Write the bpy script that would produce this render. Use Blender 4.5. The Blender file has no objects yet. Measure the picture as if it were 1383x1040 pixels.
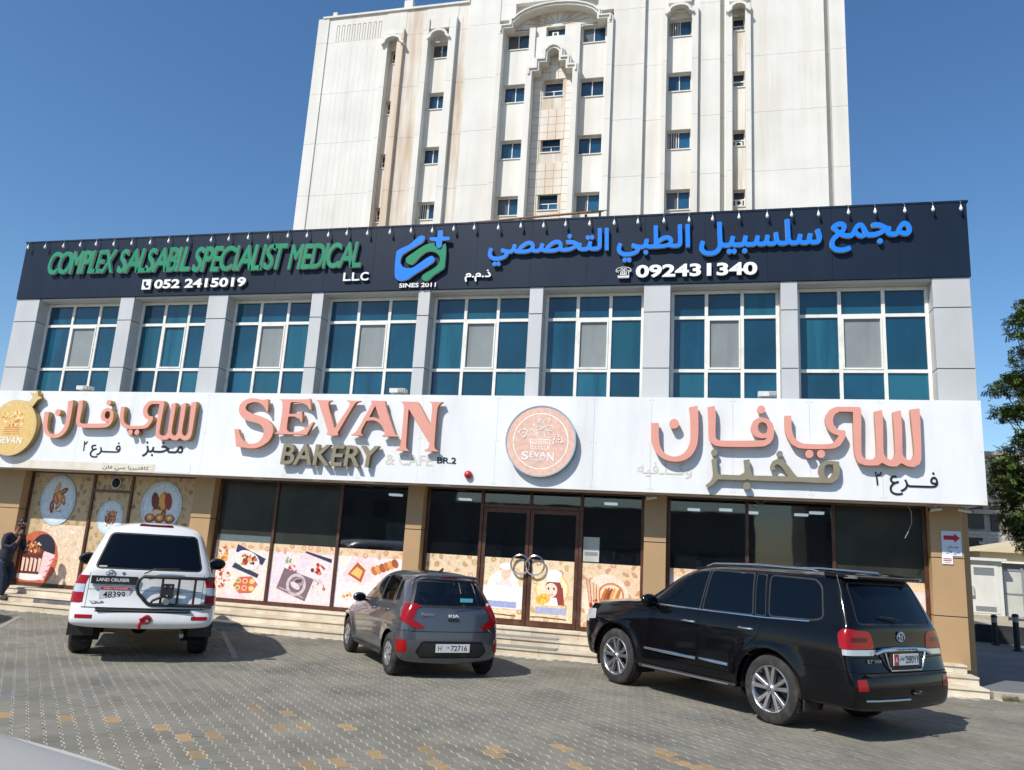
import bpy, bmesh, math, random
import numpy as np
from mathutils import Matrix, Vector, geometry
C = bpy.data.collections.new('place'); bpy.context.scene.collection.children.link(C)
SC = bpy.context.scene
# ---------------------------------------------------------------- camera
cam = bpy.data.cameras.new('camera'); co = bpy.data.objects.new('camera', cam); C.objects.link(co)
Rm = [[0.9714, -0.00674, 0.23734, 0], [0.23027, -0.21699, -0.94863, 0], [0.0579, 0.97615, -0.20923, 1.83], [0, 0, 0, 1]]
co.matrix_world = Matrix(Rm)
cam.sensor_fit = 'HORIZONTAL'; cam.sensor_width = 36.0; cam.lens = 36.0 * 1055.0 / 1383.0
cam.clip_start = 0.1; cam.clip_end = 3000
SC.camera = co
# ---------------------------------------------------------------- sky and sun
SUN = Vector((-0.60, -1.0, 1.22)).normalized()          # towards the sun
el = math.asin(SUN.z); az = math.atan2(SUN.x, SUN.y)
wd = bpy.data.worlds.new('World'); SC.world = wd; wd.use_nodes = True
nt = wd.node_tree; bg = nt.nodes['Background']
sk = nt.nodes.new('ShaderNodeTexSky'); sk.sky_type = 'NISHITA'; sk.sun_disc = False
sk.sun_elevation = el; sk.sun_rotation = az; sk.air_density = 1.1; sk.dust_density = 0.5; sk.ozone_density = 4.0; sk.altitude = 0
hs = nt.nodes.new('ShaderNodeHueSaturation'); hs.inputs['Saturation'].default_value = 1.16; nt.links.new(sk.outputs[0], hs.inputs['Color']); nt.links.new(hs.outputs[0], bg.inputs[0]); bg.inputs[1].default_value = 0.12
sl = bpy.data.lights.new('sun', 'SUN'); sl.energy = 4.35; sl.angle = math.radians(0.55); sl.color = (1.0, 0.955, 0.89)
so = bpy.data.objects.new('sun', sl); C.objects.link(so); so.rotation_euler = SUN.to_track_quat('Z', 'Y').to_euler(); so.location = (0, 0, 40)
SC.view_settings.view_transform = 'Standard'; SC.view_settings.look = 'None'; SC.view_settings.exposure = 0.25; SC.view_settings.gamma = 1
SC.view_settings.use_curve_mapping = False
# ---------------------------------------------------------------- materials
def lin(c):
    return tuple(((x / 12.92) if x <= 0.04045 else ((x + 0.055) / 1.055) ** 2.4) for x in c)
MATS = {}
def mat(name, col, rough=0.6, metal=0.0, coat=0.0, spec=0.5, var=0.0, vscale=3.0, bump=0.0, bscale=40.0, streak=0.0, dirt_tone=None, rnd=0.0, ior=1.45, dirt2=None):
    """procedural principled material; var = large soft colour variation, bump = fine relief, dirt = (colour, amount, scale, stretch)"""
    m = bpy.data.materials.new(name); m.use_nodes = True; MATS[name] = m
    t = m.node_tree; N = t.nodes; L = t.links; p = N['Principled BSDF']
    p.inputs['Base Color'].default_value = (*col, 1); p.inputs['Roughness'].default_value = rough
    p.inputs['Metallic'].default_value = metal; p.inputs['Coat Weight'].default_value = coat
    p.inputs['Coat Roughness'].default_value = 0.03; p.inputs['Specular IOR Level'].default_value = spec; p.inputs['IOR'].default_value = ior
    tc = N.new('ShaderNodeTexCoord')
    src = None
    if var or dirt_tone or rnd or dirt2:
        rgb = N.new('ShaderNodeRGB'); rgb.outputs[0].default_value = (*col, 1); src = rgb.outputs[0]
    geo = N.new('ShaderNodeNewGeometry')
    if var:
        n = N.new('ShaderNodeTexNoise'); n.inputs['Scale'].default_value = vscale; n.inputs['Detail'].default_value = 5; L.new(geo.outputs['Position'], n.inputs['Vector'])
        mr = N.new('ShaderNodeMapRange'); mr.inputs[1].default_value = 0.3; mr.inputs[2].default_value = 0.7; mr.inputs[3].default_value = 1 - var; mr.inputs[4].default_value = 1 + var
        L.new(n.outputs[0], mr.inputs[0]); mx = N.new('ShaderNodeVectorMath'); mx.operation = 'SCALE'; L.new(src, mx.inputs[0]); L.new(mr.outputs[0], mx.inputs['Scale']); src = mx.outputs[0]
    if rnd:
        oi = N.new('ShaderNodeObjectInfo'); ad = N.new('ShaderNodeMath'); ad.operation = 'ADD'; fr = N.new('ShaderNodeMath'); fr.operation = 'FRACT'
        L.new(oi.outputs['Random'], ad.inputs[0]); L.new(geo.outputs['Random Per Island'], ad.inputs[1]); L.new(ad.outputs[0], fr.inputs[0])
        mr = N.new('ShaderNodeMapRange'); mr.inputs[3].default_value = 1 - rnd; mr.inputs[4].default_value = 1 + rnd
        L.new(fr.outputs[0], mr.inputs[0]); mx = N.new('ShaderNodeVectorMath'); mx.operation = 'SCALE'; L.new(src, mx.inputs[0]); L.new(mr.outputs[0], mx.inputs['Scale']); src = mx.outputs[0]
    for dd_ in [q for q in (dirt_tone, dirt2) if q]:
        dc, amt, dsc, st = dd_
        mp = N.new('ShaderNodeMapping'); mp.inputs['Scale'].default_value = (dsc, dsc, dsc * st); L.new(geo.outputs['Position'], mp.inputs['Vector'])
        n = N.new('ShaderNodeTexNoise'); n.inputs['Scale'].default_value = 1; n.inputs['Detail'].default_value = 7; n.inputs['Roughness'].default_value = 0.62; L.new(mp.outputs[0], n.inputs['Vector'])
        mr = N.new('ShaderNodeMapRange'); mr.inputs[1].default_value = 0.48; mr.inputs[2].default_value = 0.72; mr.inputs[4].default_value = amt; L.new(n.outputs[0], mr.inputs[0])
        mx = N.new('ShaderNodeMix'); mx.data_type = 'RGBA'; L.new(mr.outputs[0], mx.inputs[0]); L.new(src, mx.inputs[6]); mx.inputs[7].default_value = (*dc, 1); src = mx.outputs[2]
    if src is not None: L.new(src, p.inputs['Base Color'])
    if bump:
        n = N.new('ShaderNodeTexNoise'); n.inputs['Scale'].default_value = bscale; n.inputs['Detail'].default_value = 6; L.new(geo.outputs['Position'], n.inputs['Vector'])
        b = N.new('ShaderNodeBump'); b.inputs['Strength'].default_value = bump; b.inputs['Distance'].default_value = 0.01; L.new(n.outputs[0], b.inputs['Height']); L.new(b.outputs[0], p.inputs['Normal'])
    return m
def glassmat(name, tint, see=0.5, rough=0.02, base=None):
    """thin tinted glazing: see-through tint + mirror reflection by Fresnel"""
    m = bpy.data.materials.new(name); m.use_nodes = True; MATS[name] = m
    t = m.node_tree; N = t.nodes; L = t.links; N.remove(N['Principled BSDF']); out = N['Material Output']
    tr = N.new('ShaderNodeBsdfTransparent'); tr.inputs[0].default_value = (*tint, 1)
    df = N.new('ShaderNodeBsdfDiffuse'); df.inputs[0].default_value = (*(base or (0.01, 0.012, 0.012)), 1)
    gl = N.new('ShaderNodeBsdfGlossy'); gl.inputs['Roughness'].default_value = rough; gl.inputs[0].default_value = (1, 1, 1, 1)
    m1 = N.new('ShaderNodeMixShader'); m1.inputs[0].default_value = see; L.new(df.outputs[0], m1.inputs[1]); L.new(tr.outputs[0], m1.inputs[2])
    fr = N.new('ShaderNodeFresnel'); fr.inputs[0].default_value = 1.6
    geo = N.new('ShaderNodeNewGeometry'); n = N.new('ShaderNodeTexNoise'); n.inputs['Scale'].default_value = 1.3; L.new(geo.outputs['Position'], n.inputs['Vector'])
    b = N.new('ShaderNodeBump'); b.inputs['Strength'].default_value = 0.05; b.inputs['Distance'].default_value = 0.02; L.new(n.outputs[0], b.inputs['Height']); L.new(b.outputs[0], gl.inputs['Normal'])
    m2 = N.new('ShaderNodeMixShader'); L.new(fr.outputs[0], m2.inputs[0]); L.new(m1.outputs[0], m2.inputs[1]); L.new(gl.outputs[0], m2.inputs[2]); L.new(m2.outputs[0], out.inputs[0])
    return m
def attrmat(name, rough=0.55, coat=0.0):
    m = bpy.data.materials.new(name); m.use_nodes = True; MATS[name] = m
    t = m.node_tree; p = t.nodes['Principled BSDF']; p.inputs['Roughness'].default_value = rough; p.inputs['Coat Weight'].default_value = coat
    a = t.nodes.new('ShaderNodeVertexColor'); a.layer_name = 'ink'; N = t.nodes; L = t.links; src = a.outputs[0]
    geo = N.new('ShaderNodeNewGeometry')
    for sc_, lo, hi in ((14.0, 0.88, 1.06), (48.0, 0.90, 1.07)):
        n = N.new('ShaderNodeTexNoise'); n.inputs['Scale'].default_value = sc_; n.inputs['Detail'].default_value = 4; L.new(geo.outputs['Position'], n.inputs['Vector'])
        mr = N.new('ShaderNodeMapRange'); mr.inputs[1].default_value = 0.35; mr.inputs[2].default_value = 0.65; mr.inputs[3].default_value = lo; mr.inputs[4].default_value = hi; L.new(n.outputs[0], mr.inputs[0])
        mx = N.new('ShaderNodeVectorMath'); mx.operation = 'SCALE'; L.new(src, mx.inputs[0]); L.new(mr.outputs[0], mx.inputs['Scale']); src = mx.outputs[0]
    n = N.new('ShaderNodeTexNoise'); n.inputs['Scale'].default_value = 18; n.inputs['Detail'].default_value = 3; L.new(geo.outputs['Position'], n.inputs['Vector'])
    mx = N.new('ShaderNodeMix'); mx.data_type = 'RGBA'; mx.blend_type = 'SOFT_LIGHT'; mx.inputs[0].default_value = 0.22; L.new(src, mx.inputs[6]); L.new(n.outputs[1], mx.inputs[7]); L.new(mx.outputs[2], p.inputs['Base Color'])
    return m
mat('white_panel', (0.74, 0.75, 0.76), 0.4, var=0.03, vscale=0.9, rnd=0.012, dirt_tone=((0.52, 0.49, 0.42), 0.36, 1.6, 0.18), coat=0.1, bump=0.03, bscale=1.2)
mat('panel_edge', (0.52, 0.52, 0.50), 0.5)
mat('silver_panel', (0.50, 0.505, 0.50), 0.42, metal=0.1, var=0.05, vscale=0.8, dirt_tone=((0.40, 0.37, 0.32), 0.35, 1.2, 0.3))
mat('navy_panel', (0.0045, 0.0135, 0.032), 0.5, spec=0.25, var=0.15, vscale=0.7, dirt_tone=((0.011, 0.024, 0.046), 0.6, 1.1, 0.25))
mat('joint', (0.05, 0.05, 0.05), 0.8)
mat('sand_panel', (0.42, 0.27, 0.135), 0.48, var=0.05, vscale=1.5, dirt_tone=((0.36, 0.26, 0.15), 0.4, 1.6, 0.35))
mat('frame_white', (0.74, 0.73, 0.67), 0.4, dirt_tone=((0.45, 0.42, 0.36), 0.5, 4, 1))
mat('frame_brown', (0.10, 0.042, 0.026), 0.35, metal=0.3, dirt_tone=((0.2, 0.13, 0.09), 0.5, 5, 1))
mat('teal_glass', (0.006, 0.060, 0.105), 0.03, spec=0.7, rnd=0.22, var=0.25, vscale=1.1, dirt_tone=((0.004, 0.035, 0.065), 0.9, 2.2, 0.12), bump=0.02, bscale=1.5)  # darker streaks put curtain folds and varied reflections into the colour
mat('teal_glass_curtain', (0.014, 0.092, 0.135), 0.05, spec=0.6, rnd=0.2, dirt_tone=((0.005, 0.045, 0.08), 0.9, 2.4, 0.10), bump=0.02, bscale=1.5)
mat('grey_screen', (0.23, 0.25, 0.245), 0.25, var=0.1, vscale=1.3, dirt_tone=((0.15, 0.17, 0.17), 0.6, 5, 0.08))
mat('blue_glass', (0.010, 0.060, 0.125), 0.04, spec=0.7, var=0.3, vscale=0.6, rnd=0.35)
mat('grey_glass', (0.09, 0.10, 0.11), 0.12, spec=0.6, rnd=0.3)
mat('dark_film', (0.030, 0.033, 0.026), 0.22, spec=0.4, var=0.25, vscale=1.2, dirt_tone=((0.05, 0.052, 0.045), 0.6, 1.4, 0.5))
glassmat('shop_glass', (0.72, 0.78, 0.80), 0.80, base=(0.02, 0.025, 0.035))
mat('plaster', (0.66, 0.65, 0.605), 0.85, var=0.06, vscale=0.5, bump=0.25, bscale=25, dirt_tone=((0.52, 0.46, 0.37), 0.35, 0.55, 0.16), dirt2=((0.42, 0.30, 0.18), 0.22, 1.7, 0.06))
mat('stain_strip', (0.61, 0.53, 0.42), 0.85, dirt_tone=((0.40, 0.24, 0.11), 0.8, 0.9, 0.08))
mat('plaster_stained', (0.64, 0.61, 0.55), 0.85, var=0.06, vscale=0.5, bump=0.25, bscale=25, dirt_tone=((0.40, 0.25, 0.12), 0.85, 0.9, 0.10), dirt2=((0.33, 0.2, 0.1), 0.5, 3.2, 0.08))
mat('plaster_dark', (0.40, 0.36, 0.30), 0.9, dirt_tone=((0.25, 0.17, 0.1), 0.6, 0.8, 0.2))
mat('tile_cream', (0.64, 0.60, 0.53), 0.6, rnd=0.06, dirt_tone=((0.48, 0.32, 0.18), 0.6, 0.7, 0.15))
mat('marble', (0.62, 0.55, 0.43), 0.5, var=0.12, vscale=3, rnd=0.10, dirt_tone=((0.42, 0.30, 0.17), 0.6, 2.2, 1), bump=0.1, bscale=20)
mat('riser_dark', (0.10, 0.10, 0.12), 0.6, dirt_tone=((0.25, 0.22, 0.2), 0.6, 3, 1))
mat('mat_grey', (0.22, 0.23, 0.22), 0.7, var=0.1, vscale=8)
mat('pink_face', (0.70, 0.31, 0.245), 0.45, dirt_tone=((0.62, 0.27, 0.21), 0.5, 3, 1))
mat('gold_side', (0.42, 0.27, 0.10), 0.4, metal=0.5, dirt_tone=((0.3, 0.2, 0.1), 0.6, 4, 1))
mat('olive_face', (0.24, 0.215, 0.15), 0.5, dirt_tone=((0.2, 0.16, 0.1), 0.6, 5, 1))
mat('olive_side', (0.25, 0.17, 0.07), 0.45, metal=0.4)
mat('green_face', (0.012, 0.235, 0.10), 0.3, rnd=0.1, coat=0.3)
mat('letter_side', (0.55, 0.55, 0.50), 0.4, metal=0.15)
mat('blue_face', (0.008, 0.19, 0.78), 0.32, coat=0.2)
mat('white_face', (0.80, 0.80, 0.78), 0.4)
mat('black_face', (0.012, 0.012, 0.014), 0.4)
mat('ghost_face', (0.60, 0.565, 0.47), 0.5, dirt_tone=((0.70, 0.70, 0.68), 0.7, 14, 1))
mat('cream_strip', (0.68, 0.63, 0.53), 0.6, dirt_tone=((0.5, 0.42, 0.3), 0.6, 3, 0.5))
mat('paver', (0.188, 0.176, 0.140), 0.85, rnd=0.09, var=0.10, vscale=0.7, dirt_tone=((0.26, 0.24, 0.19), 0.75, 1.1, 1), dirt2=((0.07, 0.068, 0.06), 0.55, 0.75, 1), bump=0.5, bscale=90)
mat('paver_ochre', (0.34, 0.22, 0.10), 0.8, rnd=0.25, dirt_tone=((0.188, 0.176, 0.140), 1.0, 11, 1), dirt2=((0.188, 0.176, 0.140), 0.8, 26, 1), bump=0.5, bscale=90)
mat('paver_blue', (0.160, 0.160, 0.145), 0.8, rnd=0.1, dirt_tone=((0.2, 0.19, 0.17), 0.6, 9, 1), bump=0.5, bscale=90)
mat('joint_sand', (0.50, 0.465, 0.385), 0.95, var=0.3, vscale=14, dirt_tone=((0.26, 0.24, 0.19), 0.95, 6, 1))
mat('asphalt', (0.115, 0.112, 0.105), 0.9, var=0.12, vscale=0.5, dirt_tone=((0.30, 0.27, 0.21), 0.6, 0.35, 1), bump=0.5, bscale=60)
mat('asphalt_alley', (0.145, 0.15, 0.155), 0.85, var=0.12, vscale=0.8, dirt_tone=((0.22, 0.21, 0.19), 0.5, 0.8, 1), bump=0.4, bscale=60)
mat('dust', (0.35, 0.31, 0.24), 0.95, var=0.15, vscale=0.6, dirt_tone=((0.24, 0.22, 0.18), 0.6, 0.8, 1), bump=0.4, bscale=20)
mat('kerb_stone', (0.40, 0.36, 0.29), 0.85, rnd=0.12, dirt_tone=((0.25, 0.2, 0.15), 0.6, 3, 1), bump=0.3, bscale=30)
mat('line_paint', (0.33, 0.32, 0.28), 0.8, dirt_tone=((0.19, 0.178, 0.145), 1.0, 11, 1), dirt2=((0.19, 0.178, 0.145), 0.9, 30, 1))
mat('shaded_wall', (0.018, 0.020, 0.024), 0.6, dirt_tone=((0.06, 0.06, 0.06), 0.5, 3, 1))  # the building's shade is put into the wall's near-black colour
mat('post_black', (0.02, 0.022, 0.025), 0.5)
mat('post_grey', (0.35, 0.36, 0.36), 0.5)
mat('kiosk_white', (0.66, 0.66, 0.61), 0.55, dirt_tone=((0.45, 0.4, 0.3), 0.5, 1.5, 0.3))
mat('gate_grey', (0.22, 0.24, 0.25), 0.5)
mat('gate_white', (0.5, 0.51, 0.46), 0.6, dirt_tone=((0.3, 0.28, 0.2), 0.6, 2, 0.4))
mat('block_grey', (0.47, 0.44, 0.38), 0.95, rnd=0.12, var=0.12, vscale=1, dirt_tone=((0.22, 0.2, 0.17), 0.6, 0.8, 0.6), bump=0.5, bscale=10)
mat('window_dark', (0.02, 0.02, 0.025), 0.3)
mat('cream_wall', (0.58, 0.50, 0.33), 0.8, dirt_tone=((0.45, 0.35, 0.22), 0.5, 1, 0.3))
mat('roof_red', (0.30, 0.10, 0.06), 0.7)
mat('rust_sheet', (0.22, 0.13, 0.055), 0.65, metal=0.2, dirt_tone=((0.12, 0.07, 0.03), 0.7, 1.5, 1))
mat('metal_grey', (0.35, 0.36, 0.37), 0.35, metal=0.8)
mat('steel', (0.6, 0.6, 0.6), 0.18, metal=1.0)
mat('chrome', (0.8, 0.8, 0.8), 0.07, metal=1.0)
mat('bark', (0.13, 0.10, 0.07), 0.9, bump=0.6, bscale=12, var=0.2, vscale=4)
mat('leaf', (0.068, 0.112, 0.024), 0.55, rnd=0.45, spec=0.35)
mat('leaf_light', (0.12, 0.165, 0.036), 0.5, rnd=0.3, spec=0.4)
mat('weed', (0.10, 0.12, 0.04), 0.8, rnd=0.3)
mat('red_bell', (0.45, 0.02, 0.02), 0.3, coat=0.4)
mat('dark_room', (0.20, 0.19, 0.175), 0.9)
mat('shelf', (0.16, 0.12, 0.08), 0.6)
mat('pack', (0.35, 0.3, 0.25), 0.6, rnd=0.7)
mat('lamp_tube', (0.8, 0.8, 0.8), 0.5)
lit = mat('lit_tube', (0.8, 0.8, 0.8), 0.5); lit.node_tree.nodes['Principled BSDF'].inputs['Emission Color'].default_value = (0.9, 0.95, 1, 1); lit.node_tree.nodes['Principled BSDF'].inputs['Emission Strength'].default_value = 1.1
mat('street_tan', (0.22, 0.20, 0.17), 0.9, var=0.2, vscale=0.4)
# vehicles
mat('paint_black', (0.0035, 0.0038, 0.005), 0.10, coat=0.22, spec=0.25, dirt_tone=((0.010, 0.0095, 0.009), 0.2, 2.0, 1))
mat('paint_white', (0.72, 0.715, 0.68), 0.25, coat=0.8, dirt_tone=((0.55, 0.49, 0.38), 0.3, 3, 0.6))
mat('paint_graphite', (0.105, 0.108, 0.125), 0.28, metal=0.55, coat=1.0)
mat('paint_silver', (0.36, 0.355, 0.335), 0.75, spec=0.2, dirt_tone=((0.38, 0.36, 0.33), 0.7, 8, 1), bump=0.15, bscale=50)
mat('black_plastic', (0.018, 0.018, 0.019), 0.55, dirt_tone=((0.06, 0.055, 0.05), 0.5, 6, 1))
mat('rubber', (0.022, 0.021, 0.020), 0.8, dirt_tone=((0.09, 0.08, 0.065), 0.75, 7, 1), bump=0.3, bscale=60)
mat('wheel_well', (0.006, 0.006, 0.006), 0.95)
mat('alloy', (0.50, 0.50, 0.51), 0.25, metal=0.85, dirt_tone=((0.2, 0.18, 0.15), 0.4, 14, 1))
mat('alloy_dark', (0.05, 0.05, 0.055), 0.4, metal=0.5)
mat('hubcap', (0.42, 0.42, 0.43), 0.35, metal=0.6, dirt_tone=((0.2, 0.18, 0.15), 0.4, 14, 1))
mat('tint_glass', (0.003, 0.005, 0.009), 0.025, spec=0.22)
mat('tint_side', (0.003, 0.006, 0.011), 0.03, spec=0.17)
glassmat('clear_glass', (0.93, 0.96, 0.95), 0.96, 0.01)
glassmat('privacy_glass', (0.25, 0.28, 0.32), 0.5, 0.01, base=(0.003, 0.005, 0.009))
mat('lamp_red', (0.30, 0.004, 0.006), 0.15, coat=0.25, spec=0.3, rnd=0.15)
mat('lamp_dark_red', (0.09, 0.003, 0.004), 0.15, coat=0.2, spec=0.3)
mat('lamp_clear', (0.55, 0.57, 0.58), 0.1, coat=1.0, metal=0.3)
mat('plate_white', (0.66, 0.67, 0.66), 0.45)
mat('plate_red', (0.42, 0.03, 0.05), 0.5)
mat('seat_dark', (0.03, 0.03, 0.033), 0.8)
mat('hitch_red', (0.38, 0.015, 0.02), 0.4)
mat('spoiler_silver', (0.2, 0.205, 0.21), 0.3, metal=0.5)
# people
mat('skin', (0.22, 0.11, 0.065), 0.55)
mat('hair', (0.008, 0.007, 0.006), 0.6)
mat('shirt_navy', (0.018, 0.022, 0.040), 0.8, var=0.2, vscale=12)
mat('jeans', (0.012, 0.020, 0.045), 0.85, var=0.3, vscale=14)
mat('shoe', (0.02, 0.018, 0.016), 0.6)
attrmat('print', 0.5)
attrmat('medallion_print', 0.5, 0.2)
M = MATS
# ---------------------------------------------------------------- object helpers
def empty(name, label, cat, loc=(0, 0, 0), rz=0.0, group=None):
    o = bpy.data.objects.new(name, None); C.objects.link(o); o.location = loc; o.rotation_euler = (0, 0, rz); o.empty_display_size = 0.2
    o['label'] = label; o['category'] = cat
    if group: o['group'] = group
    return o
def minv(root):
    return (Matrix.Translation(root.location) @ root.rotation_euler.to_matrix().to_4x4()).inverted()
def tag(o, label=None, cat=None, group=None, kind=None):
    if label: o['label'] = label
    if cat: o['category'] = cat
    if group: o['group'] = group
    if kind: o['kind'] = kind
    return o
class MB:
    """collects geometry for one mesh object"""
    def __init__(s): s.v = []; s.f = []; s.mi = []; s.cur = 0
    def add(s, vs, fs):
        o = len(s.v); s.v += [tuple(p) for p in vs]
        for f in fs: s.f.append(tuple(o + i for i in f)); s.mi.append(s.cur)
        return s
    def box(s, x0, y0, z0, x1, y1, z1):
        if x0 > x1: x0, x1 = x1, x0
        if y0 > y1: y0, y1 = y1, y0
        if z0 > z1: z0, z1 = z1, z0
        return s.add([(x0, y0, z0), (x1, y0, z0), (x1, y1, z0), (x0, y1, z0), (x0, y0, z1), (x1, y0, z1), (x1, y1, z1), (x0, y1, z1)],
                     [(0, 3, 2, 1), (4, 5, 6, 7), (0, 1, 5, 4), (1, 2, 6, 5), (2, 3, 7, 6), (3, 0, 4, 7)])
    def prism_y(s, pts, y0, y1):
        """pts in (x,z), counter-clockwise seen from -y"""
        n = len(pts); vs = [(x, y0, z) for x, z in pts] + [(x, y1, z) for x, z in pts]
        fs = [tuple(range(n)), tuple(range(2 * n - 1, n - 1, -1))] + [(i, i + n, (i + 1) % n + n, (i + 1) % n) for i in range(n)]
        return s.add(vs, fs)
    def tube(s, path, r, n=8, cap=True):
        path = [Vector(p) for p in path]; rr = r if isinstance(r, (list, tuple)) else [r] * len(path); vs = []; fs = []
        for i, p in enumerate(path):
            d = (path[min(i + 1, len(path) - 1)] - path[max(i - 1, 0)]).normalized()
            a = d.orthogonal().normalized() if i == 0 else (a - d * a.dot(d)).normalized()
            b = d.cross(a)
            for k in range(n):
                t = 2 * math.pi * k / n; vs.append(p + (a * math.cos(t) + b * math.sin(t)) * rr[i])
        for i in range(len(path) - 1):
            for k in range(n): fs.append((i * n + k, i * n + (k + 1) % n, (i + 1) * n + (k + 1) % n, (i + 1) * n + k))
        if cap: fs.append(tuple(range(n - 1, -1, -1))); fs.append(tuple((len(path) - 1) * n + k for k in range(n)))
        return s.add(vs, fs)
    def lathe(s, prof, n=32, axis='y', c=(0, 0, 0), closed=False):
        """prof: (radius, offset along axis)"""
        vs = []; fs = []
        for r, h in prof:
            for k in range(n):
                t = 2 * math.pi * k / n; a, b = r * math.cos(t), r * math.sin(t)
                vs.append({'y': (c[0] + a, c[1] + h, c[2] + b), 'x': (c[0] + h, c[1] + a, c[2] + b), 'z': (c[0] + a, c[1] + b, c[2] + h)}[axis])
        m = len(prof)
        for i in range(m if closed else m - 1):
            j = (i + 1) % m
            for k in range(n): fs.append((i * n + k, j * n + k, j * n + (k + 1) % n, i * n + (k + 1) % n))
        return s.add(vs, fs)
    def sphere(s, c, r, n=12, m=8, sc=(1, 1, 1)):
        prof = [(max(1e-4, r * math.sin(math.pi * i / m)), -r * math.cos(math.pi * i / m)) for i in range(m + 1)]
        t = MB().lathe(prof, n, 'z'); return s.add([(c[0] + x * sc[0], c[1] + y * sc[1], c[2] + z * sc[2]) for x, y, z in t.v], t.f)
    def xf(s, mtx):
        s.v = [tuple(mtx @ Vector(p)) for p in s.v]; return s
    def mesh(s, name):
        me = bpy.data.meshes.new(name); me.from_pydata(s.v, [], s.f)
        for i, p in enumerate(me.polygons): p.material_index = s.mi[i]
        return me
def put(name, me, mats, parent=None, root=None, smooth=None, label=None, fixn=True):
    """link a mesh as an object; root given = vertices are in world space and are moved into that thing's space"""
    if isinstance(me, MB): me = me.mesh(name)
    for m in (mats if isinstance(mats, (list, tuple)) else [mats]): me.materials.append(MATS[m] if isinstance(m, str) else m)
    if root is not None: me.transform(minv(root))
    if fixn:
        bm = bmesh.new(); bm.from_mesh(me); bmesh.ops.recalc_face_normals(bm, faces=bm.faces); bm.to_mesh(me); bm.free()
    if smooth is not None:
        me.polygons.foreach_set('use_smooth', [True] * len(me.polygons)); me.set_sharp_from_angle(angle=math.radians(smooth))
    o = bpy.data.objects.new(name, me); C.objects.link(o)
    if parent is not None: o.parent = parent
    if label: o['label'] = label
    return o
def bevel(o, w=0.006, n=1):
    b = o.modifiers.new('bevel', 'BEVEL'); b.width = w; b.segments = n; b.limit_method = 'ANGLE'; b.harden_normals = False; return o
def link_copy(o, parent=None):
    c = o.copy(); C.objects.link(c)
    if parent is not None: c.parent = parent
    return c
def copy_tree(o, parent=None):
    c = link_copy(o, parent)
    for ch in list(o.children): copy_tree(ch, c)
    return c
# ---------------------------------------------------------------- text and outlines
def curve_mesh(cv):
    ob = bpy.data.objects.new('tmp', cv); me = bpy.data.meshes.new_from_object(ob); bpy.data.objects.remove(ob); return me
def text_mesh(s, ext=0.0, off=0.0, shear=0.0, res=4):
    cv = bpy.data.curves.new('tmp', 'FONT'); cv.body = s; cv.extrude = ext; cv.offset = off; cv.shear = shear; cv.resolution_u = res
    me = curve_mesh(cv); bpy.data.curves.remove(cv); return me
def bounds(me):
    a = np.empty(len(me.vertices) * 3); me.vertices.foreach_get('co', a); a = a.reshape(-1, 3); return a.min(0), a.max(0)
def face_side(me, side=True):
    if not side: return
    for p in me.polygons: p.material_index = 0 if abs(p.normal.z) > 0.7 else 1
WALL = Matrix(((1, 0, 0, 0), (0, 0, -1, 0), (0, 1, 0, 0), (0, 0, 0, 1)))      # text x -> X, text y -> Z, faces -Y
REAR = Matrix(((0, 0, -1, 0), (-1, 0, 0, 0), (0, 1, 0, 0), (0, 0, 0, 1)))     # text x -> -y, text y -> z, faces -x (car rear)
def text_fit(s, w, h, ext, off=0.0, shear=0.0, res=4):
    me = text_mesh(s, 0.05, off, shear, res); a, b = bounds(me)
    sx = w / (b[0] - a[0]); sy = h / (b[1] - a[1]) if h else sx
    me.transform(Matrix.Diagonal((sx, sy, ext / 0.05, 1)) @ Matrix.Translation((-a[0], -a[1], -0.05)))
    return me
def wall_text(s, x0, z0, x1, z1, y, depth, mats, parent, root, off=0.0, shear=0.0, name='letter', per_letter=True, skew=0.0, label=None):
    """letters standing on a wall; front face at y, z0..z1 is the height of the ink, x0..x1 its width"""
    full = text_mesh(s, 0.05, off, shear); a, b = bounds(full); sx = (x1 - x0) / (b[0] - a[0]); sy = (z1 - z0) / (b[1] - a[1])
    out = []
    chars = [(s, a[0])] if not per_letter else []
    if per_letter:
        for i, ch in enumerate(s):
            if ch == ' ': continue
            pa, pb = bounds(text_mesh(s[:i + 1], 0.05, off, shear)); ca, cb = bounds(text_mesh(ch, 0.05, off, shear)); chars.append((ch, pb[0] - (cb[0] - ca[0])))
    for gi_, (ch, left) in enumerate(chars):
        me = text_mesh(ch, 0.05, off, shear); ca, cb = bounds(me)
        me.transform(Matrix.Translation((left - ca[0], 0, 0))); face_side(me)
        sk = Matrix.Identity(4); sk[1][0] = skew
        me.transform(Matrix.Translation((x0, y + 0.0006 * (gi_ % 3), z0)) @ WALL @ sk @ Matrix.Diagonal((sx, sy, depth / 0.1, 1)) @ Matrix.Translation((-a[0], -a[1], -0.05)))
        out.append(put(name, me, mats, parent, root, label=label, fixn=False))
    for o in out: pass
    return out
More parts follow.
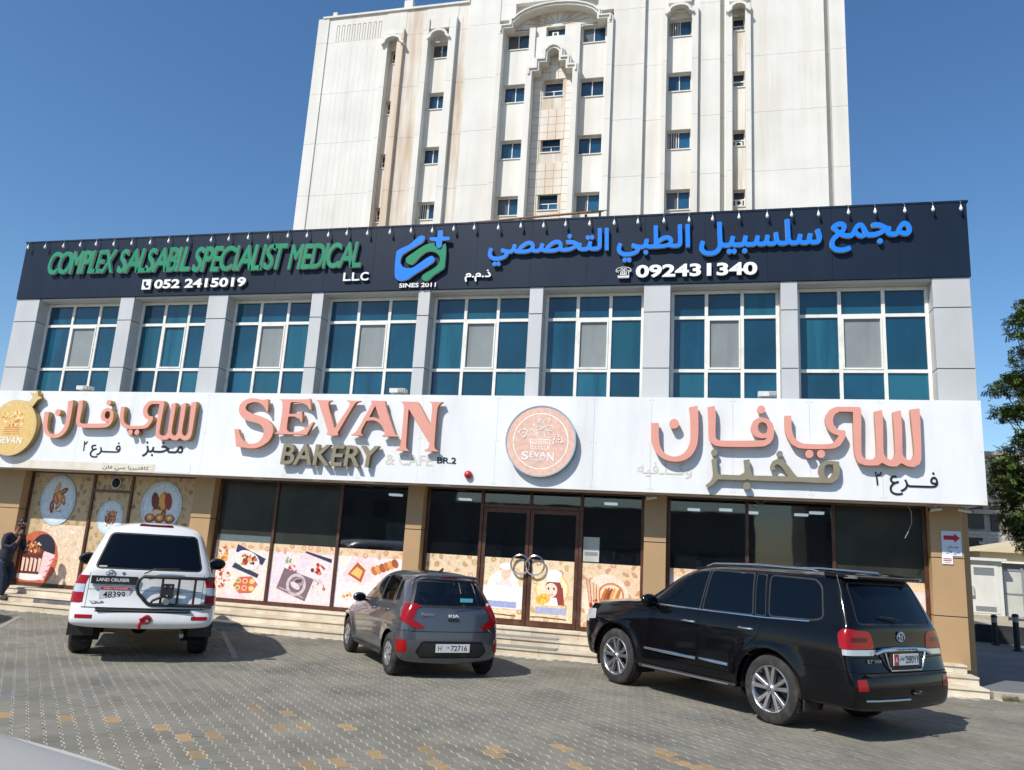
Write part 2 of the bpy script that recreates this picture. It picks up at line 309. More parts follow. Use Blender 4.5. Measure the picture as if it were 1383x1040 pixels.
def smooth_loop(pts, sub=4, ang=42):
    n = len(pts); P = [Vector(p) for p in pts]; T = []; K = []
    for i in range(n):
        a = P[i] - P[i - 1]; b = P[(i + 1) % n] - P[i]
        an = a.angle(b) if a.length > 1e-6 and b.length > 1e-6 else 0
        K.append(math.degrees(an) > ang); T.append((P[(i + 1) % n] - P[i - 1]) * 0.5)
    out = []
    for i in range(n):
        j = (i + 1) % n; d = P[j] - P[i]; L = d.length
        t0 = d if K[i] else T[i].normalized() * L; t1 = d if K[j] else T[j].normalized() * L
        m = 1 if (K[i] and K[j]) else sub
        for k in range(m):
            u = k / m; out.append(P[i] * (2 * u ** 3 - 3 * u * u + 1) + t0 * (u ** 3 - 2 * u * u + u) + P[j] * (-2 * u ** 3 + 3 * u * u) + t1 * (u ** 3 - u * u))
    return [(p.x, p.y) for p in out]
def outline_mesh(loops, depth, sm=True, ang=42):
    cv = bpy.data.curves.new('tmp', 'CURVE'); cv.dimensions = '2D'; cv.fill_mode = 'BOTH'; cv.extrude = depth / 2
    for lp in loops:
        if sm: lp = smooth_loop(lp, ang=ang)
        sp = cv.splines.new('POLY'); sp.points.add(len(lp) - 1); sp.use_cyclic_u = True
        for i, (x, y) in enumerate(lp): sp.points[i].co = (x, y, 0, 1)
    me = curve_mesh(cv); bpy.data.curves.remove(cv); return me
def wall_outline(name, loops, y, depth, mats, parent, root, sm=True, ang=42, label=None):
    me = outline_mesh(loops, depth, sm, ang); face_side(me, len(mats) > 1 if isinstance(mats, (list, tuple)) else False)
    me.transform(Matrix.Translation((0, y, 0)) @ WALL @ Matrix.Translation((0, 0, -depth / 2)))
    return put(name, me, mats, parent, root, label=label, fixn=False)
def ell(cx, cz, rx, rz=None, n=20, rot=0.0, a0=0, a1=2 * math.pi):
    rz = rx if rz is None else rz; out = []
    full = abs(a1 - a0 - 2 * math.pi) < 1e-6
    for i in range(n if full else n + 1):
        t = a0 + (a1 - a0) * i / n; x, z = rx * math.cos(t), rz * math.sin(t)
        out.append((cx + x * math.cos(rot) - z * math.sin(rot), cz + x * math.sin(rot) + z * math.cos(rot)))
    return out
def ink_loops(s, bold=0.0, shear=0.0, step=0.014):
    """outline of a lettering as one union, grown by bold (em units): contours of a signed distance grid"""
    cv = bpy.data.curves.new('tmp', 'FONT'); cv.body = s; cv.resolution_u = 5; ob = bpy.data.objects.new('tmp', cv); C.objects.link(ob)
    bpy.context.view_layer.update(); c2 = ob.to_curve(bpy.context.evaluated_depsgraph_get()); segs = []
    for sp in c2.splines:
        pts = []; bp = sp.bezier_points; n = len(bp)
        if sp.type != 'BEZIER': pts = [p.co.to_2d() for p in sp.points]
        else:
            for i in range(n):
                a, b = bp[i], bp[(i + 1) % n]
                for k in range(5):
                    t = k / 5; pts.append((a.co * (1 - t) ** 3 + a.handle_right * 3 * t * (1 - t) ** 2 + b.handle_left * 3 * t * t * (1 - t) + b.co * t ** 3).to_2d())
        for i in range(len(pts)):
            p, q = pts[i], pts[(i + 1) % len(pts)]
            if (p - q).length > 1e-7: segs.append((p.x + shear * p.y, p.y, q.x + shear * q.y, q.y))
    ob.to_curve_clear(); bpy.data.objects.remove(ob); bpy.data.curves.remove(cv)
    S = np.array(segs); m = bold + 3 * step; x0, x1 = min(S[:, 0].min(), S[:, 2].min()) - m, S[:, [0, 2]].max() + m; y0, y1 = S[:, [1, 3]].min() - m, S[:, [1, 3]].max() + m
    X = np.arange(x0, x1, step); Y = np.arange(y0, y1, step); gx, gy = np.meshgrid(X, Y, indexing='ij'); P = np.c_[gx.ravel(), gy.ravel()]
    dist = np.full(len(P), 1e9); wn = np.zeros(len(P), int)
    for ax, ay, bx, by in segs:
        dx, dy = bx - ax, by - ay; t = np.clip(((P[:, 0] - ax) * dx + (P[:, 1] - ay) * dy) / (dx * dx + dy * dy), 0, 1)
        dist = np.minimum(dist, (P[:, 0] - ax - t * dx) ** 2 + (P[:, 1] - ay - t * dy) ** 2)
        cr = dx * (P[:, 1] - ay) - (P[:, 0] - ax) * dy; up = (ay <= P[:, 1]) & (by > P[:, 1]); dn = (ay > P[:, 1]) & (by <= P[:, 1])
        wn += (up & (cr > 0)).astype(int) - (dn & (cr < 0)).astype(int)
    F = (np.where(wn != 0, 1, -1) * np.sqrt(dist) + bold).reshape(gx.shape); F[F == 0] = 1e-9
    link = {}
    def pt(i, j, k):
        (a, b, c, d) = (i, j, i + 1, j) if k == 0 else (i, j, i, j + 1); t = F[a, b] / (F[a, b] - F[c, d]); return (X[a] + (X[c] - X[a]) * t, Y[b] + (Y[d] - Y[b]) * t)
    pos = F > 0; cells = np.argwhere((pos[:-1, :-1].astype(int) + pos[1:, :-1] + pos[:-1, 1:] + pos[1:, 1:]) % 4 != 0)
    for i, j in cells:
        c = [pos[i, j], pos[i + 1, j], pos[i + 1, j + 1], pos[i, j + 1]]; E = [(i, j, 0), (i + 1, j, 1), (i, j + 1, 0), (i, j, 1)]
        ent = [k for k in range(4) if not c[k] and c[(k + 1) % 4]]; ext = [k for k in range(4) if c[k] and not c[(k + 1) % 4]]
        if len(ent) == 1: link[E[ext[0]]] = E[ent[0]]
        else:
            for k in ext: link[E[k]] = E[(k + 3) % 4] if (k + 3) % 4 in ent else E[(k + 1) % 4]
    loops = []
    while link:
        s0, nx = link.popitem(); lp = [s0]
        while nx in link: lp.append(nx); nx = link.pop(nx)
        p = [pt(*e) for e in lp]
        if len(p) > 5:
            q = [p[0]]
            for k in range(1, len(p)):
                if k + 1 < len(p):
                    a, b, c_ = Vector(q[-1]), Vector(p[k]), Vector(p[k + 1]); d = c_ - a
                    if d.length > 1e-9 and abs(d.x * (b.y - a.y) - d.y * (b.x - a.x)) / d.length < step * 0.07 and (b - a).length < 0.12: continue
                q.append(p[k])
            loops.append(q)
    return loops
def ink_sign(s, x0, z0, x1, z1, y, depth, mats, parent, root, bold=0.02, shear=0.0, name='letter', split=False):
    """lettering grown from the outline; split = one object per connected shape, else one per word"""
    L = ink_loops(s, bold, shear); xs = [p[0] for l in L for p in l]; ys = [p[1] for l in L for p in l]; a, b, c, d = min(xs), max(xs), min(ys), max(ys)
    L = [[(x0 + (x - a) / (b - a) * (x1 - x0), z0 + (z - c) / (d - c) * (z1 - z0)) for x, z in l] for l in L]
    area = lambda l: sum(l[i - 1][0] * l[i][1] - l[i][0] * l[i - 1][1] for i in range(len(l))) / 2
    A = [area(l) for l in L]; big = max(A, key=abs); outer = [l for l, v in zip(L, A) if v * big > 0]; holes = [l for l, v in zip(L, A) if v * big < 0]
    def inside(p, l):
        cc = False; j = len(l) - 1
        for i in range(len(l)):
            if (l[i][1] > p[1]) != (l[j][1] > p[1]) and p[0] < (l[j][0] - l[i][0]) * (p[1] - l[i][1]) / (l[j][1] - l[i][1]) + l[i][0]: cc = not cc
            j = i
        return cc
    for o in outer:
        wall_outline(name, [o] + [h for h in holes if inside(h[0], o)], y, depth, mats, parent, root, sm=False)
class Print:
    """flat print: coloured shapes in thin layers on a sheet at depth y"""
    def __init__(s, y, clip=None): s.y = y; s.v = []; s.f = []; s.c = []; s.n = 0; s.clip = clip
    def poly(s, pts, col, raw=False):
        if s.clip:
            x0, z0, x1, z1 = s.clip
            for ax, lim, sg in ((0, x0, 1), (0, x1, -1), (1, z0, 1), (1, z1, -1)):
                out = []
                for i in range(len(pts)):
                    a, b = pts[i - 1], pts[i]; ia = (a[ax] - lim) * sg >= 0; ib = (b[ax] - lim) * sg >= 0
                    if ia != ib:
                        t = (lim - a[ax]) / (b[ax] - a[ax]); out.append((a[0] + t * (b[0] - a[0]), a[1] + t * (b[1] - a[1])))
                    if ib: out.append(b)
                pts = out
                if len(pts) < 3: return s
        y = s.y - 0.0012 - 0.00004 * s.n; s.n += 1; o = len(s.v); s.v += [(x, y, z) for x, z in pts]; s.f.append(tuple(range(o, o + len(pts)))); s.c.append(lin(col)); return s
    def ring(s, cx, cz, r0, r1, col, n=28, sq=1.0):
        a = ell(cx, cz, r0, r0 * sq, n); b = ell(cx, cz, r1, r1 * sq, n)
        for i in range(n): s.poly([a[i], a[(i + 1) % n], b[(i + 1) % n], b[i]], col); s.n -= 1
        s.n += 1; return s
    def stroke(s, pts, w, col):
        for i in range(len(pts) - 1):
            a, b = Vector(pts[i]), Vector(pts[i + 1]); d = (b - a); 
            if d.length < 1e-6: continue
            nn = Vector((-d.y, d.x)).normalized() * w / 2; e = d.normalized() * w * 0.3
            s.poly([tuple(a + nn - e), tuple(b + nn + e), tuple(b - nn + e), tuple(a - nn - e)], col); 
        return s
    def put(s, name, parent, root, m='print', label=None):
        me = bpy.data.meshes.new(name); me.from_pydata(s.v, [], s.f)
        ca = me.color_attributes.new('ink', 'FLOAT_COLOR', 'CORNER')
        arr = []
        for i, p in enumerate(me.polygons): arr += list((*s.c[i], 1.0)) * p.loop_total
        ca.data.foreach_set('color', arr)
        return put(name, me, m, parent, root, label=label, fixn=False)
# ================================================================ GROUND
rnd = random.Random(7)
def sheet(name, x0, y0, x1, y1, z, m, sub=1):
    b = MB()
    for i in range(sub):
        for j in range(sub):
            xa = x0 + (x1 - x0) * i / sub; xb = x0 + (x1 - x0) * (i + 1) / sub; ya = y0 + (y1 - y0) * j / sub; yb = y0 + (y1 - y0) * (j + 1) / sub
            b.add([(xa, ya, z), (xb, ya, z), (xb, yb, z), (xa, yb, z)], [(0, 1, 2, 3)])
    return tag(put(name, b, m), kind='structure')
sheet('ground', -900, -900, 900, 900, -0.05, 'dust')
sheet('road', -60, -26, 60, 3.2, -0.03, 'asphalt')
bed = sheet('parking_lot', -26, 3.0, 14.0, 14.62, -0.0035, 'joint_sand')
sheet('side_lot', 4.55, 14.62, 14.0, 24.9, -0.002, 'asphalt_alley')
# interlocking zigzag pavers, laid at 45 degrees to the shop front
def make_pavers():
    Lp, Wp, d = 0.31, 0.130, 0.0115
    prof = [(0.0, d), (0.30, d * 0.8), (0.50, -d), (0.80, -d * 0.8), (1.0, d)]
    half = Lp / 2
    f = [(t * half, y) for t, y in prof[:-1]] + [(half + t * half, y) for t, y in prof]
    base = f + [(x, y + Wp) for x, y in reversed(f)]
    base = [(x, y) for x, y in base]; nb = len(base)
    cx = Lp / 2; cy = Wp / 2
    def ring(gx, gy, z):
        out = []
        for x, y in base:
            out.append((min(max(x, gx), Lp - gx), y + (gy if y < cy + 0.0 else -gy), z))
        return out
    top = ring(0.0028, 0.0066, 0.0); low = ring(0.0012, 0.0050, -0.0045)
    tv = np.array(top + low) - np.array([cx, cy, 0])
    tf = [tuple(range(nb))] + [(i, i + nb, (i + 1) % nb + nb, (i + 1) % nb) for i in range(nb)]
    u = np.array([-0.7071, 0.7071]); w = np.array([-0.7071, -0.7071])
    Rt = np.array([[u[0], w[0]], [u[1], w[1]]])
    cells = []
    for j in range(-140, 230):
        for i in range(-100, 130):
            a = (i + (0.5 if j % 2 else 0.0)) * Lp; b = j * Wp
            p = Rt @ np.array([a, b])
            if -24 < p[0] < 13.9 and 4.6 < p[1] < 14.42: cells.append((p[0], p[1]))
    cells = np.array(cells)
    ii = np.array(co.matrix_world.inverted())
    q = (ii[:3, :3] @ np.c_[cells, np.zeros(len(cells))].T).T + ii[:3, 3]
    px = 691.5 + 1055 * q[:, 0] / -q[:, 2]; py = 520 - 1055 * q[:, 1] / -q[:, 2]
    vis = (px > 4) & (px < 1379) & (py < 1034) & (py > 700) & ~((px < 240) & (py > 985 + px * 0.22))
    size = np.where(vis, 1.0 / np.maximum(0.1, -q[:, 2]), 0)
    order = np.argsort(-size); near = set(order[:290].tolist())
    ochre = [(-6.6, 6.78), (-5.0, 7.1), (-4.7, 8.25), (-4.33, 8.11), (-3.99, 7.59), (-3.82, 7.76), (-4.45, 6.9), (-4.58, 6.82), (-3.25, 6.55), (-3.02, 6.7), (-2.9, 7.05), (-2.4, 7.5), (-1.85, 7.85), (-1.76, 7.6), (-1.95, 6.75), (-2.2, 6.92), (-1.3, 8.2), (-0.99, 7.47), (-0.43, 8.4), (-0.32, 8.25), (-0.1, 7.95), (0.13, 8.03), (-0.2, 7.4), (-1.1, 6.9), (-5.6, 7.06), (-6.1, 6.9), (-4.1, 6.3), (1.05, 8.2), (-3.5, 7.9)]
    och = set(); blu = set()
    for ox, oy in ochre:
        dd = (cells[:, 0] - ox) ** 2 + (cells[:, 1] - oy) ** 2; och.add(int(dd.argmin()))
    for k in rnd.sample(range(len(cells)), 250): blu.add(k)
    me0 = bpy.data.meshes.new('paver'); me0.from_pydata([tuple(p) for p in tv], [], tf)
    variants = {}
    for nm in ('paver', 'paver_ochre', 'paver_blue'):
        m2 = me0.copy(); m2.materials.append(MATS[nm]); variants[nm] = m2
    rot = math.atan2(u[1], u[0])
    for k in near:
        nm = 'paver_ochre' if k in och else 'paver_blue' if k in blu else 'paver'
        o = bpy.data.objects.new('paver', variants[nm]); C.objects.link(o); o.parent = bed
        o.location = (cells[k][0], cells[k][1], rnd.uniform(-0.0015, 0.0012)); o.rotation_euler = (rnd.gauss(0, 0.006), rnd.gauss(0, 0.006), rot + rnd.gauss(0, 0.006))
    rest = [k for k in range(len(cells)) if k not in near]
    V = []; nv = len(tv); c, s = math.cos(rot), math.sin(rot)
    rng = np.random.default_rng(3); mi = []
    allv = np.empty((len(rest) * nv, 3))
    for n, k in enumerate(rest):
        x = tv[:, 0] * c - tv[:, 1] * s + cells[k][0]; y = tv[:, 0] * s + tv[:, 1] * c + cells[k][1]
        tx, ty, dz = rng.normal(0, 0.005), rng.normal(0, 0.005), rng.uniform(-0.0015, 0.0012)
        allv[n * nv:(n + 1) * nv] = np.c_[x, y, tv[:, 2] + dz + tv[:, 0] * tx + tv[:, 1] * ty]
    faces = []
    for n, k in enumerate(rest):
        o = n * nv; m = 1 if k in och else 2 if k in blu else 0
        for fc in tf: faces.append(tuple(o + i for i in fc)); mi.append(m)
    me = bpy.data.meshes.new('pavers'); me.from_pydata(allv.tolist(), [], faces); me.polygons.foreach_set('material_index', mi)
    o = put('pavers', me, ['paver', 'paver_ochre', 'paver_blue'], bed, fixn=False); o['kind'] = 'stuff'
make_pavers()
# worn parking lines on the pavers, kerb and weeds by the steps
def line(pts, w, label):
    a, b = Vector(pts[0]), Vector(pts[1]); d = (b - a).normalized(); n = Vector((-d.y, d.x)) * w / 2
    bb = MB().add([(*(a + n), 0.004), (*(a - n), 0.004), (*(b - n), 0.004), (*(b + n), 0.004)], [(0, 1, 2, 3)])
    return put('painted_line', bb, 'line_paint', bed, label=label)
line([(-9.0, 14.1), (-6.9, 11.25)], 0.09, 'worn white parking line right of the white car')
line([(-13.3, 13.6), (-10.2, 9.4)], 0.09, 'worn white parking line left of the white car')
# ================================================================ COMMERCIAL BUILDING
bld = empty('commercial_building', 'two-storey shop building with silver columns, teal upper windows and glazed bakery front', 'building', (-6.0, 15.3, 0))
YC, YG = 15.35, 15.68
ZF, ZT = 7.34, 8.83
cols = [(-16.80, -16.12), (-13.74, -13.35), (-11.31, -10.79), (-8.64, -8.35), (-6.07, -5.80), (-3.57, -3.28), (-1.18, -0.65), (1.47, 1.78), (4.18, 4.82)]
# bodies of masonry behind the cladding
b = MB(); b.box(-16.75, YG + 0.55, 3.0, 4.76, 27.5, 8.6); b.box(-16.75, 16.9, 0, -16.2, 27.5, 3.0); b.box(4.30, 16.0, 0, 4.72, 27.5, 3.0); b.box(-16.2, 19.4, 0, 4.3, 19.6, 3.0)
put('wall', b, 'sand_panel', bld, bld)
b = MB(); b.box(-16.2, 15.9, 0.0, 4.3, 19.4, 0.40); put('shop_floor', b, 'shelf', bld, bld)
b = MB(); b.box(-16.75, 15.3, 3.13, 4.76, 16.4, 3.3); put('soffit', b, 'panel_edge', bld, bld)
# columns, each clad in three sheets
for i, (xa, xb) in enumerate(cols):
    cb = MB(); cb.box(xa + 0.012, YC + 0.012, 4.7, xb - 0.012, YG + 0.5, ZF); c = put('column', cb, 'joint', bld, bld)
    for za, zb in ((4.75, 5.572), (5.588, 6.742), (6.758, ZF - 0.004)):
        bevel(put('cladding_panel', MB().box(xa, YC, za, xb, YG + 0.1, zb), 'silver_panel', c, bld), 0.005)
# fascia backing: dark sheets, edge to edge with fine joints
put('fascia_core', MB().box(-16.78, YC + 0.02, ZF + 0.01, 4.80, YG + 0.6, ZT - 0.02), 'joint', bld, bld)
n = 18; W0, W1 = -16.82, 4.84
for k in range(n):
    xa = W0 + (W1 - W0) * k / n; xb = W0 + (W1 - W0) * (k + 1) / n
    put('fascia_panel', MB().box(xa + 0.002, YC - 0.03, ZF, xb - 0.002, YC + 0.018, ZT), 'navy_panel', bld, bld)
put('coping', MB().box(-16.85, YC - 0.04, ZT + 0.002, 4.87, YG + 0.7, ZT + 0.04), 'navy_panel', bld, bld)
put('window_head', MB().box(-16.1, YC + 0.03, ZF - 0.05, 4.2, YG + 0.3, ZF - 0.003), 'panel_edge', bld, bld)
# upper windows: 3 x 3 panes
def upper_window(xa, xb, idx):
    ya, yb = YG - 0.03, YG + 0.05; za, zb = 4.72, ZF - 0.055; w = xb - xa
    c1 = xa + w * 0.335; c2 = xa + w * 0.665
    t = 0.034
    fr = MB()
    for x in (xa + t, c1, c2, xb - t): fr.box(x - t, ya, za, x + t, yb, zb)
    zs = [za + t, 5.60, 6.71, zb - t]
    xs = [xa + t, c1, c2, xb - t]
    for z in zs:
        for q in range(3): fr.box(xs[q] + t, ya, z - t, xs[q + 1] - t, yb, z + t)
    win = put('window', fr, 'frame_white', bld, bld)
    bevel(win, 0.004)
    for q in range(3):
        for r in range(3):
            x0, x1, z0, z1 = xs[q] + t, xs[q + 1] - t, zs[r] + t, zs[r + 1] - t
            m = 'teal_glass' if (q + r * 2 + idx) % 3 else 'teal_glass_curtain'
            if q == 1 and r == 1:
                sa = MB(); s2 = 0.032
                sa.box(x0, ya - 0.012, z0, x0 + s2, yb, z1); sa.box(x1 - s2, ya - 0.012, z0, x1, yb, z1); sa.box(x0 + s2, ya - 0.012, z0, x1 - s2, yb, z0 + s2); sa.box(x0 + s2, ya - 0.012, z1 - s2, x1 - s2, yb, z1)
                put('sash', sa, 'frame_white', win, bld)
                m = 'teal_glass_curtain' if idx == 1 else 'grey_screen'; x0 += s2; x1 -= s2; z0 += s2; z1 -= s2
            put('pane', MB().box(x0, ya + 0.035, z0, x1, ya + 0.05, z1), m, win, bld)
for i in range(8): upper_window(cols[i][1] + 0.002, cols[i + 1][0] - 0.002, i)
b = MB(); b.box(-16.1, YG + 0.06, 4.7, 4.2, YG + 0.3, ZF - 0.06); put('blind_wall', b, 'dark_room', bld, bld)
# ground floor piers with two joints
YP, YS = 15.60, 15.86
piers = [(-16.62, -15.83), (-11.15, -10.64), (-6.02, -5.66), (-1.09, -0.67), (3.98, 4.51)]
for i, (xa, xb) in enumerate(piers):
    z0 = 0.30 if i == 4 else 0.41
    pc = put('pier', MB().box(xa + 0.01, YP + 0.012, z0, xb - 0.01, YS + (0.9 if i in (0, 4) else 0.25), 3.13), 'joint', bld, bld)
    for za, zb in ((z0 + 0.002, 1.172), (1.188, 2.172), (2.188, 3.125)):
        bevel(put('pier_panel', MB().box(xa, YP, za, xb, YS + (0.85 if i in (0, 4) else 0.2), zb), 'sand_panel', pc, bld), 0.004)
# steps in slabs
slabx = []; x = -16.4
while x < 4.2:
    slabx.append(x); x += rnd.uniform(0.75, 1.15)
for lev, (yf, zt, xr) in enumerate(((14.58, 0.135, 4.46), (14.98, 0.27, 4.44), (15.36, 0.405, 4.38))):
    base = put('step', MB().box(-16.4, yf + 0.03, -0.02, xr - 0.02, 15.95 if lev == 2 else yf + 0.5, zt - 0.028), 'plaster_dark', bld, bld)
    xs = [min(max(a + 0.3 * lev, -16.4), xr) for a in slabx] + [xr]; xs[0] = -16.4
    for a, c in zip(xs[:-1], xs[1:]):
        if c - a < 0.05: continue
        put('tread_slab', MB().box(a + 0.002, yf - 0.022, zt - 0.028, c - 0.002, yf + (0.52 if lev == 2 else 0.42), zt + rnd.uniform(-0.003, 0.003)), 'marble', base, bld)
        dark = lev == 1 and a < -14.3 < c  # one riser slab is coloured darker and bluer
        put('riser_slab', MB().box(a + 0.002, yf + rnd.uniform(0, 0.006), zt - 0.135 + (0.0 if lev else -0.01), c - 0.002, yf + 0.028, zt - 0.031), 'riser_dark' if dark else 'marble', base, bld)
for (xa, xb, y, z) in ((-4.35, -2.62, 15.03, 0.2735), (-4.30, -2.56, 14.62, 0.1385)):
    put('door_mat', MB().box(xa, y, z, xb, y + 0.30, z + 0.012), 'mat_grey', bld, bld, label='grey anti-slip strip on the step before the glass doors')
# shop windows
SILL = 0.49
def shop_frame(xs, zt=3.12, zb=0.41, sill=True, extra=()):
    t = 0.032; f = MB()
    for x in xs: f.box(x - t, YS - 0.05, zb, x + t, YS + 0.05, zt)
    for a, c in zip(xs[:-1], xs[1:]):
        f.box(a + t, YS - 0.05, zt - 0.06, c - t, YS + 0.05, zt)
        if sill: f.box(a + t, YS - 0.05, zb, c - t, YS + 0.05, SILL)
    for (x0, z0, x1, z1) in extra: f.box(x0, YS - 0.045, z0, x1, YS + 0.045, z1)
    o = put('shop_window', f, 'frame_brown', bld, bld); bevel(o, 0.004); return o
def pane(par, x0, x1, z0, z1, m): return put('pane', MB().box(x0, YS - 0.006, z0, x1, YS + 0.006, z1), m, par, bld)
TAN = [(0.80, 0.68, 0.50), (0.74, 0.60, 0.42), (0.86, 0.75, 0.58), (0.70, 0.54, 0.36)]
def biscuits(pr, x0, z0, x1, z1, seed, base=(0.87, 0.79, 0.66), line=(0.72, 0.58, 0.42), dens=22, cols=TAN):
    r = random.Random(seed); pr.poly([(x0, z0), (x1, z0), (x1, z1), (x0, z1)], base)
    pts = []
    for _ in range(int(dens * (x1 - x0) * (z1 - z0)) * 6):
        cx, cz = r.uniform(x0 + 0.02, x1 - 0.02), r.uniform(z0 + 0.02, z1 - 0.02)
        if all((cx - a) ** 2 + (cz - c) ** 2 > 0.150 ** 2 for a, c in pts): pts.append((cx, cz))
    for cx, cz in pts:
        k = r.choice('obrcst'); rot = r.uniform(0, 3.1); c = r.choice(cols)
        if k == 'o': pr.poly(ell(cx, cz, 0.06, 0.055, 14), line); pr.poly(ell(cx, cz, 0.048, 0.044, 14), c); pr.poly(ell(cx, cz, 0.018, 0.017, 10), base)
        elif k == 'b':
            pr.poly(ell(cx, cz, 0.075, 0.036, 14, rot), line); pr.poly(ell(cx, cz, 0.066, 0.027, 14, rot), c)
            for t in (-0.03, 0, 0.03): pr.stroke([(cx + t * math.cos(rot) - 0.018 * math.sin(rot), cz + t * math.sin(rot) + 0.018 * math.cos(rot)), (cx + t * math.cos(rot) + 0.018 * math.sin(rot), cz + t * math.sin(rot) - 0.018 * math.cos(rot))], 0.006, line)
        elif k == 'r': pr.poly(ell(cx, cz, 0.062, 0.05, 4, rot), c); pr.poly(ell(cx, cz, 0.045, 0.035, 4, rot), base)
        elif k == 'c':
            pr.poly(ell(cx, cz, 0.065, 0.06, 12, rot, 0, math.pi * 1.25), line); pr.poly(ell(cx, cz, 0.052, 0.048, 12, rot, 0, math.pi * 1.25), c)
        elif k == 's': pr.poly(ell(cx, cz, 0.034, 0.062, 12, rot), c); pr.stroke([(cx - 0.01, cz - 0.05), (cx + 0.01, cz + 0.05)], 0.007, line)
        else: pr.poly([(cx - 0.045, cz - 0.05), (cx + 0.045, cz - 0.05), (cx + 0.06, cz + 0.03), (cx, cz + 0.07), (cx - 0.06, cz + 0.03)], line); pr.poly([(cx - 0.035, cz - 0.042), (cx + 0.035, cz - 0.042), (cx + 0.048, cz + 0.025), (cx, cz + 0.055), (cx - 0.048, cz + 0.025)], c)
def scatter(pr, cx, cz, rx, rz, n, cols, seed, smin=0.015, smax=0.05, asp=0.6):
    r = random.Random(seed)
    for i in range(n):
        a = r.uniform(0, 6.28); q = math.sqrt(r.random()); s = r.uniform(smin, smax)
        pr.poly(ell(cx + rx * q * math.cos(a), cz + rz * q * math.sin(a), s, s * r.uniform(asp, 1), 9, r.uniform(0, 3)), r.choice(cols))
BREAD = [(0.78, 0.45, 0.22), (0.86, 0.60, 0.36), (0.65, 0.33, 0.15), (0.93, 0.76, 0.55), (0.55, 0.25, 0.12)]
def plate_oval(pr, cx, cz, rx, rz, seed, rim=(0.78, 0.84, 0.87)):
    pr.poly(ell(cx, cz, rx, rz, 36), (0.62, 0.66, 0.66)); pr.poly(ell(cx, cz, rx * 0.975, rz * 0.98, 36), rim); pr.poly(ell(cx, cz, rx * 0.90, rz * 0.92, 36), (0.70, 0.78, 0.84)); pr.poly(ell(cx, cz, rx * 0.86, rz * 0.885, 36), (0.82, 0.87, 0.90))
    r = random.Random(seed)
    for i in range(9):
        a = r.uniform(0, 6.28); q = r.uniform(0.1, 0.5); rot = r.uniform(-0.9, 0.9) + 1.2; x, z = cx + rx * q * math.cos(a), cz + rz * q * math.sin(a)
        c = r.choice(BREAD); pr.poly(ell(x, z, rx * 0.30, rx * 0.13, 14, rot), tuple(v * 0.7 for v in c)); pr.poly(ell(x - 0.006, z + 0.008, rx * 0.27, rx * 0.105, 14, rot), c)
        pr.stroke([(x - rx * 0.15 * math.cos(rot), z - rx * 0.15 * math.sin(rot)), (x + rx * 0.15 * math.cos(rot), z + rx * 0.15 * math.sin(rot))], 0.012, (0.95, 0.86, 0.70))
    scatter(pr, cx, cz, rx * 0.55, rz * 0.5, 16, BREAD, seed + 1, 0.012, 0.035)
# -- bay 1 (left): full height stickers round a small door
f1 = shop_frame([-15.80, -14.02, -12.96, -11.20], extra=((-13.99, 2.66, -12.99, 2.72),))
pane(f1, -15.77, -14.05, SILL, 3.06, 'dark_film'); pane(f1, -12.93, -11.23, SILL, 3.06, 'dark_film'); pane(f1, -13.99, -12.99, 2.72, 3.06, 'dark_film'); pane(f1, -13.99, -12.99, SILL, 2.66, 'dark_film')
SB = (0.78, 0.68, 0.52); SL = (0.60, 0.50, 0.36); SC2 = [(0.70, 0.60, 0.42), (0.64, 0.53, 0.36), (0.75, 0.65, 0.48), (0.58, 0.46, 0.30)]
pr = Print(YS - 0.006, (-15.77, SILL, -14.05, 3.06)); biscuits(pr, -15.77, SILL, -14.05, 3.06, 1, SB, SL, 30, SC2)
pr.poly([(-15.30, SILL), (-14.08, SILL), (-14.08, 1.85), (-15.30, 1.85)], (0.90, 0.80, 0.68)); biscuits(pr, -15.25, 0.55, -14.12, 1.80, 11, (0.90, 0.80, 0.68), (0.84, 0.66, 0.52), 24, [(0.93, 0.86, 0.76), (0.88, 0.74, 0.60), (0.95, 0.90, 0.84)])
plate_oval(pr, -14.98, 2.42, 0.50, 0.60, 5)
pr.poly(ell(-15.32, 1.02, 0.62, 0.66, 36), (0.78, 0.38, 0.22)); pr.poly(ell(-15.16, 1.20, 0.36, 0.42, 26), (0.12, 0.12, 0.20)); pr.poly([(-15.0, 0.55), (-14.78, 1.15), (-15.1, 1.22), (-15.35, 0.6)], (0.93, 0.80, 0.80))
for q in range(4): pr.stroke([(-15.02 + 0.04 * q, 0.62 + 0.13 * q), (-14.86 + 0.03 * q, 0.70 + 0.13 * q)], 0.03, (0.82, 0.42, 0.45))
pr.poly(ell(-15.42, 0.62, 0.40, 0.09, 24), (0.92, 0.90, 0.88)); pr.poly([(-15.72, 0.68), (-15.16, 0.68), (-15.12, 1.20), (-15.76, 1.20)], (0.36, 0.14, 0.09))
for q in range(5): pr.poly([(-15.68 + 0.115 * q, 0.74), (-15.62 + 0.115 * q, 0.74), (-15.61 + 0.115 * q, 1.04 - 0.03 * (q % 2)), (-15.69 + 0.115 * q, 1.06)], (0.92, 0.78, 0.70))
pr.poly(ell(-15.44, 1.21, 0.34, 0.08, 20), (0.48, 0.20, 0.12)); scatter(pr, -15.44, 1.30, 0.26, 0.11, 34, [(0.90, 0.66, 0.36), (0.95, 0.85, 0.66), (0.65, 0.38, 0.2), (0.80, 0.5, 0.28)], 8, 0.02, 0.05)
pr.put('window_print', f1, bld, label='printed film with a dish of pastries and a chocolate cake')
pr = Print(YS - 0.006, (-12.93, SILL, -11.23, 3.06)); biscuits(pr, -12.93, SILL, -11.23, 3.06, 2, SB, SL, 30, SC2)
plate_oval(pr, -12.12, 2.40, 0.55, 0.58, 6)
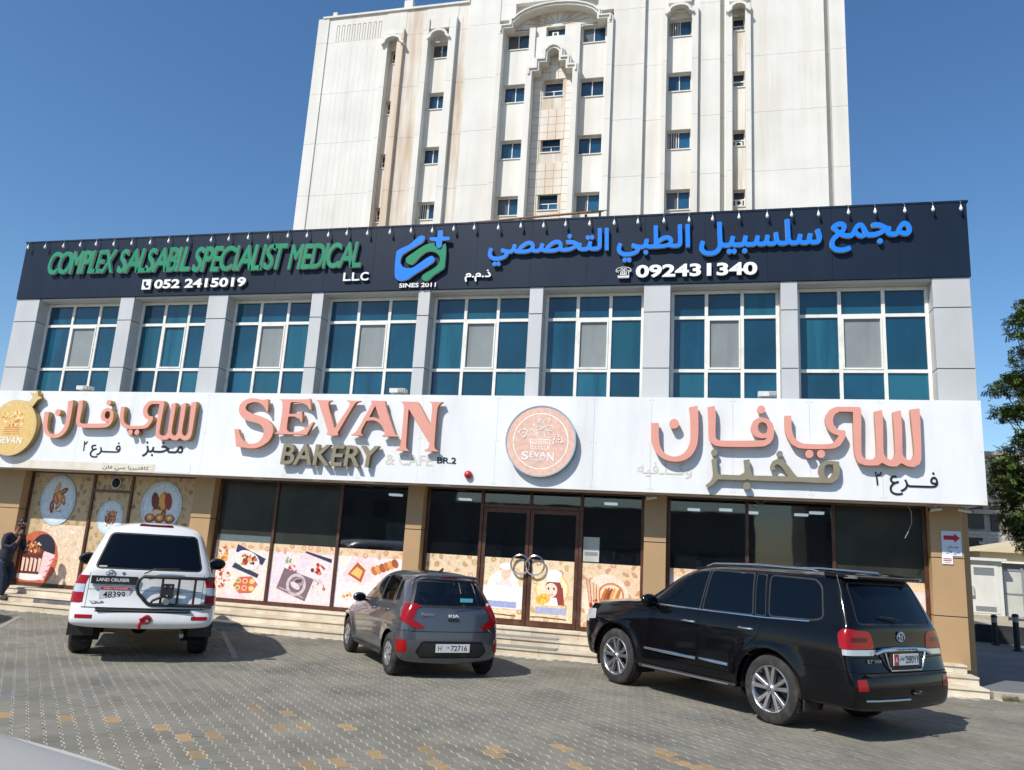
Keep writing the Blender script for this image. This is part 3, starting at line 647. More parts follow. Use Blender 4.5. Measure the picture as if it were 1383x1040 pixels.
for q in range(3): pr.poly(ell(-12.38 + 0.26 * q, 2.12, 0.14, 0.11, 16), (0.60, 0.30, 0.14)); pr.poly(ell(-12.38 + 0.26 * q, 2.14, 0.09, 0.07, 14), (0.85, 0.62, 0.36)); pr.poly(ell(-12.38 + 0.26 * q, 2.14, 0.035, 0.03, 10), (0.93, 0.86, 0.72))
for q, c in ((-12.30, (0.42, 0.20, 0.12)), (-12.10, (0.88, 0.66, 0.30)), (-11.95, (0.60, 0.22, 0.12))): pr.poly(ell(q, 2.52, 0.10, 0.20, 14, 0.2), c)
pr.put('window_print', f1, bld, label='printed film with an oval dish of rolls and rings')
pr = Print(YS - 0.006, (-13.99, SILL, -12.99, 2.66)); biscuits(pr, -13.99, SILL, -12.99, 2.66, 3, SB, SL, 30, SC2); plate_oval(pr, -13.46, 2.08, 0.36, 0.40, 7)
pr.put('window_print', f1, bld, label='printed film on the small door')
pr = Print(YS - 0.006, (-13.99, 2.72, -12.99, 3.06)); biscuits(pr, -13.99, 2.72, -12.99, 3.06, 4, SB, SL, 30, SC2); pr.put('window_print', f1, bld)
fan = put('extractor_fan', MB().lathe([(0.14, 0.0), (0.14, -0.03), (0.115, -0.03), (0.11, -0.012)], 24, 'y', (-13.42, YS - 0.012, 2.89)), 'metal_grey', bld, bld)
fb = MB().lathe([(0.001, 0), (0.11, 0.0)], 20, 'y', (-13.42, YS - 0.022, 2.89))
for k in range(4): a = k * math.pi / 2; fb.box(-13.42 - 0.012, YS - 0.04, 2.89 - 0.012, -13.42 + 0.012, YS - 0.03, 2.90); fb.tube([(-13.42, YS - 0.035, 2.89), (-13.42 + 0.1 * math.cos(a + .5), YS - 0.035, 2.89 + 0.1 * math.sin(a + .5))], 0.012, 5)
put('fan_blades', fb, 'black_plastic', fan, bld)
# -- bay 2: three windows with food prints below
f2 = shop_frame([-10.60, -9.18, -7.62, -6.06])
pane(f2, -10.57, -9.21, SILL, 3.06, 'dark_film'); pane(f2, -9.15, -7.65, SILL, 3.06, 'dark_film'); pane(f2, -7.59, -6.09, SILL, 3.06, 'shop_glass')
ZB = 1.715
def band(pr, x0, x1, seed): biscuits(pr, x0, ZB - 0.16, x1, ZB, seed, (0.90, 0.78, 0.64), (0.78, 0.56, 0.42), 45, [(0.86, 0.68, 0.52), (0.80, 0.60, 0.44)])
FOOD = [(0.80, 0.40, 0.22), (0.92, 0.68, 0.42), (0.62, 0.22, 0.14), (0.95, 0.86, 0.70), (0.45, 0.18, 0.10)]
LB = (0.92, 0.86, 0.83); LB2 = (0.92, 0.85, 0.85)
def soft(pr, x0, x1, base, seed):
    r = random.Random(seed); pr.poly([(x0, SILL), (x1, SILL), (x1, ZB), (x0, ZB)], base)
    for _ in range(26): pr.poly(ell(r.uniform(x0, x1), r.uniform(SILL, ZB), r.uniform(0.06, 0.22), r.uniform(0.04, 0.12), 12, r.uniform(0, 3)), tuple(min(1, v + r.uniform(-0.05, 0.04)) for v in base))
pr = Print(YS - 0.006, (-10.57, SILL, -9.21, 1.86)); soft(pr, -10.57, -9.21, LB, 21); pr.poly([(-10.57, ZB), (-9.21, ZB), (-9.21, 1.86), (-10.57, 1.86)], (0.36, 0.42, 0.42)); band(pr, -10.57, -9.21, 22)
scatter(pr, -10.38, 1.42, 0.14, 0.16, 30, [(0.95, 0.78, 0.45), (0.86, 0.6, 0.3), (0.75, 0.42, 0.2)], 23); scatter(pr, -10.30, 0.92, 0.18, 0.20, 34, [(0.86, 0.42, 0.30), (0.95, 0.70, 0.55), (0.70, 0.28, 0.18), (0.96, 0.86, 0.78)], 24)
pr.poly([(-10.02, 1.66), (-9.30, 1.38), (-9.36, 1.24), (-10.05, 1.50)], (0.16, 0.19, 0.36)); pr.poly([(-10.10, 1.16), (-9.45, 0.96), (-9.42, 1.04), (-10.04, 1.26)], (0.2, 0.22, 0.30)); pr.poly(ell(-9.73, 1.33, 0.31, 0.19, 26, -0.35), (0.90, 0.88, 0.86)); scatter(pr, -9.73, 1.33, 0.22, 0.11, 40, FOOD, 25, 0.02, 0.05)
pr.poly(ell(-9.72, 0.80, 0.30, 0.20, 6, 0.1), (0.80, 0.40, 0.30))
for q in range(6): pr.poly(ell(-9.90 + 0.17 * (q % 3), 0.88 - 0.15 * (q // 3), 0.07, 0.06, 10), (0.92, 0.72, 0.52)); pr.poly(ell(-9.90 + 0.17 * (q % 3), 0.88 - 0.15 * (q // 3), 0.04, 0.03, 8), [(0.4, 0.6, 0.3), (0.85, 0.3, 0.2), (0.95, 0.85, 0.4)][q % 3])
pr.put('window_print', f2, bld, label='printed film with four savoury dishes')
pr = Print(YS - 0.006, (-9.15, SILL, -7.65, ZB)); soft(pr, -9.15, -7.65, LB2, 31); band(pr, -9.15, -7.65, 32)
scatter(pr, -8.68, 1.18, 0.16, 0.10, 20, [(0.9, 0.5, 0.5), (0.95, 0.85, 0.85), (0.7, 0.25, 0.3)], 33, 0.02, 0.05, 0.3); scatter(pr, -8.72, 1.38, 0.08, 0.08, 10, [(0.3, 0.5, 0.3), (0.5, 0.68, 0.45)], 34, 0.02, 0.04, 0.3)
pr.poly(ell(-8.05, 1.22, 0.26, 0.20, 24), (0.90, 0.86, 0.86)); pr.poly(ell(-8.03, 1.26, 0.18, 0.13, 20), (0.94, 0.88, 0.84)); scatter(pr, -8.02, 1.24, 0.16, 0.11, 16, [(0.72, 0.14, 0.12), (0.5, 0.1, 0.1), (0.85, 0.45, 0.4)], 35, 0.02, 0.05)
pr.poly([(-8.35, 1.56), (-7.72, 1.38), (-7.72, 1.46), (-8.35, 1.60)], (0.2, 0.18, 0.28))
pr.poly([(-8.96, 0.78), (-8.26, 0.55), (-8.10, 1.02), (-8.82, 1.22)][::1], (0.48, 0.40, 0.42)); pr.ring(-8.50, 0.88, 0.17, 0.235, (0.80, 0.74, 0.76)); pr.poly(ell(-8.46, 0.93, 0.16, 0.10, 18, 0.4), (0.66, 0.57, 0.60)); pr.poly(ell(-8.52, 0.86, 0.13, 0.06, 18, -0.5), (0.86, 0.80, 0.80)); pr.poly(ell(-8.45, 0.96, 0.09, 0.04, 14, 0.2), (0.36, 0.27, 0.30)); pr.stroke([(-8.9, 0.8), (-8.6, 0.72), (-8.3, 0.62)], 0.03, (0.72, 0.64, 0.66))
scatter(pr, -7.98, 0.90, 0.2, 0.12, 12, [(0.85, 0.75, 0.78), (0.75, 0.4, 0.4), (0.95, 0.93, 0.93)], 36, 0.015, 0.04, 0.3)
pr.put('window_print', f2, bld, label='printed film with pink cakes and desserts')
pr = Print(YS - 0.006, (-7.59, SILL, -6.09, ZB)); soft(pr, -7.59, -6.09, (0.94, 0.88, 0.87), 41); band(pr, -7.59, -6.09, 42)
pr.poly([(-7.45, 1.12), (-6.95, 0.95), (-6.65, 1.40), (-7.25, 1.52)], (0.93, 0.82, 0.82)); pr.poly([(-7.32, 1.18), (-7.0, 1.02), (-6.92, 1.28), (-7.12, 1.44)], (0.72, 0.36, 0.16)); pr.poly([(-7.26, 1.2), (-7.04, 1.10), (-6.98, 1.26), (-7.12, 1.34)], (0.95, 0.74, 0.42))
for q in range(6): pr.poly(ell(-6.72 + 0.09 * q, 1.28 + 0.035 * q, 0.07, 0.10, 12, 0.6), BREAD[q % 3])
scatter(pr, -7.28, 0.72, 0.1, 0.08, 10, [(0.85, 0.4, 0.35), (0.95, 0.7, 0.3)], 43, 0.015, 0.04); scatter(pr, -6.6, 0.8, 0.22, 0.15, 18, [(0.95, 0.9, 0.85), (0.8, 0.5, 0.35), (0.9, 0.8, 0.75)], 44, 0.02, 0.06)
pr.put('window_print', f2, bld, label='printed film with a cake slice and a croissant')
# -- bay 3: window, double door, window
f3 = shop_frame([-5.62, -4.44], extra=()); f3b = shop_frame([-2.35, -1.13]); dt = 0.05
pane(f3, -5.59, -4.47, SILL, 3.06, 'shop_glass'); pane(f3b, -2.32, -1.16, SILL, 3.06, 'shop_glass')
put('transom', MB().box(-4.405, YS - 0.04, 2.72, -2.385, YS + 0.04, 2.79).box(-3.43, YS - 0.04, 2.79, -3.38, YS + 0.04, 3.06).box(-4.405, YS - 0.045, 3.06, -2.385, YS + 0.045, 3.12), 'frame_brown', bld, bld)
tr_ = put('transom_window', MB().box(-4.40, YS - 0.006, 2.79, -3.44, YS + 0.006, 3.05).box(-3.37, YS - 0.006, 2.79, -2.39, YS + 0.006, 3.05), 'shop_glass', bld, bld)
for xa, xb, hx, seed in ((-4.40, -3.415, -3.50, 51), (-3.405, -2.39, -3.31, 52)):
    d = MB().box(xa, YS - 0.03, 0.42, xa + 0.075, YS + 0.03, 2.715).box(xb - 0.075, YS - 0.03, 0.42, xb, YS + 0.03, 2.715).box(xa + 0.075, YS - 0.03, 0.42, xb - 0.075, YS + 0.03, 0.53).box(xa + 0.075, YS - 0.03, 2.63, xb - 0.075, YS + 0.03, 2.715)
    door = put('door', d, 'frame_brown', bld, bld); bevel(door, 0.004)
    pane(door, xa + 0.075, xb - 0.075, 0.53, 2.63, 'shop_glass')
    hm = MB(); cen = hx + (-0.06 if seed == 51 else 0.06); R0 = 0.19
    pts = [(cen + R0 * math.cos(t), YS - 0.085, 1.60 + R0 * math.sin(t)) for t in [2 * math.pi * k / 28 for k in range(29)]]
    hm.tube(pts, 0.018, 8, cap=False); hm.tube([(hx, YS - 0.03, 1.60 + 0.17), (hx, YS - 0.09, 1.60 + 0.17)], 0.014, 6); hm.tube([(hx, YS - 0.03, 1.60 - 0.17), (hx, YS - 0.09, 1.60 - 0.17)], 0.014, 6)
    put('door_handle', hm, 'steel', door, bld, smooth=40)
    pr = Print(YS - 0.007, (xa + 0.075, 0.53, xb - 0.075, ZB)); biscuits(pr, xa + 0.075, 0.53, xb - 0.075, ZB, seed, (0.91, 0.82, 0.68), (0.78, 0.62, 0.44), 36, [(0.85, 0.70, 0.50), (0.80, 0.64, 0.44), (0.90, 0.78, 0.60)])
    m = (xa + xb) / 2
    if seed == 51:
        pr.poly(ell(m, 1.12, 0.34, 0.36, 24), (0.95, 0.92, 0.88)); pr.poly(ell(m + 0.05, 1.40, 0.10, 0.12, 16), (0.93, 0.78, 0.68)); pr.poly(ell(m + 0.04, 1.55, 0.13, 0.07, 16), (0.97, 0.96, 0.94)); pr.poly([(m - 0.05, 1.28), (m + 0.15, 1.28), (m + 0.22, 1.1), (m - 0.25, 1.1)], (0.92, 0.86, 0.84))
        pr.poly([(xa + 0.08, 0.72), (xb - 0.08, 0.72), (xb - 0.08, 1.16), (xa + 0.08, 1.16)], (0.93, 0.92, 0.93)); pr.poly([(xa + 0.08, 0.74), (m + 0.30, 0.74), (m + 0.30, 0.86), (xa + 0.08, 0.86)], (0.62, 0.64, 0.80))
    else:
        pr.poly(ell(m, 1.16, 0.34, 0.34, 28), (0.93, 0.76, 0.42)); pr.poly(ell(m, 1.16, 0.31, 0.31, 28), (0.96, 0.88, 0.72))
        pr.poly(ell(m + 0.03, 1.17, 0.17, 0.19, 20), (0.58, 0.24, 0.20)); pr.poly([(m + 0.05, 1.2), (m + 0.22, 1.2), (m + 0.26, 0.86), (m + 0.10, 0.86)], (0.58, 0.24, 0.20)); pr.poly(ell(m - 0.02, 1.14, 0.13, 0.14, 20), (0.96, 0.84, 0.76)); pr.poly(ell(m + 0.02, 1.45, 0.17, 0.09, 20), (0.97, 0.96, 0.95)); pr.poly([(m - 0.11, 1.30), (m + 0.15, 1.30), (m + 0.14, 1.42), (m - 0.11, 1.42)], (0.94, 0.94, 0.93))
        for q in (-0.07, 0.04): pr.poly(ell(m + q, 1.17, 0.018, 0.026, 10), (0.15, 0.10, 0.08))
        pr.stroke([(m - 0.05, 1.06), (m - 0.01, 1.045), (m + 0.03, 1.06)], 0.010, (0.7, 0.2, 0.2)); pr.poly([(m - 0.16, 0.84), (m + 0.14, 0.84), (m + 0.10, 1.0), (m - 0.10, 1.0)], (0.92, 0.93, 0.95))
        pr.poly(ell(m - 0.17, 0.96, 0.15, 0.10, 20, 0.3), (0.93, 0.72, 0.25)); scatter(pr, m - 0.17, 0.96, 0.11, 0.07, 14, [(0.97, 0.86, 0.45), (0.88, 0.55, 0.2)], 55, 0.012, 0.025)
        pr.poly([(m - 0.32, 0.68), (m + 0.30, 0.68), (m + 0.30, 0.80), (m - 0.32, 0.80)], (0.66, 0.68, 0.80))
    pr.stroke([(xa + 0.10, 0.60), (xa + 0.3, 0.61), (xb - 0.2, 0.59)], 0.02, (0.35, 0.25, 0.18))
    pr.put('window_print', door, bld, label='printed film with a chef in a white hat' if seed == 51 else 'printed film with a drawn girl in a cook hat holding a pizza')
    if seed == 51:
        wall_text('Chocolate', m - 0.26, 0.98, m + 0.24, 1.09, YS - 0.010, 0.0012, 'ochre_ink' if 'ochre_ink' in MATS else mat('ochre_ink', (0.62, 0.55, 0.18), 0.5).name, door, bld, name='lettering', per_letter=False)
        wall_text('in Bakery', m - 0.18, 0.765, m + 0.28, 0.84, YS - 0.010, 0.0012, 'white_face', door, bld, name='lettering', per_letter=False, off=0.01)
pr = Print(YS - 0.006, (-5.59, SILL, -4.47, ZB)); biscuits(pr, -5.59, SILL, -4.47, ZB, 61, (0.90, 0.80, 0.66), (0.76, 0.60, 0.42), 36, [(0.84, 0.70, 0.52), (0.78, 0.62, 0.44)]); pr.put('window_print', f3, bld)
pr = Print(YS - 0.006, (-2.32, SILL, -1.16, ZB)); biscuits(pr, -2.32, SILL, -1.16, ZB, 62, (0.90, 0.79, 0.65), (0.76, 0.58, 0.42), 36, [(0.84, 0.66, 0.50), (0.82, 0.60, 0.46)])
pr.poly(ell(-1.82, 1.02, 0.46, 0.50, 32), (0.93, 0.85, 0.76)); pr.poly(ell(-1.72, 1.12, 0.26, 0.24, 24), (0.80, 0.52, 0.34)); pr.poly(ell(-1.72, 1.12, 0.22, 0.20, 24), (0.94, 0.84, 0.72))
for q in range(6): pr.poly(ell(-1.86 + 0.055 * q, 1.12 + 0.01 * (q % 2), 0.035, 0.15, 12, -0.35), BREAD[(q * 2) % 5])
for q in range(9): pr.stroke([(-2.10 + 0.02 * q, 0.72), (-2.22 + 0.035 * q, 1.42 - 0.02 * q)], 0.018, BREAD[q % 4])
scatter(pr, -2.02, 0.86, 0.14, 0.16, 26, [(0.75, 0.25, 0.14), (0.85, 0.5, 0.3), (0.6, 0.2, 0.1)], 63, 0.015, 0.04); pr.put('window_print', f3b, bld, label='printed film with bread sticks in a basket')
put('notice', MB().box(-2.30, YS - 0.012, 1.74, -1.98, YS - 0.008, 2.22), 'gate_white', f3b, bld, label='tall pale notice with rounded top inside the glass')
put('notice_text', MB().box(-2.27, YS - 0.016, 1.86, -2.01, YS - 0.013, 1.93), 'gate_grey', f3b, bld)
# -- bay 4
f4 = shop_frame([-0.63, 0.84, 2.39, 3.94]); pane(f4, -0.60, 0.81, SILL, 3.06, 'shop_glass'); pane(f4, 0.87, 2.36, SILL, 3.06, 'shop_glass'); pane(f4, 2.42, 3.91, SILL, 3.06, 'dark_film')
for k, (x0, x1) in enumerate(((-0.60, 0.81), (0.87, 2.36), (2.42, 3.91))):
    pr = Print(YS - 0.006, (x0, SILL, x1, ZB)); soft(pr, x0, x1, (0.93, 0.84, 0.80), 70 + k); band(pr, x0, x1, 75 + k); pr.poly(ell((x0 + x1) / 2, 1.0, 0.3, 0.3), (0.9, 0.7, 0.6))
    if k == 2: pr.stroke([(3.62, 0.8), (3.84, 0.8), (3.84, 1.25), (3.62, 1.25), (3.62, 0.8)], 0.03, (0.97, 0.97, 0.97))
    pr.put('window_print', f4, bld)
# interior seen dimly through the glass
it = MB(); it.box(-10.6, 19.2, 0.4, 4.2, 19.38, 3.0); put('back_wall', it, 'dark_room', bld, bld)
put('ceiling', MB().box(-16.2, 15.95, 2.98, 4.25, 19.3, 3.05), 'dark_room', bld, bld)
put('partition', MB().box(-7.75, 15.95, 0.41, -7.62, 19.2, 2.97), 'dark_room', bld, bld)
for x in (-0.3, 0.9, 1.9, -2.0, -5.4, -6.9, 0.35, 2.1): put('ceiling_light', MB().box(x, 16.6 + (x % 1), 2.93, x + 0.26, 16.80 + (x % 1), 2.975), 'lit_tube', bld, bld)
for (x0, x1, y) in ((-0.5, 0.7, 18.6), (0.9, 2.3, 18.4), (-5.5, -4.6, 18.5), (-2.3, -1.3, 18.5)):
    sh = put('shelf_unit', MB().box(x0, y, 0.42, x0 + 0.03, y + 0.4, 2.3).box(x1 - 0.03, y, 0.42, x1, y + 0.4, 2.3).box(x0 + .03, y, 0.6, x1 - .03, y + 0.4, 0.63).box(x0 + .03, y, 1.1, x1 - .03, y + 0.4, 1.13).box(x0 + .03, y, 1.6, x1 - .03, y + 0.4, 1.63).box(x0 + .03, y, 2.1, x1 - .03, y + 0.4, 2.13), 'shelf', bld, bld)
    pk = MB()
    for z in (0.635, 1.135, 1.635):
        xx = x0 + 0.06
        while xx < x1 - 0.15: w = rnd.uniform(0.06, 0.14); pk.box(xx, y + 0.02, z, xx + w, y + 0.25, z + rnd.uniform(0.15, 0.36)); xx += w + 0.01
    put('packets', pk, 'pack', sh, bld)['kind'] = 'stuff'
put('display_fridge', MB().box(-7.1, 17.2, 0.42, -6.45, 17.9, 2.35), 'gate_white', bld, bld)
# ================================================================ WHITE SIGN BOARD OF THE BAKERY
YB = 14.95
board = empty('sign_board', 'long white sign band of aluminium panels above the bakery windows', 'sign board', (-6.0, 15.1, 3.1))
TR = {"noon":[[[-0.949,4.378],[-0.806,4.381],[-0.794,4.075],[-0.758,3.913],[-0.677,3.805],[-0.548,3.748],[-0.412,3.772],[-0.306,3.855],[-0.239,3.987],[-0.221,4.128],[-0.231,4.493],[-0.256,4.687],[-0.094,4.724],[-0.078,4.496],[-0.081,4.091],[-0.122,3.91],[-0.208,3.768],[-0.333,3.684],[-0.488,3.655],[-0.665,3.684],[-0.814,3.781],[-0.907,3.93],[-0.94,4.092]]],"noon_dot":[[[-0.431,4.372],[-0.435,4.343],[-0.448,4.317],[-0.467,4.297],[-0.491,4.283],[-0.519,4.278],[-0.546,4.282],[-0.571,4.295],[-0.591,4.315],[-0.604,4.34],[-0.609,4.368],[-0.605,4.397],[-0.593,4.423],[-0.573,4.443],[-0.549,4.457],[-0.521,4.462],[-0.494,4.458],[-0.469,4.445],[-0.449,4.425],[-0.436,4.4]]],"fa_alef":[[[0.086,4.696],[0.218,4.724],[0.238,4.542],[0.233,4.159],[0.262,4.089],[0.339,4.071],[1.075,4.095],[1.122,4.114],[1.141,4.14],[1.075,4.13],[0.982,4.146],[0.907,4.198],[0.87,4.262],[0.861,4.332],[0.9,4.442],[0.985,4.504],[1.06,4.519],[1.172,4.487],[1.246,4.399],[1.267,4.281],[1.252,4.142],[1.196,4.043],[1.074,3.981],[0.358,3.958],[0.224,3.979],[0.147,4.047],[0.112,4.136],[0.103,4.398]],[[1.059,4.435],[1.125,4.407],[1.156,4.338],[1.142,4.258],[1.114,4.218],[1.058,4.217],[1.002,4.265],[0.984,4.334],[1.003,4.404]]],"fa_dot":[[[1.12,4.666],[1.116,4.643],[1.106,4.621],[1.09,4.604],[1.07,4.593],[1.048,4.589],[1.026,4.592],[1.006,4.603],[0.99,4.619],[0.98,4.641],[0.977,4.664],[0.98,4.688],[0.991,4.709],[1.007,4.726],[1.027,4.737],[1.049,4.741],[1.071,4.738],[1.091,4.727],[1.106,4.711],[1.116,4.69]]],"seen_ya":[[[1.453,4.557],[1.569,4.559],[1.576,4.303],[1.613,4.162],[1.693,4.082],[1.791,4.049],[2.203,4.055],[2.29,4.097],[2.368,4.207],[2.273,4.247],[2.188,4.327],[2.148,4.455],[2.162,4.573],[2.23,4.68],[2.329,4.729],[2.437,4.737],[2.738,4.734],[2.756,4.653],[2.736,3.912],[2.761,3.833],[2.833,3.796],[2.917,3.799],[2.971,3.851],[2.985,3.942],[2.973,4.656],[3.103,4.686],[3.11,4.473],[3.099,3.922],[3.137,3.833],[3.209,3.794],[3.262,3.836],[3.286,3.927],[3.274,4.649],[3.408,4.686],[3.415,4.363],[3.406,3.908],[3.447,3.83],[3.508,3.798],[3.561,3.834],[3.589,3.913],[3.574,4.367],[3.558,4.699],[3.711,4.725],[3.714,4.484],[3.7,3.849],[3.668,3.736],[3.574,3.684],[3.472,3.696],[3.376,3.749],[3.297,3.684],[3.184,3.687],[3.065,3.744],[2.997,3.693],[2.788,3.691],[2.673,3.739],[2.629,3.864],[2.615,4.231],[2.617,4.646],[2.391,4.647],[2.314,4.599],[2.279,4.504],[2.292,4.399],[2.36,4.314],[2.474,4.303],[2.487,4.252],[2.463,4.159],[2.385,4.029],[2.265,3.973],[1.702,3.965],[1.56,4.044],[1.475,4.206],[1.455,4.348]]],"ya_dot_a":[[[1.935,3.867],[1.931,3.844],[1.921,3.823],[1.905,3.806],[1.885,3.795],[1.864,3.791],[1.843,3.794],[1.823,3.804],[1.808,3.82],[1.799,3.84],[1.796,3.863],[1.8,3.886],[1.81,3.907],[1.826,3.924],[1.845,3.935],[1.867,3.94],[1.888,3.936],[1.908,3.926],[1.923,3.91],[1.932,3.89]]],"ya_dot_b":[[[2.132,3.873],[2.128,3.85],[2.117,3.829],[2.102,3.812],[2.082,3.801],[2.061,3.797],[2.04,3.8],[2.021,3.81],[2.006,3.826],[1.996,3.846],[1.993,3.869],[1.997,3.892],[2.008,3.913],[2.023,3.93],[2.043,3.941],[2.064,3.945],[2.086,3.942],[2.105,3.932],[2.12,3.916],[2.129,3.895]]],"makhbaz":[[[0.162,3.719],[0.259,3.741],[0.271,3.505],[0.302,3.447],[0.66,3.446],[0.735,3.491],[0.75,3.54],[0.732,3.726],[0.839,3.742],[0.857,3.544],[0.893,3.448],[1.442,3.456],[1.507,3.452],[1.432,3.562],[1.367,3.642],[1.313,3.67],[1.268,3.638],[1.289,3.574],[1.207,3.544],[1.197,3.625],[1.236,3.719],[1.325,3.768],[1.413,3.748],[1.499,3.657],[1.606,3.51],[1.66,3.448],[2.049,3.452],[2.014,3.547],[2.032,3.662],[2.098,3.74],[2.185,3.759],[2.366,3.746],[2.371,3.536],[2.336,3.433],[2.249,3.368],[2.121,3.357],[1.626,3.362],[1.188,3.357],[0.902,3.361],[0.846,3.359],[0.8,3.382],[0.753,3.355],[0.283,3.358],[0.255,3.328],[0.17,3.237],[0.084,3.204],[0.061,3.243],[0.15,3.324],[0.188,3.424],[0.178,3.581]],[[2.258,3.692],[2.265,3.555],[2.209,3.451],[2.145,3.449],[2.115,3.528],[2.117,3.642],[2.162,3.689]]],"kha_dot":[[[1.417,3.857],[1.411,3.833],[1.396,3.813],[1.375,3.802],[1.351,3.801],[1.33,3.811],[1.315,3.83],[1.311,3.854],[1.316,3.879],[1.331,3.899],[1.353,3.91],[1.376,3.911],[1.397,3.901],[1.412,3.882]]],"zay_dot":[[[0.27,3.851],[0.265,3.825],[0.249,3.803],[0.226,3.791],[0.201,3.791],[0.178,3.801],[0.162,3.822],[0.156,3.847],[0.161,3.873],[0.177,3.895],[0.2,3.907],[0.226,3.908],[0.249,3.897],[0.265,3.876]]],"ba_dot":[[[0.851,3.256],[0.845,3.227],[0.826,3.203],[0.8,3.189],[0.771,3.188],[0.745,3.2],[0.727,3.222],[0.721,3.252],[0.728,3.281],[0.746,3.305],[0.772,3.32],[0.801,3.321],[0.827,3.308],[0.845,3.286]]],"S":[[[-9.085,4.749],[-9.051,4.472],[-9.085,4.471],[-9.157,4.575],[-9.285,4.662],[-9.442,4.674],[-9.572,4.632],[-9.605,4.552],[-9.562,4.49],[-9.406,4.422],[-9.184,4.356],[-8.999,4.263],[-8.899,4.161],[-8.871,4.023],[-8.926,3.867],[-9.044,3.761],[-9.206,3.688],[-9.395,3.674],[-9.513,3.688],[-9.591,3.695],[-9.709,3.706],[-9.804,4.082],[-9.706,4.084],[-9.648,3.954],[-9.564,3.843],[-9.449,3.776],[-9.332,3.771],[-9.204,3.808],[-9.12,3.897],[-9.09,4.018],[-9.123,4.122],[-9.22,4.198],[-9.38,4.239],[-9.561,4.288],[-9.691,4.374],[-9.758,4.496],[-9.747,4.621],[-9.662,4.71],[-9.532,4.756],[-9.376,4.758],[-9.237,4.733],[-9.16,4.737]]],"E":[[[-8.845,4.746],[-8.173,4.754],[-8.1,4.772],[-8.033,4.53],[-8.071,4.53],[-8.157,4.624],[-8.295,4.674],[-8.504,4.689],[-8.54,4.671],[-8.547,4.436],[-8.378,4.439],[-8.272,4.497],[-8.243,4.484],[-8.214,4.26],[-8.242,4.26],[-8.309,4.345],[-8.426,4.377],[-8.554,4.375],[-8.558,4.116],[-8.516,4.056],[-8.439,4.041],[-8.255,4.062],[-8.116,4.142],[-7.974,4.273],[-7.954,4.261],[-8.079,3.992],[-8.82,3.998],[-8.814,4.024],[-8.741,4.043],[-8.722,4.112],[-8.718,4.581],[-8.741,4.686],[-8.774,4.721]]],"V":[[[-7.966,4.739],[-7.585,4.738],[-7.656,4.708],[-7.661,4.647],[-7.461,4.138],[-7.181,4.618],[-7.179,4.691],[-7.263,4.742],[-6.932,4.734],[-7.025,4.702],[-7.077,4.638],[-7.38,4.053],[-7.354,3.999],[-7.47,3.988],[-7.629,4.007],[-7.614,4.041],[-7.61,4.084],[-7.834,4.576],[-7.885,4.688]]],"A":[[[-6.712,4.742],[-6.387,4.741],[-6.368,4.647],[-6.105,4.062],[-6.024,4.002],[-6.389,3.999],[-6.328,4.049],[-6.368,4.163],[-6.484,4.286],[-6.621,4.328],[-6.762,4.308],[-6.848,4.118],[-6.85,4.046],[-6.788,4.003],[-7.086,4.014],[-6.995,4.061],[-6.928,4.152],[-6.692,4.643],[-6.678,4.697]],[[-6.596,4.635],[-6.462,4.349],[-6.59,4.392],[-6.704,4.39]]],"N":[[[-6.055,4.732],[-5.672,4.731],[-5.64,4.692],[-5.353,4.245],[-5.347,4.607],[-5.363,4.696],[-5.422,4.734],[-5.128,4.734],[-5.197,4.68],[-5.234,4.574],[-5.237,3.838],[-5.213,3.769],[-5.127,3.719],[-5.446,3.728],[-5.359,3.782],[-5.341,3.887],[-5.854,4.582],[-5.843,3.857],[-5.826,3.77],[-5.765,3.711],[-6.063,3.725],[-5.976,3.784],[-5.958,3.89],[-5.958,4.599],[-5.985,4.688]]]}
ZB0, ZB1 = 3.085, 4.905
xs = [-17.55, -15.9, -13.9, -12.3, -10.62, -8.6, -6.9, -5.6, -4.0, -2.05, -0.95, 0.55, 1.9, 3.1, 4.735]
for a, c in zip(xs[:-1], xs[1:]): put('board_panel', MB().box(a + 0.0016, YB, ZB0, c - 0.0016, YB + 0.05, ZB1), 'white_panel', board, board)
put('board_frame', MB().box(-17.54, YB + 0.052, ZB0 + 0.01, 4.72, YC - 0.003 + 0.0, ZB1 - 0.01).box(-17.54, YB + 0.052, ZB0 + 0.01, 4.72, 15.95, ZB0 + 0.045), 'panel_edge', board, board)
put('edge_trim', MB().box(-17.55, YB - 0.008, ZB0 - 0.014, 4.742, YB + 0.06, ZB0 - 0.001), 'rust_sheet', board, board)
for x in (-12.9, -9.4, -8.0, -7.3, -6.75, -5.1): put('downlight', MB().lathe([(0.001, 0), (0.09, 0), (0.10, 0.012)], 14, 'z', (x, 15.3, ZB0 - 0.004)), 'lamp_tube', board, board)
for a, c in zip(xs[:-1], xs[1:]):
    for x in (a + 0.04, c - 0.04):
        for z in (ZB0 + 0.06, (ZB0 + ZB1) / 2, ZB1 - 0.06): put('rivet', MB().lathe([(0.001, -0.004), (0.010, -0.003), (0.012, 0)], 8, 'y', (x, YB, z)), 'panel_edge', board, board)
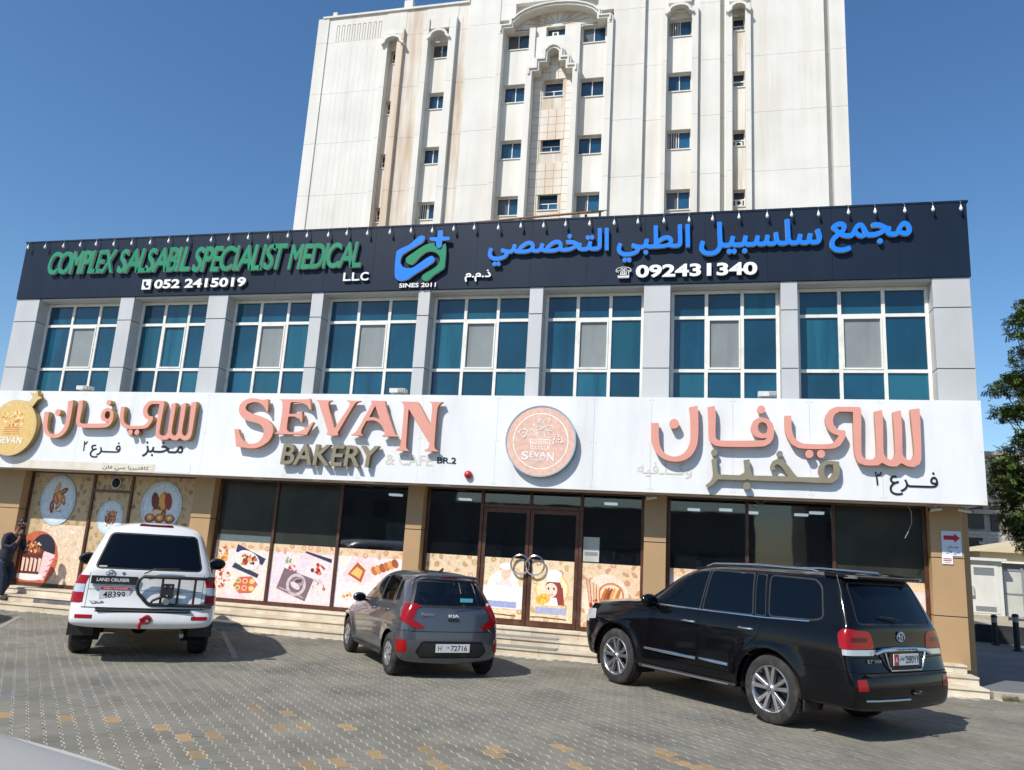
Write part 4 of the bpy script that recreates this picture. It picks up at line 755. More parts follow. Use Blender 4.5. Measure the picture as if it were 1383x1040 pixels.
# serif name SEVAN
YF = 14.80
def thing_on(name, label, cat, x, z, group=None, y=None): return empty(name, label, cat, (x, YB if y is None else y, z), 0, group)
def legs(parent, root, pts, y0=YF + 0.06, y1=YB): pass
sv = thing_on('name_sign', 'raised pink serif letters reading SEVAN with gold sides on the white board', 'sign', -6.9, 4.1)
for k in 'SEVAN': wall_outline('letter', TR[k], YF, 0.10, ['pink_face', 'gold_side'], sv, sv, ang=38)
bk = thing_on('name_sign', 'raised dull gold letters reading BAKERY under the pink name', 'sign', -7.5, 3.6)
wall_text('BAKERY', -8.62, 3.36, -6.42, 3.80, YF, 0.11, ['olive_face', 'olive_side'], bk, bk, off=0.018, shear=0.08)
cf = thing_on('name_sign', 'faded pale letters reading & CAFE, marks of removed lettering', 'sign', -5.9, 3.5)
ink_sign('& CAFE', -6.32, 3.44, -5.30, 3.66, YB - 0.006, 0.006, 'ghost_face', cf, cf, bold=0.016)
b2 = thing_on('name_sign', 'small black lettering BR.2 at the end of the bakery name', 'sign', -5.0, 3.57)
wall_text('BR.2', -5.20, 3.50, -4.80, 3.625, YB - 0.012, 0.012, 'black_face', b2, b2, off=0.012)
# Arabic name, large at the right and small at the left
ar = thing_on('name_sign', 'large pink raised Arabic lettering at the right end of the white board', 'sign', 1.4, 4.1)
for k in ('noon', 'noon_dot', 'fa_alef', 'fa_dot', 'seen_ya', 'ya_dot_a', 'ya_dot_b'): wall_outline('letter' if 'dot' not in k else 'dot', TR[k], YF, 0.10, ['pink_face', 'gold_side'], ar, ar, ang=30)
mk = thing_on('name_sign', 'olive raised Arabic word below the large pink Arabic lettering', 'sign', 0.9, 3.5)
for k in ('makhbaz', 'kha_dot', 'zay_dot', 'ba_dot'): wall_outline('letter' if 'dot' not in k else 'dot', TR[k], YF + 0.03, 0.08, ['olive_face', 'olive_side'], mk, mk, ang=30)
al = thing_on('name_sign', 'smaller pink raised Arabic lettering beside the round gold sign', 'sign', -12.8, 4.2)
ox0, ox1, oz0, oz1 = -0.95, 3.71, 3.42, 4.737
def remap(lp): return [(-14.80 + (x - ox0) * (3.97 / (ox1 - ox0)), 3.78 + (z - oz0) * (0.90 / (oz1 - oz0))) for x, z in lp]
zlow = min(p[1] for k in ('seen_ya', 'noon') for p in TR[k][0]); oz0 = zlow
for k in ('noon', 'noon_dot', 'fa_alef', 'fa_dot', 'seen_ya', 'ya_dot_a', 'ya_dot_b'):
    wall_outline('letter' if 'dot' not in k else 'dot', [remap(lp) for lp in TR[k]], YF, 0.13, ['pink_face', 'gold_side'], al, al, ang=30)
# small Arabic lines (presentation forms, visual order)
def rtl(*names): return ''.join(names)
def far(x0, z0, x1, z1, xa, xb, za, zb, g, lab):
    t = thing_on('branch_sign', lab, 'sign', (x0 + x1) / 2, z0)
    ink_sign('\ufec9\ufeae\u0640\u0640\u0640\ufed3', x0, z0, x1, z1, YB - 0.012, 0.012, 'black_face', t, t, bold=0.004); wall_text('\u0662', xa, za, xb, zb, YB - 0.012, 0.012, 'black_face', t, t, per_letter=False, name='numeral', off=0.006)
far(3.20, 3.20, 3.98, 3.62, 2.97, 3.08, 3.36, 3.60, 0, 'small black Arabic word and numeral at the far right of the board')
far(-13.50, 3.38, -12.71, 3.74, -13.71, -13.62, 3.52, 3.75, 1, 'small black Arabic word and numeral below the smaller pink lettering')
t = thing_on('word_sign', 'thin black Arabic word at the right below the smaller pink lettering', 'sign', -11.6, 3.5)
ink_sign('\ufeb0\ufe92\u0640\ufea8\u0640\ufee3', -12.12, 3.44, -11.10, 3.78, YB - 0.012, 0.012, 'black_face', t, t, bold=0.006)
t = thing_on('word_sign', 'ghost of a removed Arabic word beside the olive lettering', 'sign', -0.7, 3.4)
ink_sign('\ufeea\ufef4\ufed3\u0640\ufe8e\u0640\u0640\ufedb\u0648', -1.20, 3.36, -0.19, 3.66, YB - 0.006, 0.006, 'ghost_face', t, t, bold=0.014)
st = thing_on('paper_strip', 'cream strip with cut-off Arabic writing along the lower left of the board', 'strip', -13.0, 3.1)
put('strip', MB().box(-15.6, YB - 0.004, ZB0 + 0.004, -11.75, YB - 0.001, 3.27), 'cream_strip', st, st); put('strip_patch', MB().box(-11.74, YB - 0.006, ZB0 + 0.02, -10.85, YB - 0.001, 3.30), 'white_panel', st, st)
wall_text('\ufee5\ufe8e\ufed3 \ufef2\ufeb3 \ufe8e\ufef3\ufeae\ufef4\ufe98\ufed3\ufe8e\ufedb', -13.10, 3.10, -11.90, 3.22, YB - 0.008, 0.004, 'black_face', st, st, name='letter')
# round medallion
md = thing_on('round_sign', 'round pink sign with white line drawing and SEVAN in the middle of the board', 'sign', -3.07, 3.99)
mc = (-3.07, 3.985); mr = 0.705
put('rim', MB().lathe([(0.001, 0.0), (mr - 0.03, 0.0), (mr - 0.03, -0.11), (mr - 0.025, -0.125), (mr, -0.125), (mr, 0.0)], 64, 'y', (mc[0], YB - 0.02, mc[1])), 'steel', md, md, smooth=40)
pr = Print(YB - 0.02 - 0.115); PK = (0.87, 0.71, 0.63); WH = (0.97, 0.94, 0.91)
pr.poly(ell(mc[0], mc[1], mr - 0.028, None, 64), PK); pr.ring(mc[0], mc[1], 0.535, 0.552, WH, 48)
def md_pt(u, v): return (mc[0] + (u - 540) / 435 * mr * 1.0, mc[1] - (v - 490) / 450 * mr)
def ln(L, w=0.010): pr.stroke([md_pt(*p) for p in L], w, WH)
ln([(410, 470), (660, 470), (640, 590), (430, 590), (410, 470)]); 
for q in range(9): ln([(415 + 27 * q, 485), (428 + 25 * q, 530), (445 + 27 * q, 485)], 0.007)
for q in range(6): pr.poly(ell(*md_pt(450 + 36 * q, 562), 0.014, 0.014, 8), WH)
def loop(cx, cy, rx, ry, rot=0, w=0.009): ln([(cx + rx * math.cos(t) * math.cos(rot) - ry * math.sin(t) * math.sin(rot), cy + rx * math.cos(t) * math.sin(rot) + ry * math.sin(t) * math.cos(rot)) for t in [k * 0.3142 for k in range(21)]], w)
loop(430, 380, 60, 50); loop(430, 380, 35, 28); loop(540, 420, 55, 45); loop(540, 420, 30, 24); loop(640, 400, 60, 48, 0.3); loop(480, 250, 40, 62, 0.2); loop(480, 255, 22, 40, 0.2); loop(600, 260, 34, 60, 0.6); loop(555, 300, 26, 40); loop(650, 330, 50, 34, 0.4); loop(520, 330, 40, 26)
ln([(255, 385), (345, 335), (380, 380), (340, 450), (255, 385)]); ln([(700, 500), (820, 505), (790, 420), (730, 400), (700, 500)])
for p in ((270, 385), (345, 345), (340, 445), (705, 465), (760, 430), (765, 465), (800, 500), (320, 390), (700, 515)): pr.poly(ell(*md_pt(*p), 0.018, 0.018, 8), WH)
pr.put('printed_face', md, md, 'medallion_print')
wall_text('S', *md_pt(318, 730), *md_pt(400, 625), YB - 0.142, 0.004, 'white_face', md, md, off=0.012, name='letter')
wall_text('EVA', *md_pt(418, 698), *md_pt(620, 628), YB - 0.142, 0.004, 'white_face', md, md, off=0.012, name='letter')
wall_text('N', *md_pt(635, 740), *md_pt(715, 628), YB - 0.142, 0.004, 'white_face', md, md, off=0.012, name='letter')
wall_text('BAKERY', *md_pt(440, 742), *md_pt(600, 712), YB - 0.142, 0.003, 'white_face', md, md, name='letter')
# gold pomegranate sign at far left
pg = thing_on('round_sign', 'gold pomegranate-shaped sign at the left end of the white board', 'sign', -15.7, 4.0)
pc = (-15.62, 4.00)
pts = ell(pc[0], pc[1], 0.66, 0.66, 40)
crown = [(pc[0] + 0.28, pc[1] + 0.58), (pc[0] + 0.40, pc[1] + 0.72), (pc[0] + 0.30, pc[1] + 0.84), (pc[0] + 0.42, pc[1] + 0.80), (pc[0] + 0.50, pc[1] + 0.90), (pc[0] + 0.54, pc[1] + 0.76), (pc[0] + 0.66, pc[1] + 0.72), (pc[0] + 0.55, pc[1] + 0.66), (pc[0] + 0.44, pc[1] + 0.50)]
wall_outline('plate', [pts], YF, 0.13, [mat('gold_face', (0.62, 0.45, 0.20), 0.45, dirt_tone=((0.7, 0.6, 0.4), 0.4, 2, 1)).name, 'gold_side'], pg, pg, sm=False)
wall_outline('crown', [crown], YF + 0.01, 0.11, ['gold_face', 'gold_side'], pg, pg, sm=False)
pr = Print(YF); GO = (0.86, 0.72, 0.45); pr.poly(ell(pc[0], pc[1], 0.60, 0.60, 40), GO); GL = (0.80, 0.42, 0.20)
scatter(pr, pc[0], pc[1] + 0.20, 0.34, 0.20, 46, [GL, (0.85, 0.62, 0.35), (0.93, 0.84, 0.62), (0.78, 0.5, 0.25)], 91, 0.02, 0.05, 0.3)
for q in range(4): pr.stroke([(pc[0] - 0.22, pc[1] - 0.05 * q), (pc[0] + 0.22, pc[1] - 0.05 * q)], 0.015, GL)
pr.put('printed_face', pg, pg); wall_text('SEVAN', pc[0] - 0.32, pc[1] - 0.38, pc[0] + 0.34, pc[1] - 0.22, YF - 0.008, 0.004, 'white_face', pg, pg, off=0.012)
# alarm bell, cameras, small lamps
bl = empty('alarm_bell', 'small red alarm bell on the white board above the doors', 'bell', (-4.52, YB, 3.29))
put('dome', MB().lathe([(0.001, -0.11), (0.04, -0.095), (0.068, -0.078), (0.08, -0.05), (0.08, -0.02)], 24, 'y', (-4.52, YB, 3.29)), 'red_bell', bl, bl, smooth=60); put('base', MB().lathe([(0.06, -0.02), (0.06, 0.0)], 16, 'y', (-4.52, YB, 3.29)), 'black_plastic', bl, bl)
def floodbox(x, lab):
    t = empty('flood_light', lab, 'light', (x, 15.15, 4.905), 0)
    put('housing', MB().box(x - 0.17, 14.98, 4.96, x + 0.17, 15.16, 5.05), 'kiosk_white', t, t); put('bracket', MB().box(x - 0.05, 15.05, 4.91, x + 0.05, 15.10, 4.957), 'metal_grey', t, t); put('lens', MB().box(x + 0.02, 14.965, 4.97, x + 0.15, 14.978, 5.04), 'post_grey', t, t)
floodbox(-6.22, 'white box light on the board top above the letter N'); floodbox(1.18, 'white box light on the board top near the right end'); floodbox(-14.05, 'white box light on the board top near the left end')
def camera(x, y, lab, d=1):
    t = empty('security_camera', lab, 'camera', (x, y, 3.08))
    put('mount', MB().lathe([(0.03, 0.0), (0.03, -0.05)], 10, 'z', (x, y, 3.075)), 'kiosk_white', t, t); put('body', MB().tube([(x - 0.10 * d, y - 0.02, 3.00), (x + 0.10 * d, y + 0.03, 3.035)], 0.038, 12), 'kiosk_white', t, t, smooth=40); put('lens', MB().tube([(x - 0.115 * d, y - 0.024, 2.997), (x - 0.10 * d, y - 0.02, 3.0)], 0.03, 10), 'black_plastic', t, t)
camera(4.02, 15.35, 'white security camera under the board by the corner pier'); camera(4.50, 15.35, 'dark security camera at the right end under the board', -1); camera(-0.95, 15.3, 'white security camera under the board right of the doors')
def cable(name, lab, pts, r=0.006, m='post_grey'): return tag(put(name, MB().tube(pts, r, 5), m), lab, 'cable')
cable('cable', 'loose pale cable hanging under the board near the right pier', [(3.55, 15.3, 3.08), (3.62, 15.32, 2.95), (3.62, 15.33, 2.75), (3.55, 15.33, 2.58), (3.50, 15.34, 2.48)], 0.006)
cable('cable', 'short looped pale cable under the board above the middle window', [(0.95, 15.3, 3.08), (0.98, 15.31, 3.0), (1.08, 15.31, 2.97), (1.14, 15.31, 3.05)], 0.006)
# ================================================================ LETTERS ON THE DARK FASCIA
YN = YC - 0.03; NF = YN - 0.09
def nav(name, lab, x, z): return empty(name, lab, 'sign', (x, YN, z))
t = nav('clinic_sign', 'green slanted capitals COMPLEX SALSABIL SPECIALIST MEDICAL on the dark fascia', -11.7, 8.1)
for s, x0, x1, z0, z1 in (('COMPLEX', -15.95, -13.98, 7.93, 8.53), ('SALSABIL', -13.90, -11.85, 7.91, 8.53), ('SPECIALIST', -11.80, -9.32, 7.88, 8.51), ('MEDICAL', -9.28, -7.46, 7.87, 8.48)):
    for i, ch in enumerate(s):
        full = text_mesh(s, 0.05); a, b = bounds(full); pa, pb = bounds(text_mesh(s[:i + 1], 0.05)); ca, cb = bounds(text_mesh(ch, 0.05)); sx = (x1 - x0) / (b[0] - a[0] + 0.20); l = x0 + (pb[0] - (cb[0] - ca[0]) - a[0]) * sx
        ink_sign(ch, l, z0, l + (cb[0] - ca[0]) * sx + 0.145 * 0.56, z1, NF, 0.07, ['green_face', 'letter_side'], t, t, bold=0.020, shear=0.20)
t = nav('phone_number_sign', 'white phone number 052 2415019 with phone symbol on the dark fascia', -11.6, 7.6)
wall_text('052 2415019', -12.78, 7.49, -10.32, 7.72, NF + 0.02, 0.05, ['white_face', 'letter_side'], t, t, off=0.03)
ic = outline_mesh([[(-13.11, 7.49), (-12.88, 7.49), (-12.88, 7.73), (-13.11, 7.73)]], 0.05, False)
wall_outline('symbol_plate', [[(-13.12, 7.48), (-12.88, 7.48), (-12.88, 7.73), (-13.12, 7.73)]], NF + 0.02, 0.05, ['white_face', 'letter_side'], t, t, sm=False)
wall_outline('handset', [[(-13.08, 7.66), (-13.03, 7.69), (-12.995, 7.645), (-13.02, 7.615), (-12.985, 7.575), (-12.95, 7.59), (-12.92, 7.55), (-12.955, 7.515), (-13.01, 7.525), (-13.07, 7.59)]], NF + 0.015, 0.006, 'navy_panel', t, t, sm=False)
t = nav('word_sign', 'small white letters L.L.C at the end of the green capitals', -7.5, 7.6); wall_text('L.L.C', -7.87, 7.56, -7.26, 7.76, NF + 0.03, 0.04, ['white_face', 'letter_side'], t, t, off=0.022)
LG = {"blue":[[-5.989,8.528],[-6.007,8.453],[-6.065,8.392],[-6.47,8.142],[-6.517,8.043],[-6.515,7.942],[-6.442,7.839],[-6.314,7.805],[-6.191,7.832],[-5.885,8.046],[-5.788,8.081],[-5.735,8.029],[-5.729,7.966],[-5.821,7.882],[-6.198,7.633],[-6.315,7.549],[-6.463,7.516],[-6.567,7.556],[-6.621,7.645],[-6.638,8.173],[-6.594,8.247],[-6.339,8.365],[-6.152,8.535],[-6.067,8.569]],"green":[[-5.751,8.38],[-5.761,8.343],[-5.652,8.226],[-5.595,8.286],[-5.502,8.363],[-5.477,8.207],[-5.478,7.909],[-5.493,7.786],[-5.585,7.714],[-5.725,7.62],[-5.84,7.512],[-5.939,7.514],[-5.994,7.578],[-5.95,7.651],[-5.715,7.792],[-5.624,7.889],[-5.595,7.987],[-5.64,8.088],[-5.746,8.172],[-5.897,8.184],[-6.039,8.102],[-6.222,7.908],[-6.323,7.911],[-6.393,7.988],[-6.375,8.063],[-6.245,8.159],[-6.056,8.291],[-5.912,8.361]],"cross":[[-5.687,8.654],[-5.588,8.658],[-5.576,8.511],[-5.406,8.492],[-5.408,8.424],[-5.58,8.411],[-5.582,8.286],[-5.628,8.237],[-5.693,8.277],[-5.703,8.403],[-5.869,8.442],[-5.868,8.498],[-5.687,8.503]]}
t = nav('logo_sign', 'blue and green interlocked logo with a plus sign in the middle of the fascia', -6.1, 8.0)
wall_outline('blue_shape', [LG['blue']], NF, 0.06, ['blue_face', 'letter_side'], t, t, ang=60); wall_outline('green_shape', [LG['green']], NF, 0.06, ['green_face', 'letter_side'], t, t, ang=60); wall_outline('plus', [LG['cross']], NF - 0.03, 0.05, ['blue_face', 'letter_side'], t, t, ang=60)
wall_text('SINES 2011', -6.51, 7.375, -5.66, 7.475, NF + 0.04, 0.03, ['white_face', 'letter_side'], t, t, off=0.02)
t = nav('word_sign', 'small white Arabic abbreviation right of the logo', -4.7, 7.6)
ink_sign('\ufee1.\ufee1.\ufeab', -5.01, 7.47, -4.43, 7.73, NF + 0.03, 0.04, ['white_face', 'letter_side'], t, t, bold=0.02)
t = nav('clinic_sign', 'large blue raised Arabic lettering on the right half of the dark fascia', -0.3, 8.2)
for s, x0, x1, z0, z1 in (('\ufef2\ufebc\ufebc\ufea8\ufe98\ufedf\u0627', -4.52, -1.92, 7.80, 8.57), ('\ufef2\ufe92\ufec4\ufedf\u0627', -1.75, -0.27, 7.80, 8.58), ('\ufede\ufef4\ufe92\ufeb4\ufee0\ufeb3', -0.09, 2.24, 7.88, 8.60), ('\ufeca\ufee4\ufea0\ufee3', 2.38, 3.85, 7.86, 8.50)):
    ink_sign(s, x0, z0, x1, z1, NF, 0.07, ['blue_face', 'letter_side'], t, t, bold=0.024)
t = nav('phone_number_sign', 'white phone number 092431340 with telephone symbol below the blue Arabic', -0.2, 7.6)
wall_text('092431340', -1.35, 7.455, 1.03, 7.73, NF + 0.02, 0.05, ['white_face', 'letter_side'], t, t, off=0.034)
wall_text('\u260e', -1.76, 7.46, -1.44, 7.70, NF + 0.02, 0.05, ['white_face', 'letter_side'], t, t, name='symbol')
# small lamps in a row along the fascia top
lx = [-16.66, -16.15, -15.61, -15.1, -14.6, -14.08, -13.56, -13.06, -12.54, -12.04, -11.38]; x = -10.88
while x < 4.9: lx.append(x); x += 0.5035
lamp0 = None
for x in lx:
    if lamp0 is None:
        lamp0 = empty('fascia_lamp', 'small white bulb lamp in the row along the top of the dark fascia', 'lamp', (x, YN, 8.72), 0, 'small lamps along the fascia top')
        put('bulb', MB().lathe([(0.001, -0.068), (0.018, -0.062), (0.031, -0.036), (0.030, -0.012), (0.014, 0.022), (0.014, 0.05)], 12, 'z', (x, YN - 0.10, 8.69)), 'white_face', lamp0, lamp0, smooth=60)
        put('arm', MB().tube([(x, YN - 0.10, 8.735), (x, YN - 0.10, 8.80), (x, YN - 0.04, 8.85), (x, YN + 0.06, 8.88)], 0.007, 5), 'metal_grey', lamp0, lamp0)
        l = lamp0
    else: l = copy_tree(lamp0)
    l.location.x = x; l.location.z = 8.72 + rnd.uniform(-0.012, 0.012); l.rotation_euler = (0, 0, rnd.uniform(-0.3, 0.3))
# roof canopy seen above the fascia
cn = empty('roof_canopy', 'brown sheet-metal canopy on the roof behind the dark fascia', 'canopy', (-5.0, 20, 8.6))
put('roof_sheet', MB().add([(-9.4, 19.2, 10.48), (-2.92, 19.2, 10.80), (-2.92, 22.5, 12.35), (-9.4, 22.5, 12.05), (-9.4, 19.2, 10.51), (-2.92, 19.2, 10.83), (-2.92, 22.5, 12.38), (-9.4, 22.5, 12.08)], [(0, 3, 2, 1), (4, 5, 6, 7), (0, 1, 5, 4), (1, 2, 6, 5), (2, 3, 7, 6), (3, 0, 4, 7)]), 'rust_sheet', cn, cn)
for k in range(24):
    xx = -9.3 + k * 0.272; put('rib', MB().tube([(xx, 19.18, 10.47 + (xx + 9.4) * 0.0463), (xx, 22.5, 12.04 + (xx + 9.4) * 0.0463)], 0.02, 5), 'rust_sheet', cn, cn)
for xx in (-8.3, -5.6, -3.1):
    for yy in (19.5, 22.2): put('post', MB().tube([(xx, yy, 8.5), (xx, yy, 10.42 + (xx + 9.4) * 0.0463 + (yy - 19.2) * 0.49)], 0.04, 6), 'metal_grey', cn, cn)
# signs on the corner pier
t = empty('arrow_sign', 'white sheet with a red arrow and Arabic writing on the corner pier', 'sign', (4.33, YP, 2.2))
put('sheet', MB().box(4.155, YP - 0.012, 2.22, 4.475, YP - 0.002, 2.655), mat('sheet_blue', (0.62, 0.66, 0.76), 0.4).name, t, t)
wall_outline('arrow', [[(4.19, 2.50), (4.36, 2.50), (4.36, 2.455), (4.455, 2.535), (4.36, 2.615), (4.36, 2.575), (4.19, 2.575)]], YP - 0.016, 0.003, mat('arrow_red', (0.42, 0.015, 0.03), 0.5).name, t, t, sm=False)
wall_text('\ufede\ufea7\ufeaa\ufee3', 4.24, 2.345, 4.42, 2.41, YP - 0.016, 0.003, 'black_face', t, t, name='letter'); wall_text('\ufee5\ufe8e\ufed3 \ufef2\ufeb3', 4.22, 2.245, 4.44, 2.32, YP - 0.016, 0.003, 'black_face', t, t, name='letter')
t = empty('paper_notice', 'small paper notice below the arrow sign on the corner pier', 'notice', (4.24, YP, 2.08))
put('paper', MB().box(4.145, YP - 0.02, 2.075, 4.32, YP - 0.013, 2.235), 'white_face', t, t); put('print_lines', MB().box(4.165, YP - 0.023, 2.13, 4.30, YP - 0.021, 2.145).box(4.165, YP - 0.023, 2.16, 4.30, YP - 0.021, 2.175).box(4.19, YP - 0.023, 2.10, 4.28, YP - 0.021, 2.108), 'plate_red', t, t)
# ================================================================ WHITE TOWER BEHIND
tw = empty('apartment_tower', 'tall cream-white apartment tower with recessed window strips and stepped niche', 'building', (-7.6, 38, 0))
LV = [0, 3.9, 7.1, 10.3, 13.6, 16.9, 20.38, 23.52, 26.62, 29.9]
def slab(xa, xb, y, ztop, m='plaster', back=36.9, levels=True, zb=0):
    zs = [zb] + ([z for z in LV if zb < z < ztop - 0.5] if levels else []) + [ztop]
    for a, c in zip(zs[:-1], zs[1:]):
        put('facade_panel', MB().box(xa, y, a + (0.007 if a > zb else 0), xb, back, c - (0.007 if c < ztop else 0)), m, tw, tw)
        if levels and c < ztop and c - a > 1: pass
TOPL, TOPC = 31.5, 34.2
put('tower_core', MB().box(-21.8, 36.95, 0, 6.5, 52, 31.2).box(-12.6, 36.96, 31.2, 6.5, 52, 34.0), 'plaster_dark', tw, tw)
slab(-21.88, -21.2, 36.0, TOPL); slab(-21.2, -17.6, 36.06, TOPL)
slab(-17.6, -17.32, 35.85, 30.2); slab(-16.78, -16.40, 35.85, 30.2, 'stain_strip'); slab(-17.6, -16.4, 36.04, TOPL, levels=False, zb=30.2)
slab(-16.4, -15.2, 36.06, TOPL, 'plaster_stained'); slab(-15.2, -14.9, 35.80, 30.6); slab(-13.72, -13.32, 35.80, 30.6); slab(-15.2, -13.32, 36.04, TOPL, levels=False, zb=30.6)
slab(-13.32, -12.6, 36.06, TOPL, 'plaster_stained'); slab(-12.6, -10.85, 35.86, TOPC)
slab(-10.85, -10.57, 35.66, 29.5); slab(-4.96, -4.66, 35.66, 29.5)
slab(-9.18, -8.85, 35.62, 26.7, levels=False); slab(-6.68, -6.40, 35.62, 26.7, levels=False)
slab(-4.66, -3.03, 35.86, TOPC); slab(-3.03, -2.13, 36.10, TOPC); slab(-2.13, -1.9, 35.80, 29.65); slab(-0.66, -0.34, 35.80, 29.65); slab(-2.13, -0.34, 36.06, TOPC, levels=False, zb=29.65)
slab(-0.34, 0.73, 36.02, TOPC); slab(0.73, 1.05, 36.38, TOPC); slab(1.05, 1.31, 35.82, 29.5); slab(1.94, 2.2, 35.82, 29.5); slab(1.05, 2.2, 36.0, TOPC, levels=False, zb=29.5)
slab(2.2, 5.66, 36.06, TOPC); slab(5.66, 5.9, 36.45, TOPC); slab(5.9, 6.62, 36.06, TOPC)
# fine vertical ribs on the blank wall panels
for x0, x1, y in ((-20.6, -18.0, 36.06), (2.9, 5.3, 36.06)):
    for k in range(9):
        x = x0 + (x1 - x0) * k / 8
        put('rib', MB().box(x - 0.02, y - 0.006, 4, x + 0.02, y + 0.001, 29.5), 'plaster', tw, tw)
        if x0 < 0: put('arch_groove', MB().box(x - 0.09, y - 0.012, 29.95, x - 0.06, y + 0.001, 31.0).box(x + 0.06, y - 0.012, 29.95, x + 0.09, y + 0.001, 31.0).box(x - 0.059, y - 0.012, 30.96, x + 0.059, y + 0.001, 31.0), 'plaster_dark', tw, tw)
# recessed strips with windows
def tower_window(x0, x1, z0, z1, y, kind, ridx):
    fr = MB(); t = 0.04
    fr.box(x0, y - 0.03, z0, x0 + t, y + 0.03, z1).box(x1 - t, y - 0.03, z0, x1, y + 0.03, z1).box(x0 + t, y - 0.03, z0, x1 - t, y + 0.03, z0 + t).box(x0 + t, y - 0.03, z1 - t, x1 - t, y + 0.03, z1)
    xm = (x0 + x1) / 2; zm = (z0 + z1) / 2
    if kind in 'wg': fr.box(xm - t / 2, y - 0.035, z0 + t, xm + t / 2, y + 0.03, z1 - t)
    if kind == 's': fr.box(x0 + t, y - 0.035, zm - 0.03, x1 - t, y + 0.03, zm + 0.03)
    if kind == 'n': fr.box(x0 + t, y - 0.035, z0 + 0.42, x1 - t, y + 0.03, z0 + 0.46).box(xm - 0.02, y - 0.035, z0 + t, xm + 0.02, y + 0.03, z0 + 0.42)
    w = put('window', fr, 'frame_white', tw, tw)
    if kind in 'wg':
        put('pane', MB().box(x0 + t, y, z0 + t, xm - t / 2, y + 0.01, z1 - t), 'grey_glass' if (kind == 'g' or ridx % 3 == 0) else 'blue_glass', w, tw); put('pane', MB().box(xm + t / 2, y + 0.012, z0 + t, x1 - t, y + 0.02, z1 - t), 'blue_glass', w, tw)
        if kind == 'g':
            g = MB()
            for k in range(4): xx = x0 + 0.1 + k * 0.12; g.box(xx, y - 0.05, z0 + 0.05, xx + 0.03, y - 0.032, z1 - 0.05)
            put('grille', g, 'frame_white', w, tw)
    elif kind == 's':
        put('pane', MB().box(x0 + t, y, z0 + t, x1 - t, y + 0.01, zm - 0.03), 'grey_glass', w, tw); put('pane', MB().box(x0 + t, y, zm + 0.03, x1 - t, y + 0.01, z1 - t), 'window_dark', w, tw)
    else:
        put('pane', MB().box(x0 + t, y, z0 + t, xm - 0.02, y + 0.01, z0 + 0.42), 'blue_glass', w, tw); put('pane', MB().box(xm + 0.02, y, z0 + t, x1 - t, y + 0.01, z0 + 0.42), 'blue_glass', w, tw); put('pane', MB().box(x0 + t, y, z0 + 0.46, x1 - t, y + 0.01, z1 - t), 'blue_glass', w, tw)
    return w
def strip(x0, x1, wx0, wx1, y, tops, h, ztop, kinds, m='plaster', z=0):
    rows = [1.83 + (t - 1.83) * (y + 0.25) / 36.0 for t in reversed(tops)]
    for i, t in enumerate(rows):
        z0, z1 = t - h, t
        put('spandrel', MB().box(x0, y, z, x1, 36.9, z0), m, tw, tw)
        if wx0 - x0 > 0.02: put('reveal', MB().box(x0, y, z0, wx0, 36.9, z1), m, tw, tw)
        if x1 - wx1 > 0.02: put('reveal', MB().box(wx1, y, z0, x1, 36.9, z1), m, tw, tw)
        put('sill', MB().box(wx0 - 0.02, y - 0.05, z0 - 0.06, wx1 + 0.02, y - 0.002, z0 - 0.005), 'plaster', tw, tw)
        tower_window(wx0, wx1, z0, z1, y + 0.30, kinds[i % len(kinds)], i)
        z = z1
    if z < ztop - 0.01: put('spandrel', MB().box(x0, y, z, x1, 36.9, ztop), m, tw, tw)
R4 = [29.12, 25.98, 22.75, 19.6]; R4b = [28.75, 25.63, 22.45, 19.33]
strip(-17.32, -16.78, -17.28, -16.82, 36.28, R4b, 0.84, 30.2, 'ssss', 'plaster_stained'); strip(-14.9, -13.72, -14.84, -13.78, 36.28, [29.0, 25.9, 22.68, 19.52], 1.0, 30.6, 'gwww')
strip(-10.57, -9.18, -10.50, -9.24, 36.20, R4, 1.07, 29.5, 'wwww'); strip(-6.40, -4.96, -6.36, -5.12, 36.20, R4, 1.07, 29.5, 'wwww')
strip(-1.9, -0.66, -1.86, -0.68, 36.28, [28.97, 25.87, 22.7, 19.5], 1.07, 29.65, 'wgwg'); strip(1.31, 1.94, 1.35, 1.92, 36.28, R4b, 0.86, 29.5, 'ssss', 'plaster_stained')
for x, zs, y in ((-17.05, (28.2, 22.0, 18.9), 36.4), (1.63, (28.2, 21.9, 18.8), 36.4), (-7.8, (28.95,), 36.2)):
    for z in zs:
        a = put('air_conditioner', MB().box(x - 0.17, y - 0.02, z, x + 0.17, y + 0.25, z + 0.26), 'kiosk_white', tw, tw); put('fan_ring', MB().lathe([(0.001, -0.004), (0.09, -0.004), (0.10, 0)], 14, 'y', (x, y - 0.022, z + 0.13)), 'window_dark', a, tw)
